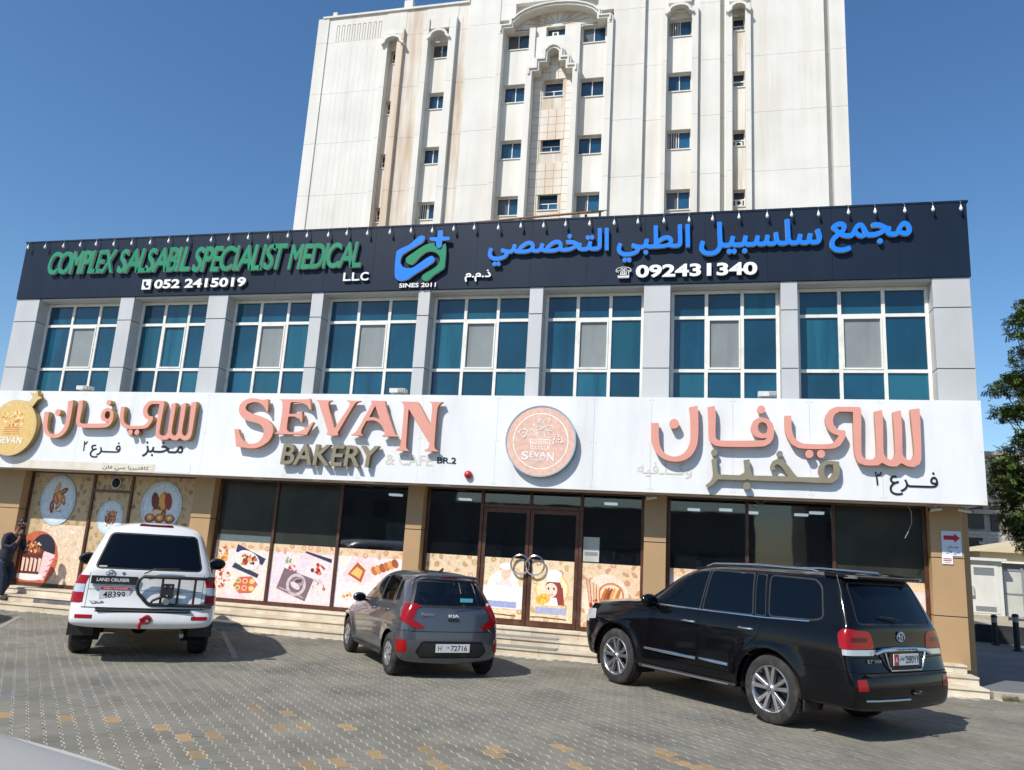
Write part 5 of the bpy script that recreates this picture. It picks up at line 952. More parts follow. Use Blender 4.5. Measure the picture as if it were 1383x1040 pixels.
# central niche: tiled back, small windows
strip(-8.85, -6.68, -8.31, -7.28, 36.30, [26.05, 22.88, 19.7], 0.96, 28.4, 'nnn', 'plaster_stained')
for i in range(5):
    for j in range(24):
        xa, xb = -8.84 + i * 0.433, -8.84 + (i + 1) * 0.433; za, zb = 17.2 + j * 0.44, 17.2 + (j + 1) * 0.44
        if zb > 28.0 or (zb > 26.9 and i in (0, 4)) or (zb > 27.4 and i in (1, 3)): continue
        if xb > -8.31 and xa < -7.28 and any(za < t and zb > t - 0.96 for t in (26.05, 22.88, 19.7)): continue
        put('tile', MB().box(xa + 0.009, 36.265, za + 0.009, xb - 0.009, 36.31, zb - 0.009), 'tile_cream', tw, tw)
put('niche_head', MB().prism_y([(-8.85, 26.9), (-8.42, 26.9), (-8.42, 27.4), (-8.0, 27.4), (-8.0, 27.9), (-7.5, 27.9), (-7.5, 27.4), (-7.1, 27.4), (-7.1, 26.9), (-6.68, 26.9), (-6.68, 28.9), (-8.85, 28.9)][::-1], 36.05, 36.299), 'plaster', tw, tw)
st = MB(); w = 0.16
steps_ = [(-9.02, 26.7), (-9.02, 27.0), (-8.62, 27.0), (-8.62, 27.5), (-8.20, 27.5), (-8.20, 28.0), (-7.98, 28.22), (-7.75, 28.30), (-7.52, 28.22), (-7.30, 28.0), (-7.30, 27.5), (-6.92, 27.5), (-6.92, 27.0), (-6.52, 27.0), (-6.52, 26.7)]
def band(pts, w, y0, y1, name, m='plaster'):
    pts = [(a, 1.83 + (b - 1.83) * y0 / 36.0) for a, b in pts]
    for a, b_ in zip(pts[:-1], pts[1:]):
        d = Vector((b_[0] - a[0], b_[1] - a[1])).normalized() * w / 2
        x0, x1 = min(a[0], b_[0]) - w / 2, max(a[0], b_[0]) + w / 2; z0, z1 = min(a[1], b_[1]) - w / 2, max(a[1], b_[1]) + w / 2
        n_ = Vector((-d.y, d.x)); e = d * 0.96
        yy = y0 + rnd.uniform(-0.004, 0.004)
        put(name, MB().prism_y([(a[0] - e.x - n_.x, a[1] - e.y - n_.y), (b_[0] + e.x - n_.x, b_[1] + e.y - n_.y), (b_[0] + e.x + n_.x, b_[1] + e.y + n_.y), (a[0] - e.x + n_.x, a[1] - e.y + n_.y)], yy, y1), m, tw, tw)
band(steps_, 0.28, 35.62, 36.30, 'moulding'); band([(p[0] * 1.0, p[1] + 0.10) for p in steps_], 0.10, 35.54, 35.62, 'moulding')
# big stepped arch over the centre
arch = [(-10.70, 29.45), (-10.70, 29.75), (-10.15, 29.75), (-10.15, 30.1)] + [(-7.75 + 2.35 * math.cos(t), 29.86 + 1.0 * math.sin(t)) for t in [math.pi * (1 - k / 12) for k in range(13)]][1:-1] + [(-5.4, 30.1), (-5.4, 29.75), (-4.82, 29.75), (-4.82, 29.45)]
band(arch, 0.22, 35.64, 36.3, 'moulding'); band([(p[0], p[1] + 0.12) for p in arch], 0.08, 35.56, 35.66, 'moulding')
put('arch_field', MB().box(-10.55, 36.21, 29.58, -4.98, 36.9, 31.6), 'plaster_stained', tw, tw); put('arch_wall', MB().box(-10.85, 35.9, 31.0, -4.66, 36.2, TOPC), 'plaster', tw, tw)
for x0, x1 in ((-10.85, -10.0), (-5.5, -4.66)): put('arch_wall', MB().box(x0, 35.9, 30.05, x1, 36.2, 30.99), 'plaster', tw, tw)
for k in range(9):
    a = math.pi * (k + 1) / 10; put('ray', MB().tube([(-7.75 + 0.35 * math.cos(a), 36.2, 29.62 + 0.2 * math.sin(a)), (-7.75 + 1.9 * math.cos(a), 36.2, 29.62 + 0.95 * math.sin(a))], 0.018, 4), 'plaster_dark', tw, tw)
strip(-8.84, -6.69, -8.31, -7.28, 36.18, [29.28], 0.95, 29.45, 'n', z=28.0)
put('arch_wall', MB().box(-9.17, 35.95, 26.7, -8.85, 36.9, 29.45).box(-6.68, 35.95, 26.7, -6.41, 36.9, 29.45), 'plaster', tw, tw)
for (xa, xb, zc) in ((-17.62, -16.38, 29.55), (-14.9, -13.7, 29.62), (-1.93, -0.62, 29.62), (1.1, 2.15, 29.35)):
    c = (xa + xb) / 2; w = (xb - xa) / 2
    pts = [(xa, zc - 0.05), (xa + 0.12, zc + 0.05)] + [(c + (w - 0.12) * math.cos(t), zc + 0.05 + 0.36 * math.sin(t)) for t in [math.pi * (1 - k / 8) for k in range(1, 8)]] + [(xb - 0.12, zc + 0.05), (xb, zc - 0.05)]
    band(pts, 0.12, 35.66, 36.0, 'arch_moulding')
    put('arch_panel', MB().box(xa + 0.06, 35.845, zc + 0.36, xb - 0.06, 36.02, zc + 0.62 if xa < -17 else zc + 0.96), 'plaster', tw, tw)
put('parapet_post', MB().box(-21.0, 35.98, TOPL, -20.75, 36.3, 31.85), 'plaster', tw, tw); put('parapet_post', MB().box(-16.6, 35.98, TOPL, -16.1, 36.3, 32.1), 'plaster', tw, tw)
put('parapet', MB().box(-21.6, 35.95, TOPL + 0.002, -12.7, 36.1, TOPL + 0.12), 'plaster', tw, tw)
# ================================================================ RIGHT SIDE: alley, wall, posts, kiosk, gate, far block
kb = empty('kerb', 'pale stone kerb along the alley beside the steps', 'kerb', (6, 14.7, 0))
x = 4.52
while x < 12: put('kerb_stone', MB().box(x + 0.004, 14.60, -0.05, x + 0.596, 14.78, 0.11 + rnd.uniform(-0.01, 0.01)), 'kerb_stone', kb, kb); x += 0.6
lw = empty('low_wall', 'low black retaining wall across the alley behind the posts', 'wall', (9, 27, 0))
p = [(4.9, 29.9), (8.17, 28.0), (8.7, 24.9), (13.0, 23.4)]
bb = MB()
for (x0, y0), (x1, y1) in (((4.9, 28.4), (8.2, 27.6)), ((8.2, 27.6), (14.5, 25.6))):
    d = Vector((x1 - x0, y1 - y0)).normalized(); nrm = Vector((-d.y, d.x)) * 0.25
    bb.add([(x0, y0, -0.05), (x1, y1, -0.05), (x1 + nrm.x, y1 + nrm.y, -0.05), (x0 + nrm.x, y0 + nrm.y, -0.05), (x0, y0, 0.52), (x1, y1, 0.50), (x1 + nrm.x, y1 + nrm.y, 0.50), (x0 + nrm.x, y0 + nrm.y, 0.52)], [(0, 1, 5, 4), (1, 2, 6, 5), (2, 3, 7, 6), (3, 0, 4, 7), (4, 5, 6, 7)])
put('wall_face', bb, 'shaded_wall', lw, lw)
b = MB().add([(4.8, 28.7, 0.50), (8.2, 27.86, 0.5), (40, 17.5, 0.5), (60, 75, 0.9), (4.8, 75, 0.9)], [(0, 1, 2, 3, 4)]); tag(put('upper_ground', b, 'dust'), kind='structure')
tag(put('alley', MB().add([(4.76, 24.9, -0.004), (14, 24.9, -0.004), (14, 26.0, -0.004), (8.2, 27.85, -0.004), (4.76, 28.7, -0.004)], [(0, 1, 2, 3, 4)]), 'asphalt_alley'), kind='structure')
for (x, y, h, lab) in ((8.38, 26.6, 0.86, 'black bollard with grey cap, the one nearer the beige corner pier'), (8.37, 24.9, 0.98, 'taller black bollard with grey cap, nearer the camera')):
    bo = empty('bollard', lab, 'bollard', (x, y, 0), 0, 'bollards in the alley')
    put('post', MB().lathe([(0.11, 0.0), (0.11, 0.04), (0.075, 0.06), (0.075, h - 0.22)], 16, 'z', (x, y, 0)), 'post_black', bo, bo, smooth=40); put('lamp_head', MB().lathe([(0.078, h - 0.22), (0.078, h - 0.08)], 16, 'z', (x, y, 0)), 'post_grey', bo, bo, smooth=40); put('cap', MB().lathe([(0.085, h - 0.08), (0.085, h - 0.03), (0.06, h), (0.001, h + 0.005)], 16, 'z', (x, y, 0)), 'post_black', bo, bo, smooth=40)
KY = 31.0; ks = (KY - 0) / 26.0
kz = 0.55
k_ = empty('electrical_kiosk', 'white electrical cabinet with louvred doors behind the corner pier', 'cabinet', (9.6, KY, kz))
kx0, kx1 = 8.55, 10.12
put('cabinet', MB().box(kx0, KY, kz, kx1, KY + 2.2, 2.50), 'kiosk_white', k_, k_); put('roof', MB().box(kx0 - 0.25, KY - 0.15, 2.502, kx1 + 0.12, KY + 2.3, 2.60), 'kiosk_white', k_, k_)
put('plinth', MB().box(kx0 - 0.06, KY - 0.08, 0.3, kx1 + 0.06, KY + 2.25, kz + 0.12), 'kerb_stone', k_, k_)
dr = put('cabinet_door', MB().box(9.12, KY - 0.02, kz + 0.18, 9.98, KY - 0.002, 2.36), 'kiosk_white', k_, k_)
for z0, z1 in ((2.02, 2.26), (0.80, 0.98)):
    l = MB(); z = z0
    while z < z1: l.box(9.22, KY - 0.035, z, 9.86, KY - 0.021, z + 0.025); z += 0.045
    put('louvre', l, 'gate_grey', dr, k_)
put('meter_box', MB().box(8.98, KY - 0.12, 1.30, 9.18, KY - 0.021, 1.62), 'gate_white', k_, k_); put('conduit', MB().tube([(8.92, KY - 0.05, 0.7), (8.92, KY - 0.05, 2.45)], 0.025, 6), 'gate_grey', k_, k_)
gt = empty('metal_gate', 'grey framed metal gate with pale sheets beside the white cabinet', 'gate', (11, KY + 0.6, 0.6))
for i in range(4):
    x0 = 10.25 + i * 0.62; y = KY + 0.4
    put('gate_panel', MB().box(x0 + 0.03, y, 0.68, x0 + 0.59, y + 0.02, 2.2), 'gate_white', gt, gt); put('gate_post', MB().box(x0 - 0.03, y - 0.03, 0.5, x0 + 0.028, y + 0.05, 2.32), 'gate_grey', gt, gt); put('rail', MB().box(x0 + 0.03, y - 0.02, 2.2, x0 + 0.588, y + 0.03, 2.27), 'gate_grey', gt, gt); put('rail', MB().box(x0 + 0.03, y - 0.02, 1.4, x0 + 0.588, y - 0.002, 1.45), 'gate_grey', gt, gt)
ys = empty('house', 'low cream house with a sloping roof behind the metal gate', 'house', (14, 40, 0.7))
put('wall', MB().box(12.2, 40, 0.5, 24, 47, 3.1), 'cream_wall', ys, ys); put('roof', MB().prism_y([(11.9, 3.1), (24.2, 3.1), (24.2, 4.6), (18, 4.4)], 39.7, 47.3), 'cream_wall', ys, ys)
wn = put('window', MB().box(12.8, 39.93, 1.9, 14.2, 39.998, 2.7), 'frame_white', ys, ys); put('pane', MB().box(12.86, 39.91, 1.96, 14.14, 39.928, 2.64), 'window_dark', wn, ys)
# unfinished concrete-block building
gb = empty('unfinished_building', 'unfinished grey concrete-block building behind the tree', 'building', (19, 57, 0.8))
put('core', MB().box(13.2, 55.3, 0.5, 30, 66, 9.6), 'plaster_dark', gb, gb)
holes = [(15.9, 17.2, 5.0, 6.6), (16.3, 16.75, 3.55, 4.35), (18.7, 20.6, 6.9, 7.5), (17.6, 18.0, 4.9, 6.3), (19.2, 20.2, 4.2, 5.2)]
j = 0; z = 0.8; BL = []
while z < 9.6:
    x = 13.2 + (0.2 if j % 2 else 0)
    while x < 22.4:
        x2 = x + 0.40
        if not any(x2 > h[0] and x < h[1] and z + 0.2 > h[2] and z < h[3] for h in holes) and not (5.9 < z < 6.15 or 2.9 < z < 3.15):
            BL.append((x, z))
        x = x2
    z += 0.2; j += 1
vis_b = sorted(BL, key=lambda p: (abs(p[0] - 17.2) > 2.2, -p[1]))
bme = MB().box(0.006, 0, 0.006, 0.394, 0.28, 0.194).mesh('block'); bme.materials.append(M['block_grey']); gi = minv(gb)
for (x, z) in vis_b[:298]:
    o = bpy.data.objects.new('block', bme); C.objects.link(o); o.parent = gb; v = gi @ Vector((x, 55.0 + rnd.uniform(-0.01, 0.01), z)); o.location = v
bb = MB()
for (x, z) in vis_b[298:]: bb.box(x + 0.006, 55.0, z + 0.006, x + 0.394, 55.28, z + 0.194)
put('blockwork', bb, 'block_grey', gb, gb)['kind'] = 'stuff'
put('ring_beam', MB().box(13.1, 54.93, 5.9, 22.6, 55.29, 6.16).box(13.1, 54.93, 2.9, 22.6, 55.29, 3.16).box(13.0, 54.9, 9.62, 22.7, 56, 9.85), 'plaster_dark', gb, gb)
for hx0, hx1, hz0, hz1 in holes: put('opening', MB().box(hx0, 55.15, hz0, hx1, 55.29, hz1), 'window_dark', gb, gb)
put('downpipe', MB().tube([(18.35, 54.85, 1), (18.35, 54.85, 7.0)], 0.05, 6), 'gate_white', gb, gb)
# neighbour at the far left
nb = empty('neighbour_building', 'cream building with red roof edge and louvred vent at the left edge', 'building', (-20.5, 19, 0))
put('wall', MB().box(-24, 18.0, 0, -17.6, 24, 2.95), 'cream_wall', nb, nb); put('roof_edge', MB().box(-24.2, 17.8, 2.952, -17.4, 24.2, 3.2), 'roof_red', nb, nb)
vt = put('vent_frame', MB().box(-19.6, 17.94, 1.95, -18.65, 17.998, 2.65), 'frame_white', nb, nb)
for k in range(7): put('louvre', MB().box(-19.55, 17.90, 2.0 + k * 0.09, -18.70, 17.938, 2.05 + k * 0.09), 'black_plastic', vt, nb)
# low street buildings across the road, behind the camera (seen only as reflections)
for (x0, x1, y, h, lab) in ((-46, -24, -34, 7.5, 'low tan block across the road, left of its neighbour'), (-21, 4, -33, 5.6, 'long low tan block across the road'), (8, 30, -35, 8.8, 'taller tan block across the road at the right')):
    t = empty('street_building', lab, 'building', ((x0 + x1) / 2, y, 0))
    put('wall', MB().box(x0, y - 10, -0.02, x1, y, h), 'street_tan', t, t); put('parapet', MB().box(x0 - 0.1, y - 10.1, h, x1 + 0.1, y + 0.1, h + 0.3), 'street_tan', t, t)
    x = x0 + 1.5
    while x < x1 - 2:
        for z in (1.0, 4.2):
            if z + 1.6 < h: w_ = put('window', MB().box(x, y + 0.002, z, x + 1.5, y + 0.06, z + 1.5), 'window_dark', t, t)
        x += 3.2
# tufts of weed at the kerb
wd_ = MB(); r = random.Random(4)
for k in range(240):
    x = 4.62 + abs(r.gauss(0, 0.22)); y = 14.55 + r.gauss(0, 0.05); h = r.uniform(0.03, 0.11); a = r.uniform(0, 6.28); dx, dy = math.cos(a) * 0.006, math.sin(a) * 0.006
    wd_.add([(x - dx, y - dy, 0), (x + dx, y + dy, 0), (x + r.gauss(0, 0.04), y + r.gauss(0, 0.03), h)], [(0, 1, 2)])
tag(put('weeds', wd_, 'weed', fixn=False), 'tuft of dry weeds at the kerb by the steps', 'weeds', kind='stuff')
# ================================================================ TREE
def tree():
    t = empty('tree', 'dark green feathery tree at the right edge beyond the alley', 'tree', (9.3, 22.0, 0)); r = random.Random(12)
    tb = MB(); tb.tube([(9.3, 22, -0.05), (9.28, 22, 1.0), (9.4, 22.1, 2.2), (9.3, 22.0, 3.2)], [0.20, 0.16, 0.14, 0.12], 10); put('trunk', tb, 'bark', t, t, smooth=60)
    clumps = []
    def cl(x, y, z, s, n): clumps.append((x, y, z, s, n))
    spots = [(8.0, 8.5, .35), (8.5, 9.0, .5), (7.85, 8.05, .22), (8.5, 7.9, .55), (7.55, 6.75, .32), (8.0, 6.9, .45), (8.6, 6.9, .6), (7.45, 5.95, .38), (8.0, 6.1, .5), (7.75, 5.3, .42), (7.25, 4.75, .36), (7.7, 4.6, .5), (7.15, 4.15, .32), (7.7, 4.0, .5), (8.3, 5.2, .65), (8.3, 4.2, .6), (7.55, 3.4, .36), (7.9, 3.15, .42), (8.3, 3.2, .5), (7.65, 2.75, .2), (8.9, 6.0, .7), (9.0, 4.6, .7), (9.3, 7.6, .8), (9.6, 5.4, .9), (9.8, 8.8, .7), (10.3, 6.8, .9), (10.4, 4.6, .8), (9.3, 3.4, .6), (8.0, 2.5, .18), (11.0, 5.8, .8), (10.0, 9.6, .5)]
    limbs = MB()
    for x, z, s in spots:
        for k in range(2):
            y = 22 + r.uniform(-1.1, 1.1) * (1.0 if s > .4 else .5); clumps.append((x + r.uniform(-.1, .1), y, z + r.uniform(-.1, .1), s, int(1500 * s * s / 0.16)))
            m = Vector(((x + 9.3) / 2 + r.uniform(-.2, .2), (y + 22) / 2, 3.0 + (z - 3.0) * 0.45)); limbs.tube([(9.3, 22, 3.0), tuple(m), (x, y, z)], [0.06, 0.035, 0.008], 5)
    put('limb', limbs, 'bark', t, t, smooth=60)
    V = []; F = []; mi = []
    for (cx, cy, cz, s, n) in clumps:
        nf = max(12, n // 12)
        for _ in range(nf):
            while True:
                d = Vector((r.uniform(-1, 1), r.uniform(-1, 1), r.uniform(-1, 1)))
                if d.length < 1: break
            p = Vector((cx, cy, cz)) + Vector((d.x * s, d.y * s, d.z * s * 0.62)); 
            ax = Vector((r.uniform(-1, 1), r.uniform(-1, 1), r.uniform(-0.7, 0.25))).normalized(); sd = ax.cross(Vector((0, 0, 1))).normalized(); L = r.uniform(0.13, 0.22); up = sd.cross(ax)
            light = r.random() < 0.35
            for q in range(6):
                base = p + ax * (L * q / 6) + up * (-0.02 * (q / 6) ** 2)
                for sg in (-1, 1):
                    ld = (sd * sg + ax * 0.45 + up * r.uniform(-.3, .3)).normalized(); ll = r.uniform(0.055, 0.085); wv = ax * 0.017
                    o = len(V); V += [tuple(base - wv), tuple(base + ld * ll * 0.55 - wv * 1.0), tuple(base + ld * ll), tuple(base + ld * ll * 0.5 + wv * 1.2)]; F.append((o, o + 1, o + 2, o + 3)); mi.append(1 if light else 0)
    me = bpy.data.meshes.new('foliage'); me.from_pydata(V, [], F); me.polygons.foreach_set('material_index', mi)
    o = put('crown', me, ['leaf', 'leaf_light'], t, t, fixn=False); o['kind'] = 'stuff'
    print('leaves', len(F))
tree()
# ================================================================ VEHICLES
def interp(pts, x):
    if x <= pts[0][0]: return pts[0][1]
    for (a, va), (b_, vb) in zip(pts[:-1], pts[1:]):
        if x <= b_:
            t = (x - a) / (b_ - a); return va + (vb - va) * t
    return pts[-1][1]
def rpoly(pts, r, n=4):
    out = []
    for i, p in enumerate(pts):
        p = Vector(p[:2]); a = (Vector(pts[i - 1][:2]) - p); b_ = (Vector(pts[(i + 1) % len(pts)][:2]) - p); rr = min(r, a.length * 0.45, b_.length * 0.45)
        s0 = p + a.normalized() * rr; s1 = p + b_.normalized() * rr
        for k in range(n + 1):
            t = k / n; out.append(tuple(s0 * (1 - t) ** 2 + p * 2 * t * (1 - t) + s1 * t * t))
    return out
def inset_poly(pts, d):
    n = len(pts); A = sum(pts[i - 1][0] * pts[i][1] - pts[i][0] * pts[i - 1][1] for i in range(n)); sg = 1 if A > 0 else -1; out = []
    for i in range(n):
        p0, p1, p2 = Vector(pts[i - 1]), Vector(pts[i]), Vector(pts[(i + 1) % n]); e1 = (p1 - p0).normalized(); e2 = (p2 - p1).normalized()
        n1 = Vector((-e1.y, e1.x)) * sg; n2 = Vector((-e2.y, e2.x)) * sg; m = (n1 + n2); m = m / max(0.4, m.length_squared / 2) if m.length > 1e-6 else n1
        out.append(tuple(p1 + m * d))
    return out
def inpoly(p, poly):
    x, y = p; c = False; n = len(poly); j = n - 1
    for i in range(n):
        xi, yi = poly[i]; xj, yj = poly[j]
        if (yi > y) != (yj > y) and x < (xj - xi) * (y - yi) / (yj - yi) + xi: c = not c
        j = i
    return c
AX = {'side': (0, 2, (0, 1, 0)), 'rear': (1, 2, (1, 0, 0)), 'front': (1, 2, (1, 0, 0)), 'top': (0, 1, (0, 0, 1))}
class Body:
    def __init__(s, spec):
        s.p = spec; bm = bmesh.new(); rows = []; p = spec
        xr, xf = p['xr'], p['xf']
        def sec(x, ys=1.0, dx_r=None, dx_f=None):
            Wm, Wb, Wr = interp(p['Wm'], x), interp(p['Wb'], x), interp(p['Wr'], x); zs = p['zsill']; zb = interp(p['zb'], x); ze = interp(p['ze'], x); zt = interp(p['zt'], x)
            zm = p.get('zmid', 0.62); zu = zb - 0.17
            sh = p.get('shoulder', 0.03)
            P = [(0, zs - .03), (Wm * p.get('lowx', .80), zs - .03), (Wm * (.99 if 'lowx' in p else .965), zs + .03), (Wm, zm - .12), (Wm, zm + .12), (Wm * .995, zu), (Wb + sh, zb - 0.045), (Wb, zb), (Wb - .012, zb + .03), ((Wb * .62 + Wr * .38), zb + (ze - zb) * .42), (Wr + .025, ze - (ze - zb) * .12), (Wr - .055, ze + (zt - ze) * .35), (Wr * .55, zt - (zt - ze) * .12), (0, zt)]
            out = []
            for (y, z) in P:
                xx = x
                if dx_r is not None: xx = interp(xr, z) + dx_r
                if dx_f is not None: xx = interp(xf, z) + dx_f
                out.append((xx, y * ys, z))
            return out
        S = []
        x0 = p['xtail']; x1 = p['xnose']
        S.append(sec(x0, 0.0, dx_r=-p.get('bow', .035))); S.append(sec(x0, 0.5, dx_r=-p.get('bow', .035) * .8)); k1, k2 = p.get('corner', (.86, .965)); S.append(sec(x0, k1, dx_r=0.0)); S.append(sec(x0, k2, dx_r=0.05)); S.append(sec(x0, 1.0, dx_r=0.16))
        for x in p['stations']: S.append(sec(x))
        S.append(sec(x1, 1.0, dx_f=-0.22)); S.append(sec(x1, 0.95, dx_f=-0.07)); S.append(sec(x1, 0.80, dx_f=0.0)); S.append(sec(x1, 0.42, dx_f=.06)); S.append(sec(x1, 0.0, dx_f=.075))
        n = len(S[0]); grid = {}
        for i, row in enumerate(S):
            for j, (x, y, z) in enumerate(row):
                for sg in (1, -1):
                    if sg == -1 and abs(y) < 1e-6: grid[(i, j, -1)] = grid[(i, j, 1)]; continue
                    grid[(i, j, sg)] = bm.verts.new((x, y * sg, z))
        cl = bm.edges.layers.float.new('crease_edge')
        for i in range(len(S) - 1):
            for j in range(n - 1):
                for sg in (1, -1):
                    q = [grid[(i, j, sg)], grid[(i + 1, j, sg)], grid[(i + 1, j + 1, sg)], grid[(i, j + 1, sg)]]
                    q2 = []
                    for v in q:
                        if v not in q2: q2.append(v)
                    if len(q2) < 3: continue
                    if sg == -1: q2.reverse()
                    try: bm.faces.new(q2)
                    except ValueError: pass
        for e in bm.edges:
            pass
        for i in range(5, len(S) - 6):
            for j, cr in ((7, .55), (8, .35), (2, .3)):
                for sg in (1, -1):
                    e = bm.edges.get((grid[(i, j, sg)], grid[(i + 1, j, sg)]))
                    if e: e[cl] = cr
        bmesh.ops.recalc_face_normals(bm, faces=bm.faces)
        me = bpy.data.meshes.new('body'); bm.to_mesh(me); bm.free()
        ob = bpy.data.objects.new('tmp', me); C.objects.link(ob); md = ob.modifiers.new('s', 'SUBSURF'); md.levels = 3; md.render_levels = 3
        bpy.context.view_layer.update(); dg = bpy.context.evaluated_depsgraph_get(); me2 = bpy.data.meshes.new_from_object(ob.evaluated_get(dg)); bpy.data.objects.remove(ob)
        s.bm = bmesh.new(); s.bm.from_mesh(me2); bm = s.bm
        bmesh.ops.remove_doubles(bm, verts=bm.verts, dist=1e-5)
        bmesh.ops.recalc_face_normals(bm, faces=bm.faces)
        # fender flares
        for v in bm.verts:
            for wx in (0.0, p['wb']):
                r = math.hypot(v.co.x - wx, v.co.z - p['R']); a = p['R'] + p.get('arch', .06); w = p.get('flare', .03)
                if abs(v.co.y) > p['Wm'][0][1] * .8 and v.co.z < p['R'] + a + .05:
                    d = (r - a) / 0.10
                    v.co.y += math.copysign(w * math.exp(-d * d) if r > a else w, v.co.y) * (1 if v.co.z > p['zsill'] - .02 else .5)
            if 'tweak' in p: v.co = p['tweak'](v.co)
        bm.normal_update()
        s.lay = bm.faces.layers.int.new('part'); s.names = ['body']; s.info = {}
    def ok(s, f, ax, ext=None):
        n = f.normal
        if ax == 'side': return abs(n.y) > 0.25
        if ax == 'rear': return n.x < -0.2 and f.calc_center_median().x < 0.1
        if ax == 'front': return n.x > 0.15 and f.calc_center_median().x > s.p['wb'] * .55
        return n.z > 0.3
    def cut(s, name, ax, poly, matn, inset=0.0, filt=None, label=None, parent=None):
        bm = s.bm; i0, i1, axis = AX[ax]; xs = [p[0] for p in poly]; ys = [p[1] for p in poly]; bb = (min(xs), max(xs), min(ys), max(ys))
        def bbf(f):
            a = [v.co[i0] for v in f.verts]; b_ = [v.co[i1] for v in f.verts]; return min(a), max(a), min(b_), max(b_)
        cand = [f for f in bm.faces if s.ok(f, ax) and (filt is None or filt(f.calc_center_median()))]
        cand = [f for f in cand if (lambda q: q[1] >= bb[0] and q[0] <= bb[1] and q[3] >= bb[2] and q[2] <= bb[3])(bbf(f))]
        n = len(poly)
        for k in range(n):
            a, b_ = poly[k], poly[(k + 1) % n]
            d = (b_[0] - a[0], b_[1] - a[1]); L = math.hypot(*d)
            if L < 1e-6: continue
            e = 2e-4; lo0, hi0, lo1, hi1 = min(a[0], b_[0]) - e, max(a[0], b_[0]) + e, min(a[1], b_[1]) - e, max(a[1], b_[1]) + e
            sel = []
            for f in cand:
                q = bbf(f)
                if q[1] >= lo0 and q[0] <= hi0 and q[3] >= lo1 and q[2] <= hi1: sel.append(f)
            if not sel: continue
            co_ = [0, 0, 0]; co_[i0], co_[i1] = a; no = [0, 0, 0]; no[i0], no[i1] = -d[1] / L, d[0] / L
            ss = set(sel); ed = set(); vs = set()
            for f in sel: ed.update(f.edges); vs.update(f.verts)
            r = bmesh.ops.bisect_plane(bm, geom=list(vs) + list(ed) + sel, dist=1e-6, plane_co=co_, plane_no=no)
            newf = {g for g in r['geom'] if isinstance(g, bmesh.types.BMFace)}
            cand = list({f for f in cand if f.is_valid} | {f for f in newf if f.is_valid})
        idx = len(s.names) if name is not None else -1
        if name is not None: s.names.append(name); s.info[idx] = (matn, inset, label, parent)
        kill = []
        for f in cand:
            if not f.is_valid: continue
            c = f.calc_center_median()
            if filt is not None and not filt(c): continue
            if not s.ok(f, ax): continue
            if inpoly((c[i0], c[i1]), poly):
                if name is None: kill.append(f)
                else: f[s.lay] = idx
        if kill: bmesh.ops.delete(bm, geom=kill, context='FACES')
        return idx
    def window(s, name, ax, poly, matn='tint_side', trim=0.016, trimmat='black_plastic', filt=None, inset=0.004, label=None):
        if trim: s.cut('window_trim', ax, inset_poly(poly, -trim), trimmat, 0.0, filt)
        s.cut(name, ax, poly, matn, inset, filt, label)
    def finish(s, root, paint):
        bm = s.bm; bm.normal_update(); objs = {}
        vn = {v: v.normal.copy() for v in bm.verts}
        groups = {}
        for f in bm.faces:
            k = f[s.lay]; sp = 0
            nm = s.names[k]
            if nm.startswith(('side_window', 'quarter_window', 'tail_light', 'reflector', 'headlight', 'fog', 'arch_lip', 'window_trim', 'panel_gap')): sp = 1 if f.calc_center_median().y > 0 else -1
            groups.setdefault((k, sp), []).append(f)
        for (k, sp), fs in groups.items():
            idx = {}; V = []; N = []; F = []
            m, ins, lab, par = s.info.get(k, (paint, 0.0, None, None))
            for f in fs:
                r = []
                for v in f.verts:
                    if v not in idx: idx[v] = len(V); V.append(tuple(v.co - vn[v] * ins)); N.append(vn[v])
                    r.append(idx[v])
                F.append(r)
            me = bpy.data.meshes.new(s.names[k]); me.from_pydata(V, [], F); me.materials.append(MATS[m]); me.polygons.foreach_set('use_smooth', [True] * len(me.polygons))
            me.normals_split_custom_set_from_vertices([tuple(x) for x in N])
            o = bpy.data.objects.new(s.names[k], me); C.objects.link(o); o.parent = root
            if lab: o['label'] = lab
            objs.setdefault(s.names[k], []).append(o)
        bm.free(); return objs
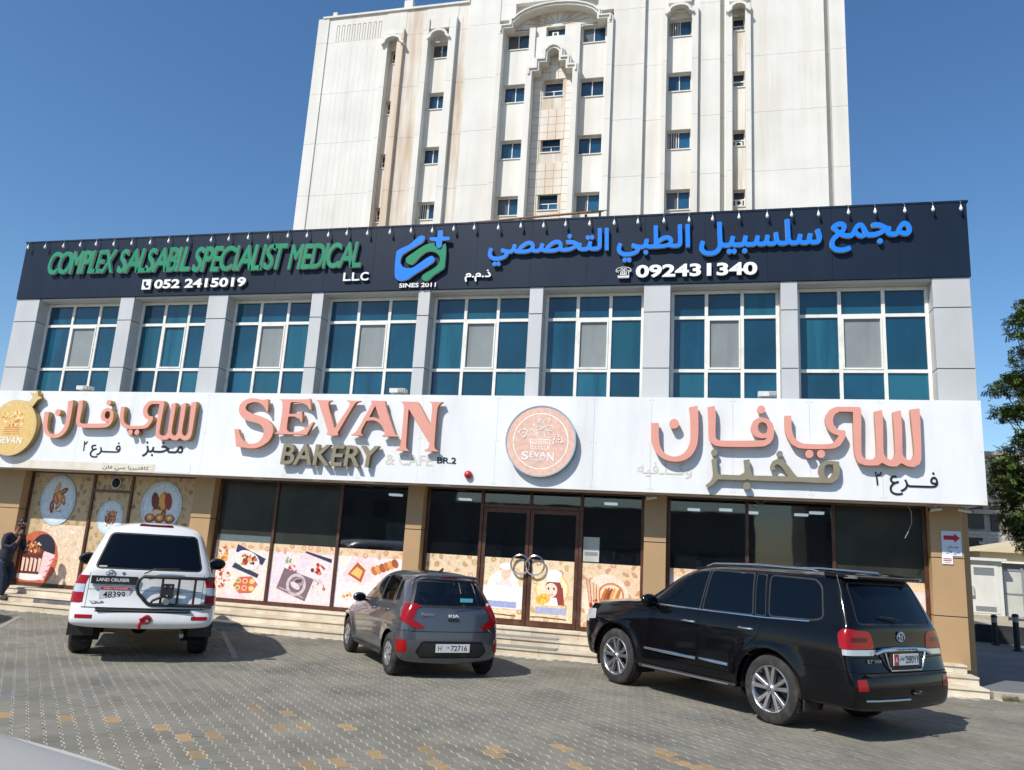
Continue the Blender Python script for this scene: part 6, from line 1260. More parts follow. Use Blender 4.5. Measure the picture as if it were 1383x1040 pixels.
def wheel(root, x, y, R, w, style, rimR, side):
    """side = +1 left (outer face towards +y)"""
    sg = side; hw = w / 2
    wo = put('wheel', MB().lathe([(rimR, -hw * .9), (rimR + .01, -hw), (R - .05, -hw * 1.02), (R - .015, -hw * .86), (R, -hw * .6), (R + .001, 0), (R, hw * .6), (R - .015, hw * .86), (R - .05, hw * 1.02), (rimR + .01, hw), (rimR, hw * .9)], 48, 'y', (x, y, R), closed=True), 'rubber', root, smooth=35)
    tr = MB()
    for k in range(0, 48, 1):
        a = 2 * math.pi * k / 48; 
        for q in (-1, 0, 1):
            c = Vector((x + (R + .001) * math.cos(a), y + q * hw * .42, R + (R + .001) * math.sin(a))); t = Vector((-math.sin(a), 0, math.cos(a))) * (R * math.pi / 48 * .66); b_ = Vector((0, hw * .16, 0)); nn = Vector((math.cos(a), 0, math.sin(a))) * .006
            tr.add([c - t - b_, c + t - b_, c + t + b_, c - t + b_, c - t - b_ + nn, c + t - b_ + nn, c + t + b_ + nn, c - t + b_ + nn], [(4, 5, 6, 7), (0, 1, 5, 4), (1, 2, 6, 5), (2, 3, 7, 6), (3, 0, 4, 7)])
    put('tread', tr, 'rubber', wo)
    out = y + sg * hw
    rb = MB().lathe([(rimR + .004, -sg * .012), (rimR - .008, sg * .004), (rimR - .022, -sg * .006), (rimR - .03, -sg * .05), (rimR - .04, -sg * w * .8)], 48, 'y', (x, out, R)); put('rim', rb, 'alloy' if style != 'cap' else 'alloy_dark', wo, smooth=50)
    put('brake_disc', MB().lathe([(.001, -sg * .09), (rimR - .03, -sg * .09), (rimR - .03, -sg * .1)], 32, 'y', (x, out, R)), 'alloy_dark', wo)
    if style == 'cap':
        cp = MB().lathe([(.001, sg * .012), (.03, sg * .012), (.045, sg * .002), (.09, -sg * .002), (rimR * .55, sg * .010)], 40, 'y', (x, out, R)); 
        for k in range(8):
            a0 = 2 * math.pi * (k + .12) / 8; a1 = 2 * math.pi * (k + .88) / 8; r0, r1 = rimR * .52, rimR - .006
            am = (a0 + a1) / 2
            def P(r, a, d): return (x + r * math.cos(a), out + sg * d, R + r * math.sin(a))
            cp.add([P(r0, a0, .010), P(r0, a1, .010), P(r1, a1 + .06, -.004), P(r1, am, -.002), P(r1, a0 - .06, -.004)], [(0, 1, 2, 3, 4)])
        put('hubcap', cp, 'hubcap', wo); put('wheel_back', MB().lathe([(.001, -sg * .02), (rimR - .01, -sg * .02)], 32, 'y', (x, out, R)), 'alloy_dark', wo); return wo
    sp = MB(); n = 5 if style == 'ten' else 6
    for k in range(n):
        for q in (-1, 1):
            a = 2 * math.pi * k / n + .3 + q * (.16 if style == 'ten' else .12); r0, r1 = .045, rimR - .018; a1 = a + q * .07
            d = Vector((math.cos(a1), 0, math.sin(a1))); t = Vector((-math.sin(a), 0, math.cos(a))); c0 = Vector((x, out, R)) + Vector((math.cos(a), 0, math.sin(a))) * r0; c1 = Vector((x, out, R)) + d * r1; w0, w1 = .018, .023
            y0 = Vector((0, -sg * .022, 0)); y1 = Vector((0, -sg * .004, 0)); th = Vector((0, -sg * .045, 0))
            sp.add([c0 - t * w0 + y0, c0 + t * w0 + y0, c1 + t * w1 + y1, c1 - t * w1 + y1, c0 - t * w0 * 1.3 + y0 + th, c0 + t * w0 * 1.3 + y0 + th, c1 + t * w1 * 1.2 + y1 + th, c1 - t * w1 * 1.2 + y1 + th], [(0, 1, 2, 3), (0, 4, 5, 1), (1, 5, 6, 2), (2, 6, 7, 3), (3, 7, 4, 0)])
    bevel(put('spokes', sp, 'alloy', wo), .004)
    put('hub', MB().lathe([(.001, sg * .004), (.032, sg * .004), (.038, -sg * .004), (.06, -sg * .016), (.066, -sg * .05)], 28, 'y', (x, out, R)), 'alloy', wo, smooth=40)
    nu = MB()
    for k in range(5): a = 2 * math.pi * k / 5; nu.lathe([(.001, sg * .002), (.009, sg * .0), (.009, -sg * .03)], 6, 'y', (x + .052 * math.cos(a), out - sg * .012, R + .052 * math.sin(a)))
    put('wheel_nuts', nu, 'chrome', wo); put('centre_badge', MB().lathe([(.014, sg * .006), (.024, sg * .006)], 20, 'y', (x, out, R)), 'alloy_dark', wo)
    return wo
def axle_parts(root, p, style, rimR, w=.25):
    for x in (0.0, p['wb']):
        for sg in (1, -1):
            yo = p['track'] / 2; wheel(root, x, sg * yo, p['R'], w, style, rimR, sg)
            a = p['R'] + p.get('arch', .06)
            well = MB(); n = 20; vs = []
            yin = p['track'] / 2 - .26; yout = p['Wm'][0][1] - .035
            for k in range(n + 1):
                t = math.pi * (-.12 + 1.24 * k / n); vs += [(x + a * 1.0 * math.cos(t), sg * yin, p['R'] + a * math.sin(t)), (x + a * 1.0 * math.cos(t), sg * yout, p['R'] + a * math.sin(t))]
            well.add(vs, [(2 * k, 2 * k + 2, 2 * k + 3, 2 * k + 1) for k in range(n)]); well.add([(x, sg * yin, p['R'])] + vs[::2], [(0, k + 1, k + 2) for k in range(n)])
            put('wheel_well', well, 'wheel_well', root)
    u = MB().box(-p['rear_len'] + .15, -.55, p['zsill'] - .02, p['wb'] + .6, .55, p['zsill'] + .12); u.tube([(0, -p['track'] / 2, p['R']), (0, p['track'] / 2, p['R'])], .05, 8); u.sphere((0, .05, p['R'] - .01), .13, 12, 8)
    put('underbody', u, 'wheel_well', root)
def archpoly(x, R, a, zlow): return [(x + a * math.cos(t), R + a * math.sin(t)) for t in [math.pi * k / 24 for k in range(25)]] + [(x - a, zlow), (x + a, zlow)]
def rear_text(s, y0, y1, z0, z1, x, mats, parent, depth=.004, off=0.0, lean=0.0, shear=0.0, name='badge'):
    """text on a rear face; y0 = left end (driver's +y side), z0..z1 height, x = surface"""
    me = text_fit(s, abs(y0 - y1), z1 - z0, depth, off, shear); me.transform(Matrix.Translation((x, y0, z0)) @ Matrix.Rotation(lean, 4, 'Y') @ REAR); return put(name, me, mats, parent, fixn=False)
def mirror_part(root, x, y, z, m, sg, s=1.0):
    b = MB().sphere((x, y + sg * .13 * s, z), 1, 16, 10, (.065 * s, .125 * s, .085 * s)); o = put('wing_mirror', b, m, root, smooth=80); put('mirror_glass', MB().sphere((x - .055 * s, y + sg * .13 * s, z), 1, 14, 8, (.014 * s, .10 * s, .062 * s)), 'tint_glass', o, smooth=80); put('mirror_arm', MB().tube([(x + .02, y - sg * .05, z - .06 * s), (x, y + sg * .07, z - .04 * s)], .022 * s, 8), 'black_plastic', o)
    return o
def handle(root, x, y, z, m, sg, L=.2):
    o = put('door_handle', MB().tube([(x - L / 2, y, z), (x - L / 2 + .02, y + sg * .035, z), (x + L / 2 - .02, y + sg * .035, z), (x + L / 2, y, z)], .013, 8), m, root, smooth=60); return o
def surf_y(B, x, z):
    best = None
    for v in B.verts_cache:
        d = (v[0] - x) ** 2 + (v[2] - z) ** 2
        if v[1] > 0.2 and (best is None or d < best[0]): best = (d, v[1])
    return best[1]
def surf_x(B, y, z, x1=0.5):
    best = None
    for v in B.verts_cache:
        if v[0] > x1: continue
        d = (v[1] - y) ** 2 + (v[2] - z) ** 2 
        if d < .0025 * 1.5 and (best is None or v[0] < best): best = v[0]
    return best if best is not None else -1.0
def cache(B): B.verts_cache = [tuple(v.co) for v in B.bm.verts]
def gap(B, ax, a, b_, w=.007, filt=None, m='wheel_well'):
    a, b_ = Vector(a), Vector(b_); d = (b_ - a).normalized(); n = Vector((-d.y, d.x)) * w / 2
    B.cut('panel_gap', ax, [tuple(a + n), tuple(a - n), tuple(b_ - n), tuple(b_ + n)], m, .006, filt)
UP = lambda z: (lambda c: c.z > z)
# ---------------------------------------------------------------- black SUV (right)
def black_suv(loc, rz):
    t = empty('parked_car', 'large black off-road wagon with chrome trim at the right', 'car', loc, rz)
    p = dict(wb=2.85, R=.40, track=1.66, zsill=.36, arch=.075, flare=.03, rear_len=1.12, xtail=-.8, xnose=3.45, zmid=.72, shoulder=.03, bow=.035, corner=(.93, .988), lowx=.95,
             xr=[(.3, -1.10), (.42, -1.15), (.52, -1.175), (.70, -1.175), (.78, -1.10), (1.0, -1.075), (1.22, -1.06), (1.32, -1.03), (1.60, -.91), (1.78, -.83), (1.86, -.76)],
             xf=[(.3, 3.60), (.45, 3.72), (.8, 3.76), (1.0, 3.75), (1.14, 3.68), (1.24, 3.52)],
             Wm=[(-1.2, .965), (-.6, .985), (2.8, .985), (3.5, .94)], Wb=[(-1.2, .885), (-.4, .92), (1.9, .925), (2.6, .90), (3.5, .83)], Wr=[(-1.1, .71), (-.5, .74), (1.4, .745), (1.95, .73), (2.55, .80), (3.5, .70)],
             zb=[(-1.1, 1.22), (.2, 1.22), (1.9, 1.19), (2.6, 1.16), (3.5, 1.09)], ze=[(-1.0, 1.75), (-.4, 1.77), (1.0, 1.785), (1.45, 1.755), (1.8, 1.62), (2.3, 1.30), (2.45, 1.22), (3.5, 1.13)], zt=[(-1.0, 1.825), (-.3, 1.85), (1.1, 1.85), (1.45, 1.815), (1.8, 1.68), (2.3, 1.35), (2.45, 1.27), (3.0, 1.25), (3.5, 1.19)],
             stations=[-.55, -.2, .25, .7, 1.15, 1.5, 1.8, 2.1, 2.35, 2.55, 2.9, 3.2])
    B = Body(p); B.verts_cache = [tuple(v.co) for v in B.bm.verts]
    sx = lambda y, z: surf_x(B, y, z); sy = lambda x, z: surf_y(B, x, z)
    for x in (0.0, 2.85): B.cut('arch_lip', 'side', archpoly(x, .40, .51, .2), 'paint_black', 0, lambda c: c.z < 1.0); B.cut(None, 'side', archpoly(x, .40, .475, .2), None, 0, lambda c: c.z < 1.0)
    B.window('side_window', 'side', rpoly([(1.20, 1.235), (1.16, 1.735), (1.42, 1.72), (1.72, 1.57), (2.12, 1.24)][::-1], .04), 'tint_side', .02, filt=UP(1.18))
    B.window('side_window', 'side', rpoly([(.30, 1.245), (.40, 1.74), (1.10, 1.745), (1.13, 1.24)], .03), 'tint_side', .02, filt=UP(1.18))
    B.window('quarter_window', 'side', rpoly([(.10, 1.25), (.20, 1.735), (.34, 1.738), (.245, 1.25)], .015), 'tint_side', .012, filt=UP(1.18))
    B.window('quarter_window', 'side', rpoly([(-.70, 1.30), (-.58, 1.27), (.03, 1.255), (.12, 1.73), (-.52, 1.715), (-.62, 1.64)], .05), 'tint_side', .02, filt=UP(1.18))
    B.window('rear_window', 'rear', rpoly([(-.72, 1.27), (.72, 1.27), (.64, 1.70), (-.64, 1.70)], .05), 'tint_glass', .02, filt=UP(1.2))
    B.window('windscreen', 'top', [(1.62, -.60), (1.62, .60), (2.33, .70), (2.33, -.70)], 'tint_glass', .02, filt=lambda c: c.z > 1.24 and c.x > 1.4)
    for sg in (1, -1):
        f = (lambda q: (lambda c: c.y * q > 0 and .9 < c.z < 1.35))(sg)
        B.cut('tail_light', 'rear', [(sg * y, z) for y, z in rpoly([(.97, .985), (.52, 1.0), (.555, 1.15), (.60, 1.185), (.97, 1.205)], .02)], 'lamp_red', -.006, f)
        B.cut('tail_light_inner', 'rear', [(sg * y, z) for y, z in rpoly([(.92, 1.06), (.62, 1.07), (.64, 1.115), (.92, 1.12)], .01)], 'lamp_dark_red', -.005, f)
        B.cut('tail_light_lower', 'rear', [(sg * y, z) for y, z in [(.97, .925), (.56, .925), (.50, .985), (.97, .985)]], 'lamp_clear', -.006, f)
        B.cut('reflector', 'rear', [(sg * y, z) for y, z in rpoly([(.90, .56), (.74, .56), (.76, .68), (.90, .68)], .01)], 'lamp_red', -.004, (lambda q: (lambda c: c.y * q > 0 and c.z < .8))(sg))
    B.cut('tail_light', 'side', rpoly([(-1.3, .985), (-.97, .995), (-.93, 1.15), (-.97, 1.205), (-1.3, 1.205)], .02), 'lamp_red', -.006, lambda c: c.x < -.7)
    B.cut('headlight', 'side', rpoly([(3.35, .90), (3.9, .84), (3.9, 1.02), (3.42, 1.04)], .03), 'lamp_clear', -.004, lambda c: c.x > 3.2)
    B.cut('headlight', 'front', [(-.95, .84), (-.55, .84), (-.55, 1.0), (-.95, 1.02)], 'lamp_clear', -.004); B.cut('headlight', 'front', [(.95, .84), (.55, .84), (.55, 1.0), (.95, 1.02)], 'lamp_clear', -.004)
    B.cut('grille', 'front', [(-.5, .66), (.5, .66), (.55, 1.0), (-.55, 1.0)], 'chrome', 0)
    lo = lambda c: c.z < 1.25
    for x0, x1 in ((1.15, 1.17), (.22, .36)): pass
    gap(B, 'side', (1.16, .50), (1.17, 1.21), filt=lo); gap(B, 'side', (2.10, .50), (2.14, 1.19), filt=lo); gap(B, 'side', (.52, .68), (.16, 1.02), filt=lo); gap(B, 'side', (.16, 1.02), (.10, 1.22), filt=lo); gap(B, 'side', (.52, .50), (.52, .68), filt=lo); gap(B, 'side', (.52, .50), (2.10, .50), filt=lo)
    gap(B, 'rear', (-.90, .90), (.90, .90), .008, lambda c: .85 < c.z < .95); gap(B, 'rear', (-.9, .74), (.9, .74), .012, lambda c: c.z < .85); gap(B, 'side', (-1.3, .755), (-.5, .755), .008, lambda c: c.x < -.4)
    O = B.finish(t, 'paint_black')
    axle_parts(t, p, 'ten', .275, .27)
    for sg in (1, -1):
        xs = [2.13, 1.6, 1.15, .6, .12, -.55]
        put('window_chrome_strip', MB().tube([(x, sg * (sy(x, 1.225) + .004), 1.222 + (0 if x > -.5 else .02)) for x in xs], .011, 6), 'chrome', t, smooth=60)
        for xa, xb in ((.62, 1.12), (1.18, 2.18)): put('door_chrome_strip', MB().tube([(xa, sg * (sy(xa, .60) + .004), .595), ((xa + xb) / 2, sg * (sy((xa + xb) / 2, .6) + .008), .60), (xb, sg * (sy(xb, .60) + .006), .605)], [.024, .026, .016], 8), 'chrome', t, smooth=60)
        handle(t, 1.34, sg * (sy(1.34, 1.06) - .005), 1.06, 'chrome', sg, .22); handle(t, .36, sg * (sy(.36, 1.07) - .005), 1.07, 'chrome', sg, .22)
        mirror_part(t, 2.02, sg * .92, 1.27, 'paint_black', sg, 1.15)
        rb = MB().box(.50, sg * .80, .335, 2.30, sg * 1.01, .385); o = put('side_step', rb, 'black_plastic', t); bevel(o, .02, 2); put('step_edge', MB().box(.60, sg * 1.0105, .352, 2.2, sg * 1.018, .372), 'metal_grey', o)
        put('roof_rail', MB().tube([(-.50, sg * .65, 1.815), (-.42, sg * .655, 1.838), (.4, sg * .67, 1.858), (1.15, sg * .665, 1.84), (1.3, sg * .65, 1.80)], [.010, .016, .016, .016, .010], 8), 'steel', t, smooth=60)
        put('mud_flap', MB().box(-.50, sg * .72, .24, -.475, sg * .97, .50), 'black_plastic', t)
    sp = MB().add([(-.60, -.70, 1.835), (-.60, .70, 1.835), (-1.0, .68, 1.795), (-1.0, -.68, 1.795), (-.60, -.70, 1.77), (-.60, .70, 1.77), (-.98, .68, 1.76), (-.98, -.68, 1.76)], [(0, 1, 2, 3), (4, 7, 6, 5), (0, 4, 5, 1), (1, 5, 6, 2), (2, 6, 7, 3), (3, 7, 4, 0)])
    bevel(put('roof_spoiler', sp, 'paint_black', t), .015, 2); put('spoiler_tip', MB().box(-1.005, -.684, 1.762, -.86, -.64, 1.80).box(-1.005, .64, 1.762, -.86, .684, 1.80), 'spoiler_silver', t)
    # chrome garnish, plate
    xg = lambda y, z: sx(y, z) - .006
    gp = []
    for a in (.55, .40, .30): gp.append((xg(a, .95) - .015, a, .95 + (.40 - a) * .25 if a > .4 else .985))
    gp = [(xg(.56, .95) - .012, .56, .945), (xg(.42, .97) - .018, .42, .985), (xg(.2, .98) - .018, .2, .995), (xg(0, .98) - .018, 0, .995), (xg(.2, .98) - .018, -.2, .995), (xg(.42, .97) - .018, -.42, .985), (xg(.56, .95) - .012, -.56, .945)]
    put('chrome_bar', MB().tube(gp, .028, 8), 'chrome', t, smooth=60); px = xg(0, .85)
    rear_text('LAND CRUISER', .20, -.20, .985, 1.005, px - .045, 'alloy_dark', t, .003)
    put('plate_surround', MB().tube([(px - .012, .40, .96), (px - .012, .335, .80), (px - .012, .30, .765), (px - .012, -.30, .765), (px - .012, -.335, .80), (px - .012, -.40, .96)], .014, 6), 'chrome', t, smooth=60)
    put('plate_recess', MB().box(px - .004, -.31, .79, px + .02, .31, .95), 'black_plastic', t)
    pl = put('number_plate', MB().box(px - .022, -.25, .82, px - .012, .25, .945), 'plate_white', t); put('plate_band', MB().box(px - .0245, .16, .822, px - .0225, .248, .943), 'plate_red', pl)
    rear_text('28011', .02, -.235, .84, .925, px - .0225, 'black_face', pl, .002, .012, name='number'); rear_text('UAE', .145, .045, .87, .90, px - .0225, 'black_face', pl, .002, name='lettering'); rear_text('A', .225, .18, .85, .91, px - .025, 'white_face', pl, .002, name='lettering')
    bx = sx(0, 1.12) - .008
    bd = MB(); 
    for (rx, rz_, cz) in ((.075, .055, 0), (.025, .052, 0), (.052, .022, .022)): 
        pts = [(bx, rx * math.cos(a), 1.125 + cz + rz_ * math.sin(a)) for a in [2 * math.pi * k / 20 for k in range(21)]]; bd.tube(pts, .007, 5, cap=False)
    put('badge', bd, 'chrome', t, smooth=60); rear_text('5.7', .70, .60, .845, .885, sx(.62, .86) - .006, 'chrome', t, .005, .02, shear=.3); rear_text('VXR', .58, .44, .85, .88, sx(.5, .86) - .006, 'chrome', t, .005, .02)
    put('rear_wiper', MB().tube([(sx(0, 1.30) - .02, -.05, 1.29), (sx(.1, 1.33) - .03, .12, 1.33), (sx(.3, 1.35) - .02, .34, 1.345)], .010, 6), 'black_plastic', t)
    bxx = -1.21
    put('bumper_step', MB().box(-1.225, -.74, .715, -1.05, .74, .735), 'black_plastic', t)
    put('bumper_chrome_line', MB().tube([(sx(.80, .45) - .002, .80, .46), (sx(.6, .45) - .006, .6, .455), (sx(.3, .45) - .008, .3, .452), (sx(0, .45) - .008, 0, .45)], .013, 6), 'steel', t, smooth=60)
    0 and put('bumper_lip', MB().tube([(-.95, .93, .40), (-1.13, .84, .385), (-1.2, .5, .37), (-1.2, -.5, .37), (-1.13, -.84, .385), (-.95, -.93, .40)], .04, 8), 'paint_black', t, smooth=60)
    put('tow_hitch', MB().tube([(-1.05, -.10, .50), (-1.22, -.10, .505), (-1.24, -.15, .50)], .020, 8).sphere((-1.235, -.15, .525), .025, 10, 8), 'black_plastic', t, smooth=50)
    put('radio_antenna', MB().tube([(-.83, .78, 1.80), (-1.02, .735, .93)], .004, 5), 'steel', t); put('exhaust', MB().tube([(-.6, -.6, .34), (-.95, -.6, .33)], .032, 10), 'metal_grey', t)
    return t
black_suv((1.47, 11.15, 0), math.atan2(.689, -.724))
# ---------------------------------------------------------------- white SUV (left)
def white_suv(loc, rz):
    t = empty('parked_car', 'white off-road wagon with black spare-wheel carrier on its tailgate', 'car', loc, rz)
    p = dict(wb=2.85, R=.41, track=1.64, zsill=.50, arch=.08, flare=.028, lowx=.92, rear_len=1.1, xtail=-.85, xnose=3.45, zmid=.75, shoulder=.02, bow=.045,
             xr=[(.3, -1.0), (.42, -1.10), (.52, -1.21), (.72, -1.20), (.76, -1.09), (1.0, -1.06), (1.25, -1.03), (1.33, -1.00), (1.60, -.86), (1.80, -.76), (1.88, -.66)],
             xf=[(.3, 3.55), (.45, 3.68), (.8, 3.72), (1.0, 3.70), (1.12, 3.60), (1.2, 3.42)],
             Wm=[(-1.2, .945), (-.6, .97), (2.8, .97), (3.5, .92)], Wb=[(-1.2, .85), (-.4, .875), (1.9, .885), (2.6, .85), (3.5, .78)], Wr=[(-1.1, .645), (-.5, .67), (1.4, .68), (1.95, .67), (2.55, .72), (3.5, .64)],
             zb=[(-1.1, 1.25), (1.9, 1.20), (2.6, 1.14), (3.5, 1.02)], ze=[(-1.0, 1.81), (-.4, 1.83), (1.0, 1.84), (1.45, 1.80), (1.8, 1.62), (2.3, 1.32), (2.45, 1.22), (3.5, 1.06)], zt=[(-1.0, 1.935), (-.3, 1.965), (1.1, 1.955), (1.45, 1.88), (1.8, 1.70), (2.3, 1.35), (2.45, 1.25), (3.0, 1.21), (3.5, 1.11)],
             stations=[-.6, -.2, .25, .7, 1.15, 1.5, 1.8, 2.1, 2.35, 2.55, 2.9, 3.2])
    B = Body(p); B.verts_cache = [tuple(v.co) for v in B.bm.verts]; sx = lambda y, z: surf_x(B, y, z); sy = lambda x, z: surf_y(B, x, z)
    for x in (0.0, 2.85): B.cut('arch_lip', 'side', archpoly(x, .41, .55, .2), 'paint_white', 0, lambda c: c.z < 1.05); B.cut(None, 'side', archpoly(x, .41, .49, .2), None, 0, lambda c: c.z < 1.05)
    B.window('side_window', 'side', rpoly([(1.20, 1.26), (1.16, 1.74), (1.42, 1.72), (1.72, 1.57), (2.12, 1.26)][::-1], .04), 'tint_side', .025, filt=UP(1.2))
    B.window('side_window', 'side', rpoly([(.22, 1.27), (.34, 1.745), (1.10, 1.75), (1.13, 1.265)], .03), 'tint_side', .025, filt=UP(1.2))
    B.window('quarter_window', 'side', rpoly([(-.72, 1.31), (-.02, 1.29), (.10, 1.74), (-.58, 1.72)], .06), 'tint_side', .025, filt=UP(1.2))
    B.window('rear_window', 'rear', rpoly([(-.70, 1.29), (.70, 1.29), (.575, 1.765), (-.575, 1.765)], .06), 'tint_glass', .022, filt=UP(1.2))
    B.window('windscreen', 'top', [(1.62, -.58), (1.62, .58), (2.33, .68), (2.33, -.68)], 'tint_glass', .02, filt=lambda c: c.z > 1.26 and c.x > 1.4)
    for sg in (1, -1):
        f = (lambda q: (lambda c: c.y * q > 0 and .8 < c.z < 1.3))(sg)
        for z0, z1, m in ((.80, .94, 'lamp_red'), (.94, 1.05, 'lamp_clear'), (1.05, 1.17, 'lamp_red')):
            B.cut('tail_light', 'rear', [(sg * y, z) for y, z in [(.98, z0), (.80, z0), (.80, z1), (.98, z1)]], m, -.008, f)
        B.cut('reflector', 'rear', [(sg * y, z) for y, z in rpoly([(.86, .60), (.64, .60), (.64, .65), (.86, .65)], .01)], 'lamp_red', -.004, (lambda q: (lambda c: c.y * q > 0 and c.z < .75))(sg))
    for z0, z1, m in ((.80, .94, 'lamp_red'), (.94, 1.05, 'lamp_clear'), (1.05, 1.17, 'lamp_red')): B.cut('tail_light', 'side', [(-1.3, z0), (-.93, z0), (-.91, z1), (-1.3, z1)], m, -.008, lambda c: c.x < -.7)
    B.cut('high_brake_light', 'rear', rpoly([(-.24, 1.895), (.24, 1.895), (.22, 1.925), (-.22, 1.925)], .008), 'lamp_dark_red', -.004, UP(1.82))
    B.cut('headlight', 'front', [(-.95, .84), (-.55, .84), (-.55, 1.0), (-.95, 1.02)], 'lamp_clear', -.004); B.cut('headlight', 'front', [(.95, .84), (.55, .84), (.55, 1.0), (.95, 1.02)], 'lamp_clear', -.004)
    gap(B, 'rear', (-.80, .745), (.80, .745), .014, lambda c: .7 < c.z < .8); gap(B, 'rear', (-.755, .75), (-.755, 1.22), .007, lambda c: c.z < 1.3); gap(B, 'rear', (.755, .75), (.755, 1.22), .007, lambda c: c.z < 1.3); gap(B, 'rear', (-.75, .985), (.75, .985), .010, lambda c: .9 < c.z < 1.05, 'metal_grey'); gap(B, 'rear', (-.62, .70), (.62, .70), .02, lambda c: c.z < .76, 'black_plastic')
    lo = lambda c: c.z < 1.28
    gap(B, 'side', (1.16, .50), (1.17, 1.25), filt=lo); gap(B, 'side', (2.10, .50), (2.14, 1.22), filt=lo); gap(B, 'side', (.52, .68), (.12, 1.24), filt=lo); gap(B, 'side', (-.93, .78), (-.93, 1.24), filt=lo)
    B.finish(t, 'paint_white'); axle_parts(t, p, 'six', .22, .28)
    for sg in (1, -1):
        handle(t, 1.34, sg * (sy(1.34, 1.1) - .005), 1.10, 'chrome', sg); handle(t, .36, sg * (sy(.36, 1.1) - .005), 1.10, 'chrome', sg); put('side_moulding', MB().tube([(.62, sg * (sy(.62, .78) + .002), .78), (2.1, sg * (sy(2.1, .78) + .002), .78)], .03, 6), 'paint_white', t)
        put('mud_flap', MB().box(-.56, sg * .64, .30, -.535, sg * .98, .52), 'black_plastic', t)
        mirror_part(t, 2.02, sg * .90, 1.30, 'black_plastic', sg, 1.25); put('side_step', MB().box(.55, sg * .80, .37, 2.25, sg * .99, .41), 'metal_grey', t)
    gx = sx(.3, 1.1)
    put('badge_bar', MB().box(gx - .035, .14, 1.065, gx + .02, .73, 1.175), 'black_plastic', t, label='black bar with raised lettering on the tailgate'); rear_text('LAND CRUISER', .66, .24, 1.10, 1.145, gx - .036, 'white_face', t, .004, .02)
    pl = put('number_plate', MB().box(gx - .028, .21, .86, gx - .016, .60, 1.03), 'plate_white', t); put('plate_band', MB().box(gx - .031, .215, .985, gx - .0285, .595, 1.027), 'plate_red', pl); rear_text('48399', .55, .27, .875, .965, gx - .0285, 'black_face', pl, .002, .012, name='number'); rear_text('ABU DHABI', .56, .25, .997, 1.015, gx - .0315, 'white_face', pl, .0015, name='lettering')
    rear_text('VX.R', .71, .52, .80, .835, sx(.6, .85) - .008, 'metal_grey', t, .004, .02)
    bx = sx(.5, 1.21) - .004; bd = MB()
    for (rx, rz_, cz) in ((.06, .04, 0), (.02, .038, 0), (.042, .016, .016)): bd.tube([(bx, .50 + rx * math.cos(a), 1.215 + cz + rz_ * math.sin(a)) for a in [2 * math.pi * k / 20 for k in range(21)]], .005, 5, cap=False)
    put('badge', bd, 'metal_grey', t, smooth=60); put('lock', MB().lathe([(.001, -.006), (.02, -.006), (.022, 0)], 14, 'x', (bx, .33, 1.215)), 'metal_grey', t)
    put('rear_wiper', MB().tube([(sx(0, 1.25) - .03, .06, 1.225), (sx(0, 1.3) - .04, -.08, 1.30), (sx(-.1, 1.3) - .03, -.40, 1.305)], .010, 6), 'black_plastic', t)
    # spare wheel carrier
    cx = -1.17; cr = MB(); z0, z1 = .80, 1.185
    fr = [(cx + .05, -.86, z1), (cx, -.70, z1), (cx, 0.06 - .0, z1), (cx, .12, z1 - .06), (cx, .13, 1.03), (cx, .10, .95), (cx, -.03, z0 + .02), (cx, -.08, z0), (cx, -.72, z0), (cx + .05, -.88, z0)]
    fr = [(x, y - .18 * 0, z) for x, y, z in fr]
    cr.tube(fr, .024, 10); car_ = put('spare_wheel_carrier', cr, 'black_plastic', t, smooth=60)
    for y in (-.20, -.42, -.64): put('carrier_bar', MB().tube([(cx, y, z0), (cx, y, z1)], .017, 8), 'black_plastic', car_, smooth=60)
    put('carrier_hinge', MB().box(cx - .02, -.90, z1 - .03, cx + .10, -.80, z1 + .03).box(cx - .02, -.90, z0 - .03, cx + .10, -.80, z0 + .03), 'black_plastic', car_)
    put('wheel_mount', MB().box(cx - .05, -.36, .90, cx - .018, -.20, 1.10).tube([(cx - .03, -.22, .92), (cx - .01, -.10, .86), (cx, -.06, .80)], .018, 8), 'black_plastic', car_)
    put('bolt', MB().sphere((cx - .055, -.24, 1.06), .013).sphere((cx - .055, -.32, 1.06), .013).sphere((cx - .055, -.28, .935), .015), 'chrome', car_); put('latch', MB().lathe([(.001, -.05), (.045, -.05), (.05, 0)], 14, 'x', (cx + .0, -.28, .85)), 'metal_grey', car_)
    put('tow_ring', MB().lathe([(.05, -.02), (.065, -.02), (.065, .02), (.05, .02)], 18, 'x', (-1.235, -.06, .60), closed=True).box(-1.30, -.05, .54, -1.215, -.01, .60).tube([(-1.27, -.02, .62), (-1.29, 0.01, .57), (-1.27, .03, .52), (-1.26, .02, .48)], .022, 8).tube([(-1.24, -.10, .60), (-1.28, -.04, .64), (-1.30, .03, .60)], .02, 8), 'hitch_red', t, smooth=50)
    put('exhaust', MB().tube([(-.7, -.55, .38), (-1.02, -.55, .36)], .03, 10), 'metal_grey', t); put('window_sticker', MB().box(sx(.6, 1.31) - .004, .56, 1.295, sx(.6, 1.31) - .002, .66, 1.315), 'white_face', t)
    put('bumper_step', MB().box(-1.225, -.62, .725, -1.02, .62, .738), 'black_plastic', t)
    return t
white_suv((-8.41, 10.98, 0), math.atan2(.804, -.594))
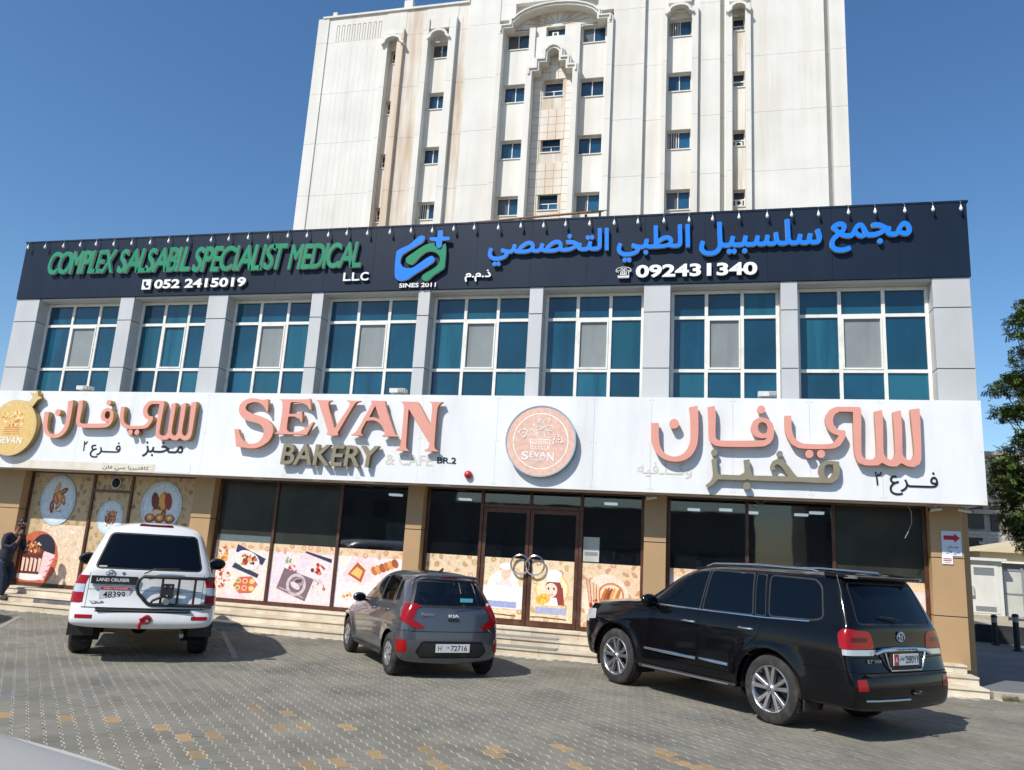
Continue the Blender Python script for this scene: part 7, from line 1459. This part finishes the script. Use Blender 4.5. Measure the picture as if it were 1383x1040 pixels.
# ---------------------------------------------------------------- small grey hatchback (middle)
def hatch(loc, rz, paint='paint_graphite', label='small dark grey hatchback with a clear rear window', plates=True, mirrors=True):
    t = empty('parked_car', label, 'car', loc, rz)
    p = dict(wb=2.40, R=.295, track=1.42, zsill=.235, arch=.045, flare=.03, rear_len=.45, xtail=-.35, xnose=2.75, zmid=.55, shoulder=.028, bow=.06,
             xr=[(.2, -.40), (.30, -.47), (.42, -.505), (.58, -.50), (.72, -.47), (.92, -.45), (1.0, -.43), (1.25, -.30), (1.38, -.20), (1.46, -.08)],
             xf=[(.2, 2.92), (.35, 3.02), (.6, 3.06), (.75, 3.02), (.88, 2.9), (.95, 2.7)],
             Wm=[(-.5, .765), (0, .785), (2.4, .79), (2.9, .74)], Wb=[(-.5, .67), (.0, .705), (1.5, .725), (2.2, .70), (2.9, .60)], Wr=[(-.4, .50), (.1, .545), (1.1, .565), (1.5, .56), (2.1, .62), (2.9, .52)],
             zb=[(-.4, .98), (.6, .955), (1.7, .90), (2.2, .86), (2.9, .76)], ze=[(-.3, 1.36), (.2, 1.40), (.9, 1.42), (1.2, 1.38), (1.5, 1.26), (1.95, .99), (2.1, .91), (2.9, .80)], zt=[(-.3, 1.435), (.1, 1.47), (.8, 1.485), (1.15, 1.46), (1.5, 1.31), (1.95, 1.02), (2.1, .95), (2.5, .92), (2.9, .83)],
             stations=[-.12, .12, .45, .8, 1.1, 1.4, 1.7, 1.95, 2.12, 2.4, 2.65])
    B = Body(p); B.verts_cache = [tuple(v.co) for v in B.bm.verts]; sx = lambda y, z: surf_x(B, y, z); sy = lambda x, z: surf_y(B, x, z)
    for x in (0.0, 2.40): B.cut(None, 'side', archpoly(x, .295, .345, .1), None, 0, lambda c: c.z < .8)
    B.window('side_window', 'side', rpoly([(.92, 1.0), (.88, 1.375), (1.12, 1.36), (1.40, 1.235), (1.83, .96)][::-1], .03), 'clear_glass', .016, filt=UP(.93))
    B.window('side_window', 'side', rpoly([(.24, 1.03), (.30, 1.355), (.82, 1.375), (.86, 1.005)], .03), 'clear_glass', .016, filt=UP(.93))
    B.window('quarter_window', 'side', rpoly([(.02, 1.06), (.13, 1.33), (.23, 1.345), (.175, 1.035)], .015), 'tint_side', .01, filt=UP(.93))
    B.window('rear_window', 'rear', rpoly([(-.60, 1.015), (.60, 1.015), (.485, 1.335), (-.485, 1.335)], .05), 'clear_glass', .035, filt=UP(.95))
    B.window('windscreen', 'top', [(1.32, -.48), (1.32, .48), (1.97, .60), (1.97, -.60)], 'clear_glass', .02, filt=lambda c: c.z > .97 and c.x > 1.1)
    for sg in (1, -1):
        f = (lambda q: (lambda c: c.y * q > 0 and c.z > .6))(sg)
        B.cut('tail_light', 'rear', [(sg * y, z) for y, z in rpoly([(.80, 1.04), (.48, 1.01), (.49, .985), (.57, .955), (.615, .90), (.60, .82), (.44, .725), (.45, .69), (.56, .69), (.68, .75), (.80, .82)], .015)], 'lamp_red', -.010, f)
        B.cut('tail_light_inner', 'rear', [(sg * y, z) for y, z in [(.68, .96), (.64, .96), (.67, .90), (.66, .83), (.69, .83)]], 'lamp_dark_red', -.010, f)
        B.cut('reflector', 'rear', [(sg * y, z) for y, z in rpoly([(.78, .36), (.68, .36), (.66, .40), (.69, .535), (.79, .54)], .012)], 'lamp_red', -.004, (lambda q: (lambda c: c.y * q > 0 and c.z < .62))(sg))
    B.cut('tail_light', 'side', rpoly([(-.8, .80), (-.40, .80), (-.28, .90), (-.23, 1.02), (-.8, 1.05)], .02), 'lamp_red', -.010, lambda c: c.x < -.1)
    B.cut('bumper_insert', 'rear', rpoly([(-.46, .29), (.46, .29), (.55, .38), (.46, .525), (-.46, .525), (-.55, .38)], .03), 'black_plastic', .012, lambda c: c.z < .6)
    B.cut('high_brake_light', 'rear', rpoly([(-.14, 1.385), (.14, 1.385), (.12, 1.405), (-.12, 1.405)], .006), 'lamp_dark_red', -.003, UP(1.36))
    for sg in (1, -1): B.cut('headlight', 'front', [(sg * .74, .66), (sg * .42, .64), (sg * .42, .74), (sg * .74, .82)], 'lamp_clear', -.004)
    B.cut('grille', 'front', [(-.5, .3), (.5, .3), (.5, .5), (-.5, .5)], 'black_plastic', .01)
    gap(B, 'rear', (-.62, .655), (.62, .655), .009, lambda c: .6 < c.z < .72); gap(B, 'rear', (-.60, .655), (-.56, .70), .007, lambda c: c.z < .8); gap(B, 'rear', (.60, .655), (.56, .70), .007, lambda c: c.z < .8)
    lo = lambda c: c.z < 1.0
    gap(B, 'side', (.87, .32), (.89, .965), .006, filt=lo); gap(B, 'side', (1.86, .34), (1.86, .91), .006, filt=lo); gap(B, 'side', (.46, .32), (.40, .45), .006, filt=lo); gap(B, 'side', (.40, .45), (.24, .66), .006, filt=lo); gap(B, 'side', (.24, .66), (.18, 1.0), .006, filt=lo); gap(B, 'side', (.46, .32), (1.86, .32), .006, filt=lo); gap(B, 'side', (-.6, .66), (-.33, .66), .006, filt=lo)
    gap(B, 'top', (1.95, -.66), (2.75, -.56), .006); gap(B, 'top', (1.95, .66), (2.75, .56), .006)
    B.finish(t, paint); axle_parts(t, p, 'cap', .185, .17)
    for sg in (1, -1):
        handle(t, 1.08, sg * (sy(1.08, .86) - .004), .86, paint, sg, .17); handle(t, .36, sg * (sy(.36, .89) - .004), .89, paint, sg, .17); mirrors and mirror_part(t, 1.62, sg * .73, .97, paint, sg, .9)
        put('sill_trim', MB().tube([(.42, sg * .765, .25), (1.98, sg * .765, .25)], .03, 6), 'black_plastic', t)
    # cabin
    for x in (1.15, ):
        for y in (.34, -.34):
            s_ = put('seat', MB().box(x - .05, y - .22, .40, x + .45, y + .22, .62).add([(x - .25, y - .22, 1.10), (x - .13, y - .22, 1.10), (x + .08, y - .23, .60), (x - .08, y - .23, .60), (x - .25, y + .22, 1.10), (x - .13, y + .22, 1.10), (x + .08, y + .23, .60), (x - .08, y + .23, .60)], [(0, 1, 2, 3), (4, 7, 6, 5), (0, 4, 5, 1), (1, 5, 6, 2), (2, 6, 7, 3), (3, 7, 4, 0)]), 'seat_dark', t); put('headrest', MB().sphere((x - .21, y, 1.19), 1, 12, 8, (.05, .12, .09)), 'seat_dark', s_, smooth=60)
    bk = put('seat', MB().box(.35, -.58, .40, .75, .58, .60).add([(.12, -.58, .96), (.24, -.58, .96), (.40, -.58, .58), (.26, -.58, .58), (.12, .58, .96), (.24, .58, .96), (.40, .58, .58), (.26, .58, .58)], [(0, 1, 2, 3), (4, 7, 6, 5), (0, 4, 5, 1), (1, 5, 6, 2), (2, 6, 7, 3), (3, 7, 4, 0)]), 'seat_dark', t)
    for y in (.38, -.38): put('headrest', MB().sphere((.17, y, 1.07), 1, 12, 8, (.045, .13, .085)), 'seat_dark', bk, smooth=60)
    put('dashboard', MB().box(1.65, -.60, .55, 1.95, .60, .93), 'seat_dark', t); put('parcel_shelf', MB().box(-.30, -.55, .93, .12, .55, .95), 'seat_dark', t)
    put('cabin_floor', MB().box(-.35, -.60, .27, 2.0, .60, .32), 'wheel_well', t); put('steering_wheel', MB().tube([(1.55 + .08 * math.sin(a), .34 + .18 * math.cos(a), .93 + .16 * math.sin(a)) for a in [2 * math.pi * k / 16 for k in range(17)]], .014, 6, cap=False), 'seat_dark', t)
    an = put('roof_antenna', MB().add([(.22, -.02, 1.475), (.22, .02, 1.475), (.08, 0, 1.475), (.04, 0, 1.53), (.10, 0, 1.535)], [(0, 1, 4), (0, 4, 3, 2), (1, 2, 3, 4), (0, 2, 1)]), 'black_plastic', t)
    put('spoiler_lip', MB().tube([(sx(.46, 1.40) - .0, .46, 1.405), (sx(.2, 1.42) - .03, .2, 1.425), (sx(0, 1.42) - .035, 0, 1.43), (sx(.2, 1.42) - .03, -.2, 1.425), (sx(.46, 1.40), -.46, 1.405)], .022, 8), paint, t, smooth=60)
    if plates:
        px = sx(0, .42) - .004
        pl = put('number_plate', MB().box(px - .012, -.26, .375, px - .002, .26, .49), 'plate_white', t); rear_text('72716', .03, -.22, .395, .47, px - .0125, 'black_face', pl, .002, .012, name='number'); rear_text('H', .225, .175, .40, .465, px - .0125, 'black_face', pl, .002, name='lettering'); rear_text('UAE', .10, .05, .43, .455, px - .0125, 'black_face', pl, .002, name='lettering')
        put('plate_lamp', MB().box(sx(0, .80) - .004, -.085, .80, sx(0, .80) + .02, .085, .835), 'black_plastic', t); rear_text('KIA', .08, -.08, .855, .895, sx(0, .87) - .006, 'white_face', t, .004, .03); rear_text('Picanto', .50, .30, .875, .915, sx(.4, .89) - .008, 'chrome', t, .004, .01)
        put('rear_wiper', MB().tube([(sx(0, 1.0) - .02, .02, .985), (sx(.2, 1.02) - .015, -.18, 1.01), (sx(.4, 1.03) - .01, -.40, 1.02)], .007, 6), 'black_plastic', t)
        put('window_sticker', MB().box(sx(0, 1.09) - .006, -.30, 1.07, sx(0, 1.09) - .003, -.10, 1.125), mat('sticker_blue', (.1, .42, .52), .5).name, t); put('window_sticker', MB().lathe([(.001, 0), (.022, 0)], 14, 'x', (sx(-.52, 1.04) - .006, -.545, 1.045)), 'white_face', t)
        ib = MB().sphere((.9, 0, 1.33), .001)
    return t
hatch((-3.82, 11.72, 0), math.atan2(.778, -.628))
# the car in the near left corner, only its bonnet in the picture; and one just outside at the left whose shadow shows
near = hatch((-4.93, 2.10, 0), math.radians(10), 'paint_silver', 'dusty silver-grey bonnet of a near car in the bottom left corner', False, False)
far_ = hatch((-14.0, 10.5, 0), math.atan2(.804, -.594), 'paint_white', 'white car parked just left of the white off-road wagon, only its shadow in view', False); far_.scale = (1.05, 1.2, 1.4)
# ================================================================ PERSON
def person():
    X, Y, Z = -15.30, 15.02, 0.135
    t = empty('person', 'person in navy shirt and jeans with dark hair walking past the left steps', 'person', (X, Y, 0.0), math.radians(-8))
    def skin(name, joints, edges, m, parent=t, lev=2):
        me = bpy.data.meshes.new(name); me.from_pydata([j[:3] for j in joints], edges, []); me.materials.append(M[m])
        o = bpy.data.objects.new(name, me); C.objects.link(o); o.parent = parent
        o.modifiers.new('skin', 'SKIN'); sub = o.modifiers.new('sub', 'SUBSURF'); sub.levels = lev; sub.render_levels = lev
        for i, j in enumerate(joints): me.skin_vertices[0].data[i].radius = (j[3], j[4] if len(j) > 4 else j[3])
        me.skin_vertices[0].data[0].use_root = True
        bpy.context.view_layer.update(); dg = bpy.context.evaluated_depsgraph_get(); m2 = bpy.data.meshes.new_from_object(o.evaluated_get(dg)); o.modifiers.clear(); o.data = m2
        m2.polygons.foreach_set('use_smooth', [True] * len(m2.polygons)); return o
    z = 0.135
    # local x = walking direction (to the right, slightly away), leaning forward; y = person's left
    # continuous body (skin tone) under the clothes
    J = [(-.03, 0, .94 + z, .05, .07), (-.02, 0, 1.08 + z, .09, .11), (.05, 0, 1.25 + z, .09, .13), (.12, 0, 1.40 + z, .08, .12), (.19, 0, 1.49 + z, .055), (.235, 0, 1.56 + z, .055), (.27, 0, 1.63 + z, .075, .07), (.285, 0, 1.70 + z, .085, .078), (.275, 0, 1.75 + z, .06, .055)]
    E_ = [(i, i + 1) for i in range(8)]
    def chain(frm, pts):
        k = frm
        for q in pts: J.append(q); E_.append((k, len(J) - 1)); k = len(J) - 1
        return k
    chain(0, [(-.03, .10, .86 + z, .045), (.10, .11, .50 + z, .062), (-.02, .11, .30 + z, .058), (-.16, .11, .10 + z, .040), (-.10, .11, .045 + z, .04), (.02, .11, .03 + z, .035)])
    chain(0, [(-.04, -.10, .86 + z, .045), (.12, -.10, .50 + z, .062), (.16, -.10, .28 + z, .058), (.17, -.10, .09 + z, .040), (.23, -.10, .045 + z, .04), (.34, -.10, .03 + z, .035)])
    chain(3, [(.10, .19, 1.40 + z, .062), (.14, .24, 1.16 + z, .045), (.30, .20, 1.05 + z, .036), (.40, .15, 1.14 + z, .030), (.43, .13, 1.20 + z, .026)])
    chain(3, [(.10, -.19, 1.40 + z, .062), (.16, -.24, 1.17 + z, .045), (.33, -.16, 1.16 + z, .036), (.37, -.08, 1.34 + z, .028), (.365, -.06, 1.42 + z, .024)])
    skin('body', J, E_, 'skin')
    # clothes
    S = [(-.065, 0, .82 + z, .150, .182), (-.06, 0, .92 + z, .155, .180), (-.02, 0, 1.08 + z, .148, .172), (.05, 0, 1.25 + z, .148, .19), (.115, 0, 1.40 + z, .125, .175), (.155, 0, 1.46 + z, .07)]
    SE = [(i, i + 1) for i in range(5)]
    def ch2(S, SE, frm, pts):
        k = frm
        for q in pts: S.append(q); SE.append((k, len(S) - 1)); k = len(S) - 1
    ch2(S, SE, 4, [(.10, .20, 1.40 + z, .085), (.14, .25, 1.16 + z, .066), (.28, .205, 1.06 + z, .054), (.37, .165, 1.11 + z, .046)]); ch2(S, SE, 4, [(.10, -.20, 1.40 + z, .085), (.16, -.25, 1.17 + z, .066), (.31, -.175, 1.16 + z, .054), (.355, -.115, 1.27 + z, .044)])
    skin('shirt', S, SE, 'shirt_navy')
    S = [(-.06, 0, .90 + z, .135, .168), (-.055, 0, .84 + z, .12, .16)]; SE = [(0, 1)]
    ch2(S, SE, 1, [(-.03, .10, .78 + z, .115), (.10, .11, .50 + z, .080), (-.02, .11, .30 + z, .072), (-.15, .11, .10 + z, .060)]); ch2(S, SE, 1, [(-.04, -.10, .78 + z, .115), (.12, -.10, .50 + z, .080), (.16, -.10, .28 + z, .072), (.17, -.10, .09 + z, .060)])
    skin('jeans', S, SE, 'jeans')
    for (x0, y0) in ((-.13, .11), (.20, -.10)): skin('shoe', [(x0 - .04, y0, .055 + z, .052), (x0 + .06, y0, .045 + z, .048), (x0 + .17, y0, .034 + z, .036, .045)], [(0, 1), (1, 2)], 'shoe')
    # head: hair cap with beard, face
    hc = Vector((.285, 0, 1.69 + z))
    hair = MB().sphere((0, 0, 0), 1, 20, 14, (.108, .092, .118)); hair.v = [v for v in hair.v]
    keep = MB()
    for f in hair.f:
        c = sum((Vector(hair.v[i]) for i in f), Vector()) / len(f)
        if c.z > .035 - .0 or c.x < -.01: keep.f.append(f); keep.mi.append(0)
    keep.v = [tuple(Vector(v) + hc + Vector((-.012, 0, .018))) for v in hair.v]; put('hair', keep, 'hair', t, smooth=80)
    beard = MB().sphere(tuple(hc + Vector((.045, 0, -.075))), 1, 14, 8, (.058, .062, .042)); put('beard', beard, 'hair', t, smooth=80)
    put('nose', MB().sphere(tuple(hc + Vector((.098, 0, -.01))), 1, 10, 8, (.022, .014, .024)), 'skin', t, smooth=80)
    for sg in (1, -1):
        put('ear', MB().sphere(tuple(hc + Vector((0.0, sg * .084, -.005))), 1, 10, 8, (.022, .012, .032)), 'skin', t, smooth=80)
        e = put('eye', MB().sphere(tuple(hc + Vector((.078, sg * .032, .018))), .011, 10, 8), 'white_face', t, smooth=80); put('iris', MB().sphere(tuple(hc + Vector((.0855, sg * .032, .018))), .0055, 8, 6), 'hair', e)
    put('mouth', MB().sphere(tuple(hc + Vector((.098, 0, -.052))), 1, 10, 6, (.010, .022, .006)), 'plate_red', t, smooth=80)
    # hands: five bent fingers each
    def hand(c, d, sd):
        c = Vector(c); d = Vector(d).normalized(); s_ = Vector(sd).normalized(); n = d.cross(s_)
        jj = [(*c, .026, .016)]; ee = []
        for k, (off, L) in enumerate(((-.03, .060), (-.010, .075), (.012, .070), (.032, .055))):
            a = c + s_ * off + d * .045; jj.append((*a, .011)); ee.append((0, len(jj) - 1))
            b_ = a + d * L * .55; jj.append((*b_, .0095)); ee.append((len(jj) - 2, len(jj) - 1)); e_ = b_ + (d * .6 + n * .8).normalized() * L * .5; jj.append((*e_, .008)); ee.append((len(jj) - 2, len(jj) - 1))
        a = c - s_ * .038 + d * .01; jj.append((*a, .012)); ee.append((0, len(jj) - 1)); b_ = a + (d - s_ * .6).normalized() * .045; jj.append((*b_, .010)); ee.append((len(jj) - 2, len(jj) - 1))
        skin('hand', jj, ee, 'skin', lev=1)
    hand((.445, .12, 1.235 + z), (.4, -.2, 1), (0, 1, 0)); hand((.36, -.055, 1.45 + z), (-.1, .15, 1), (.8, 0.2, 0))
    return t
person()
print('objects', len(bpy.data.objects))
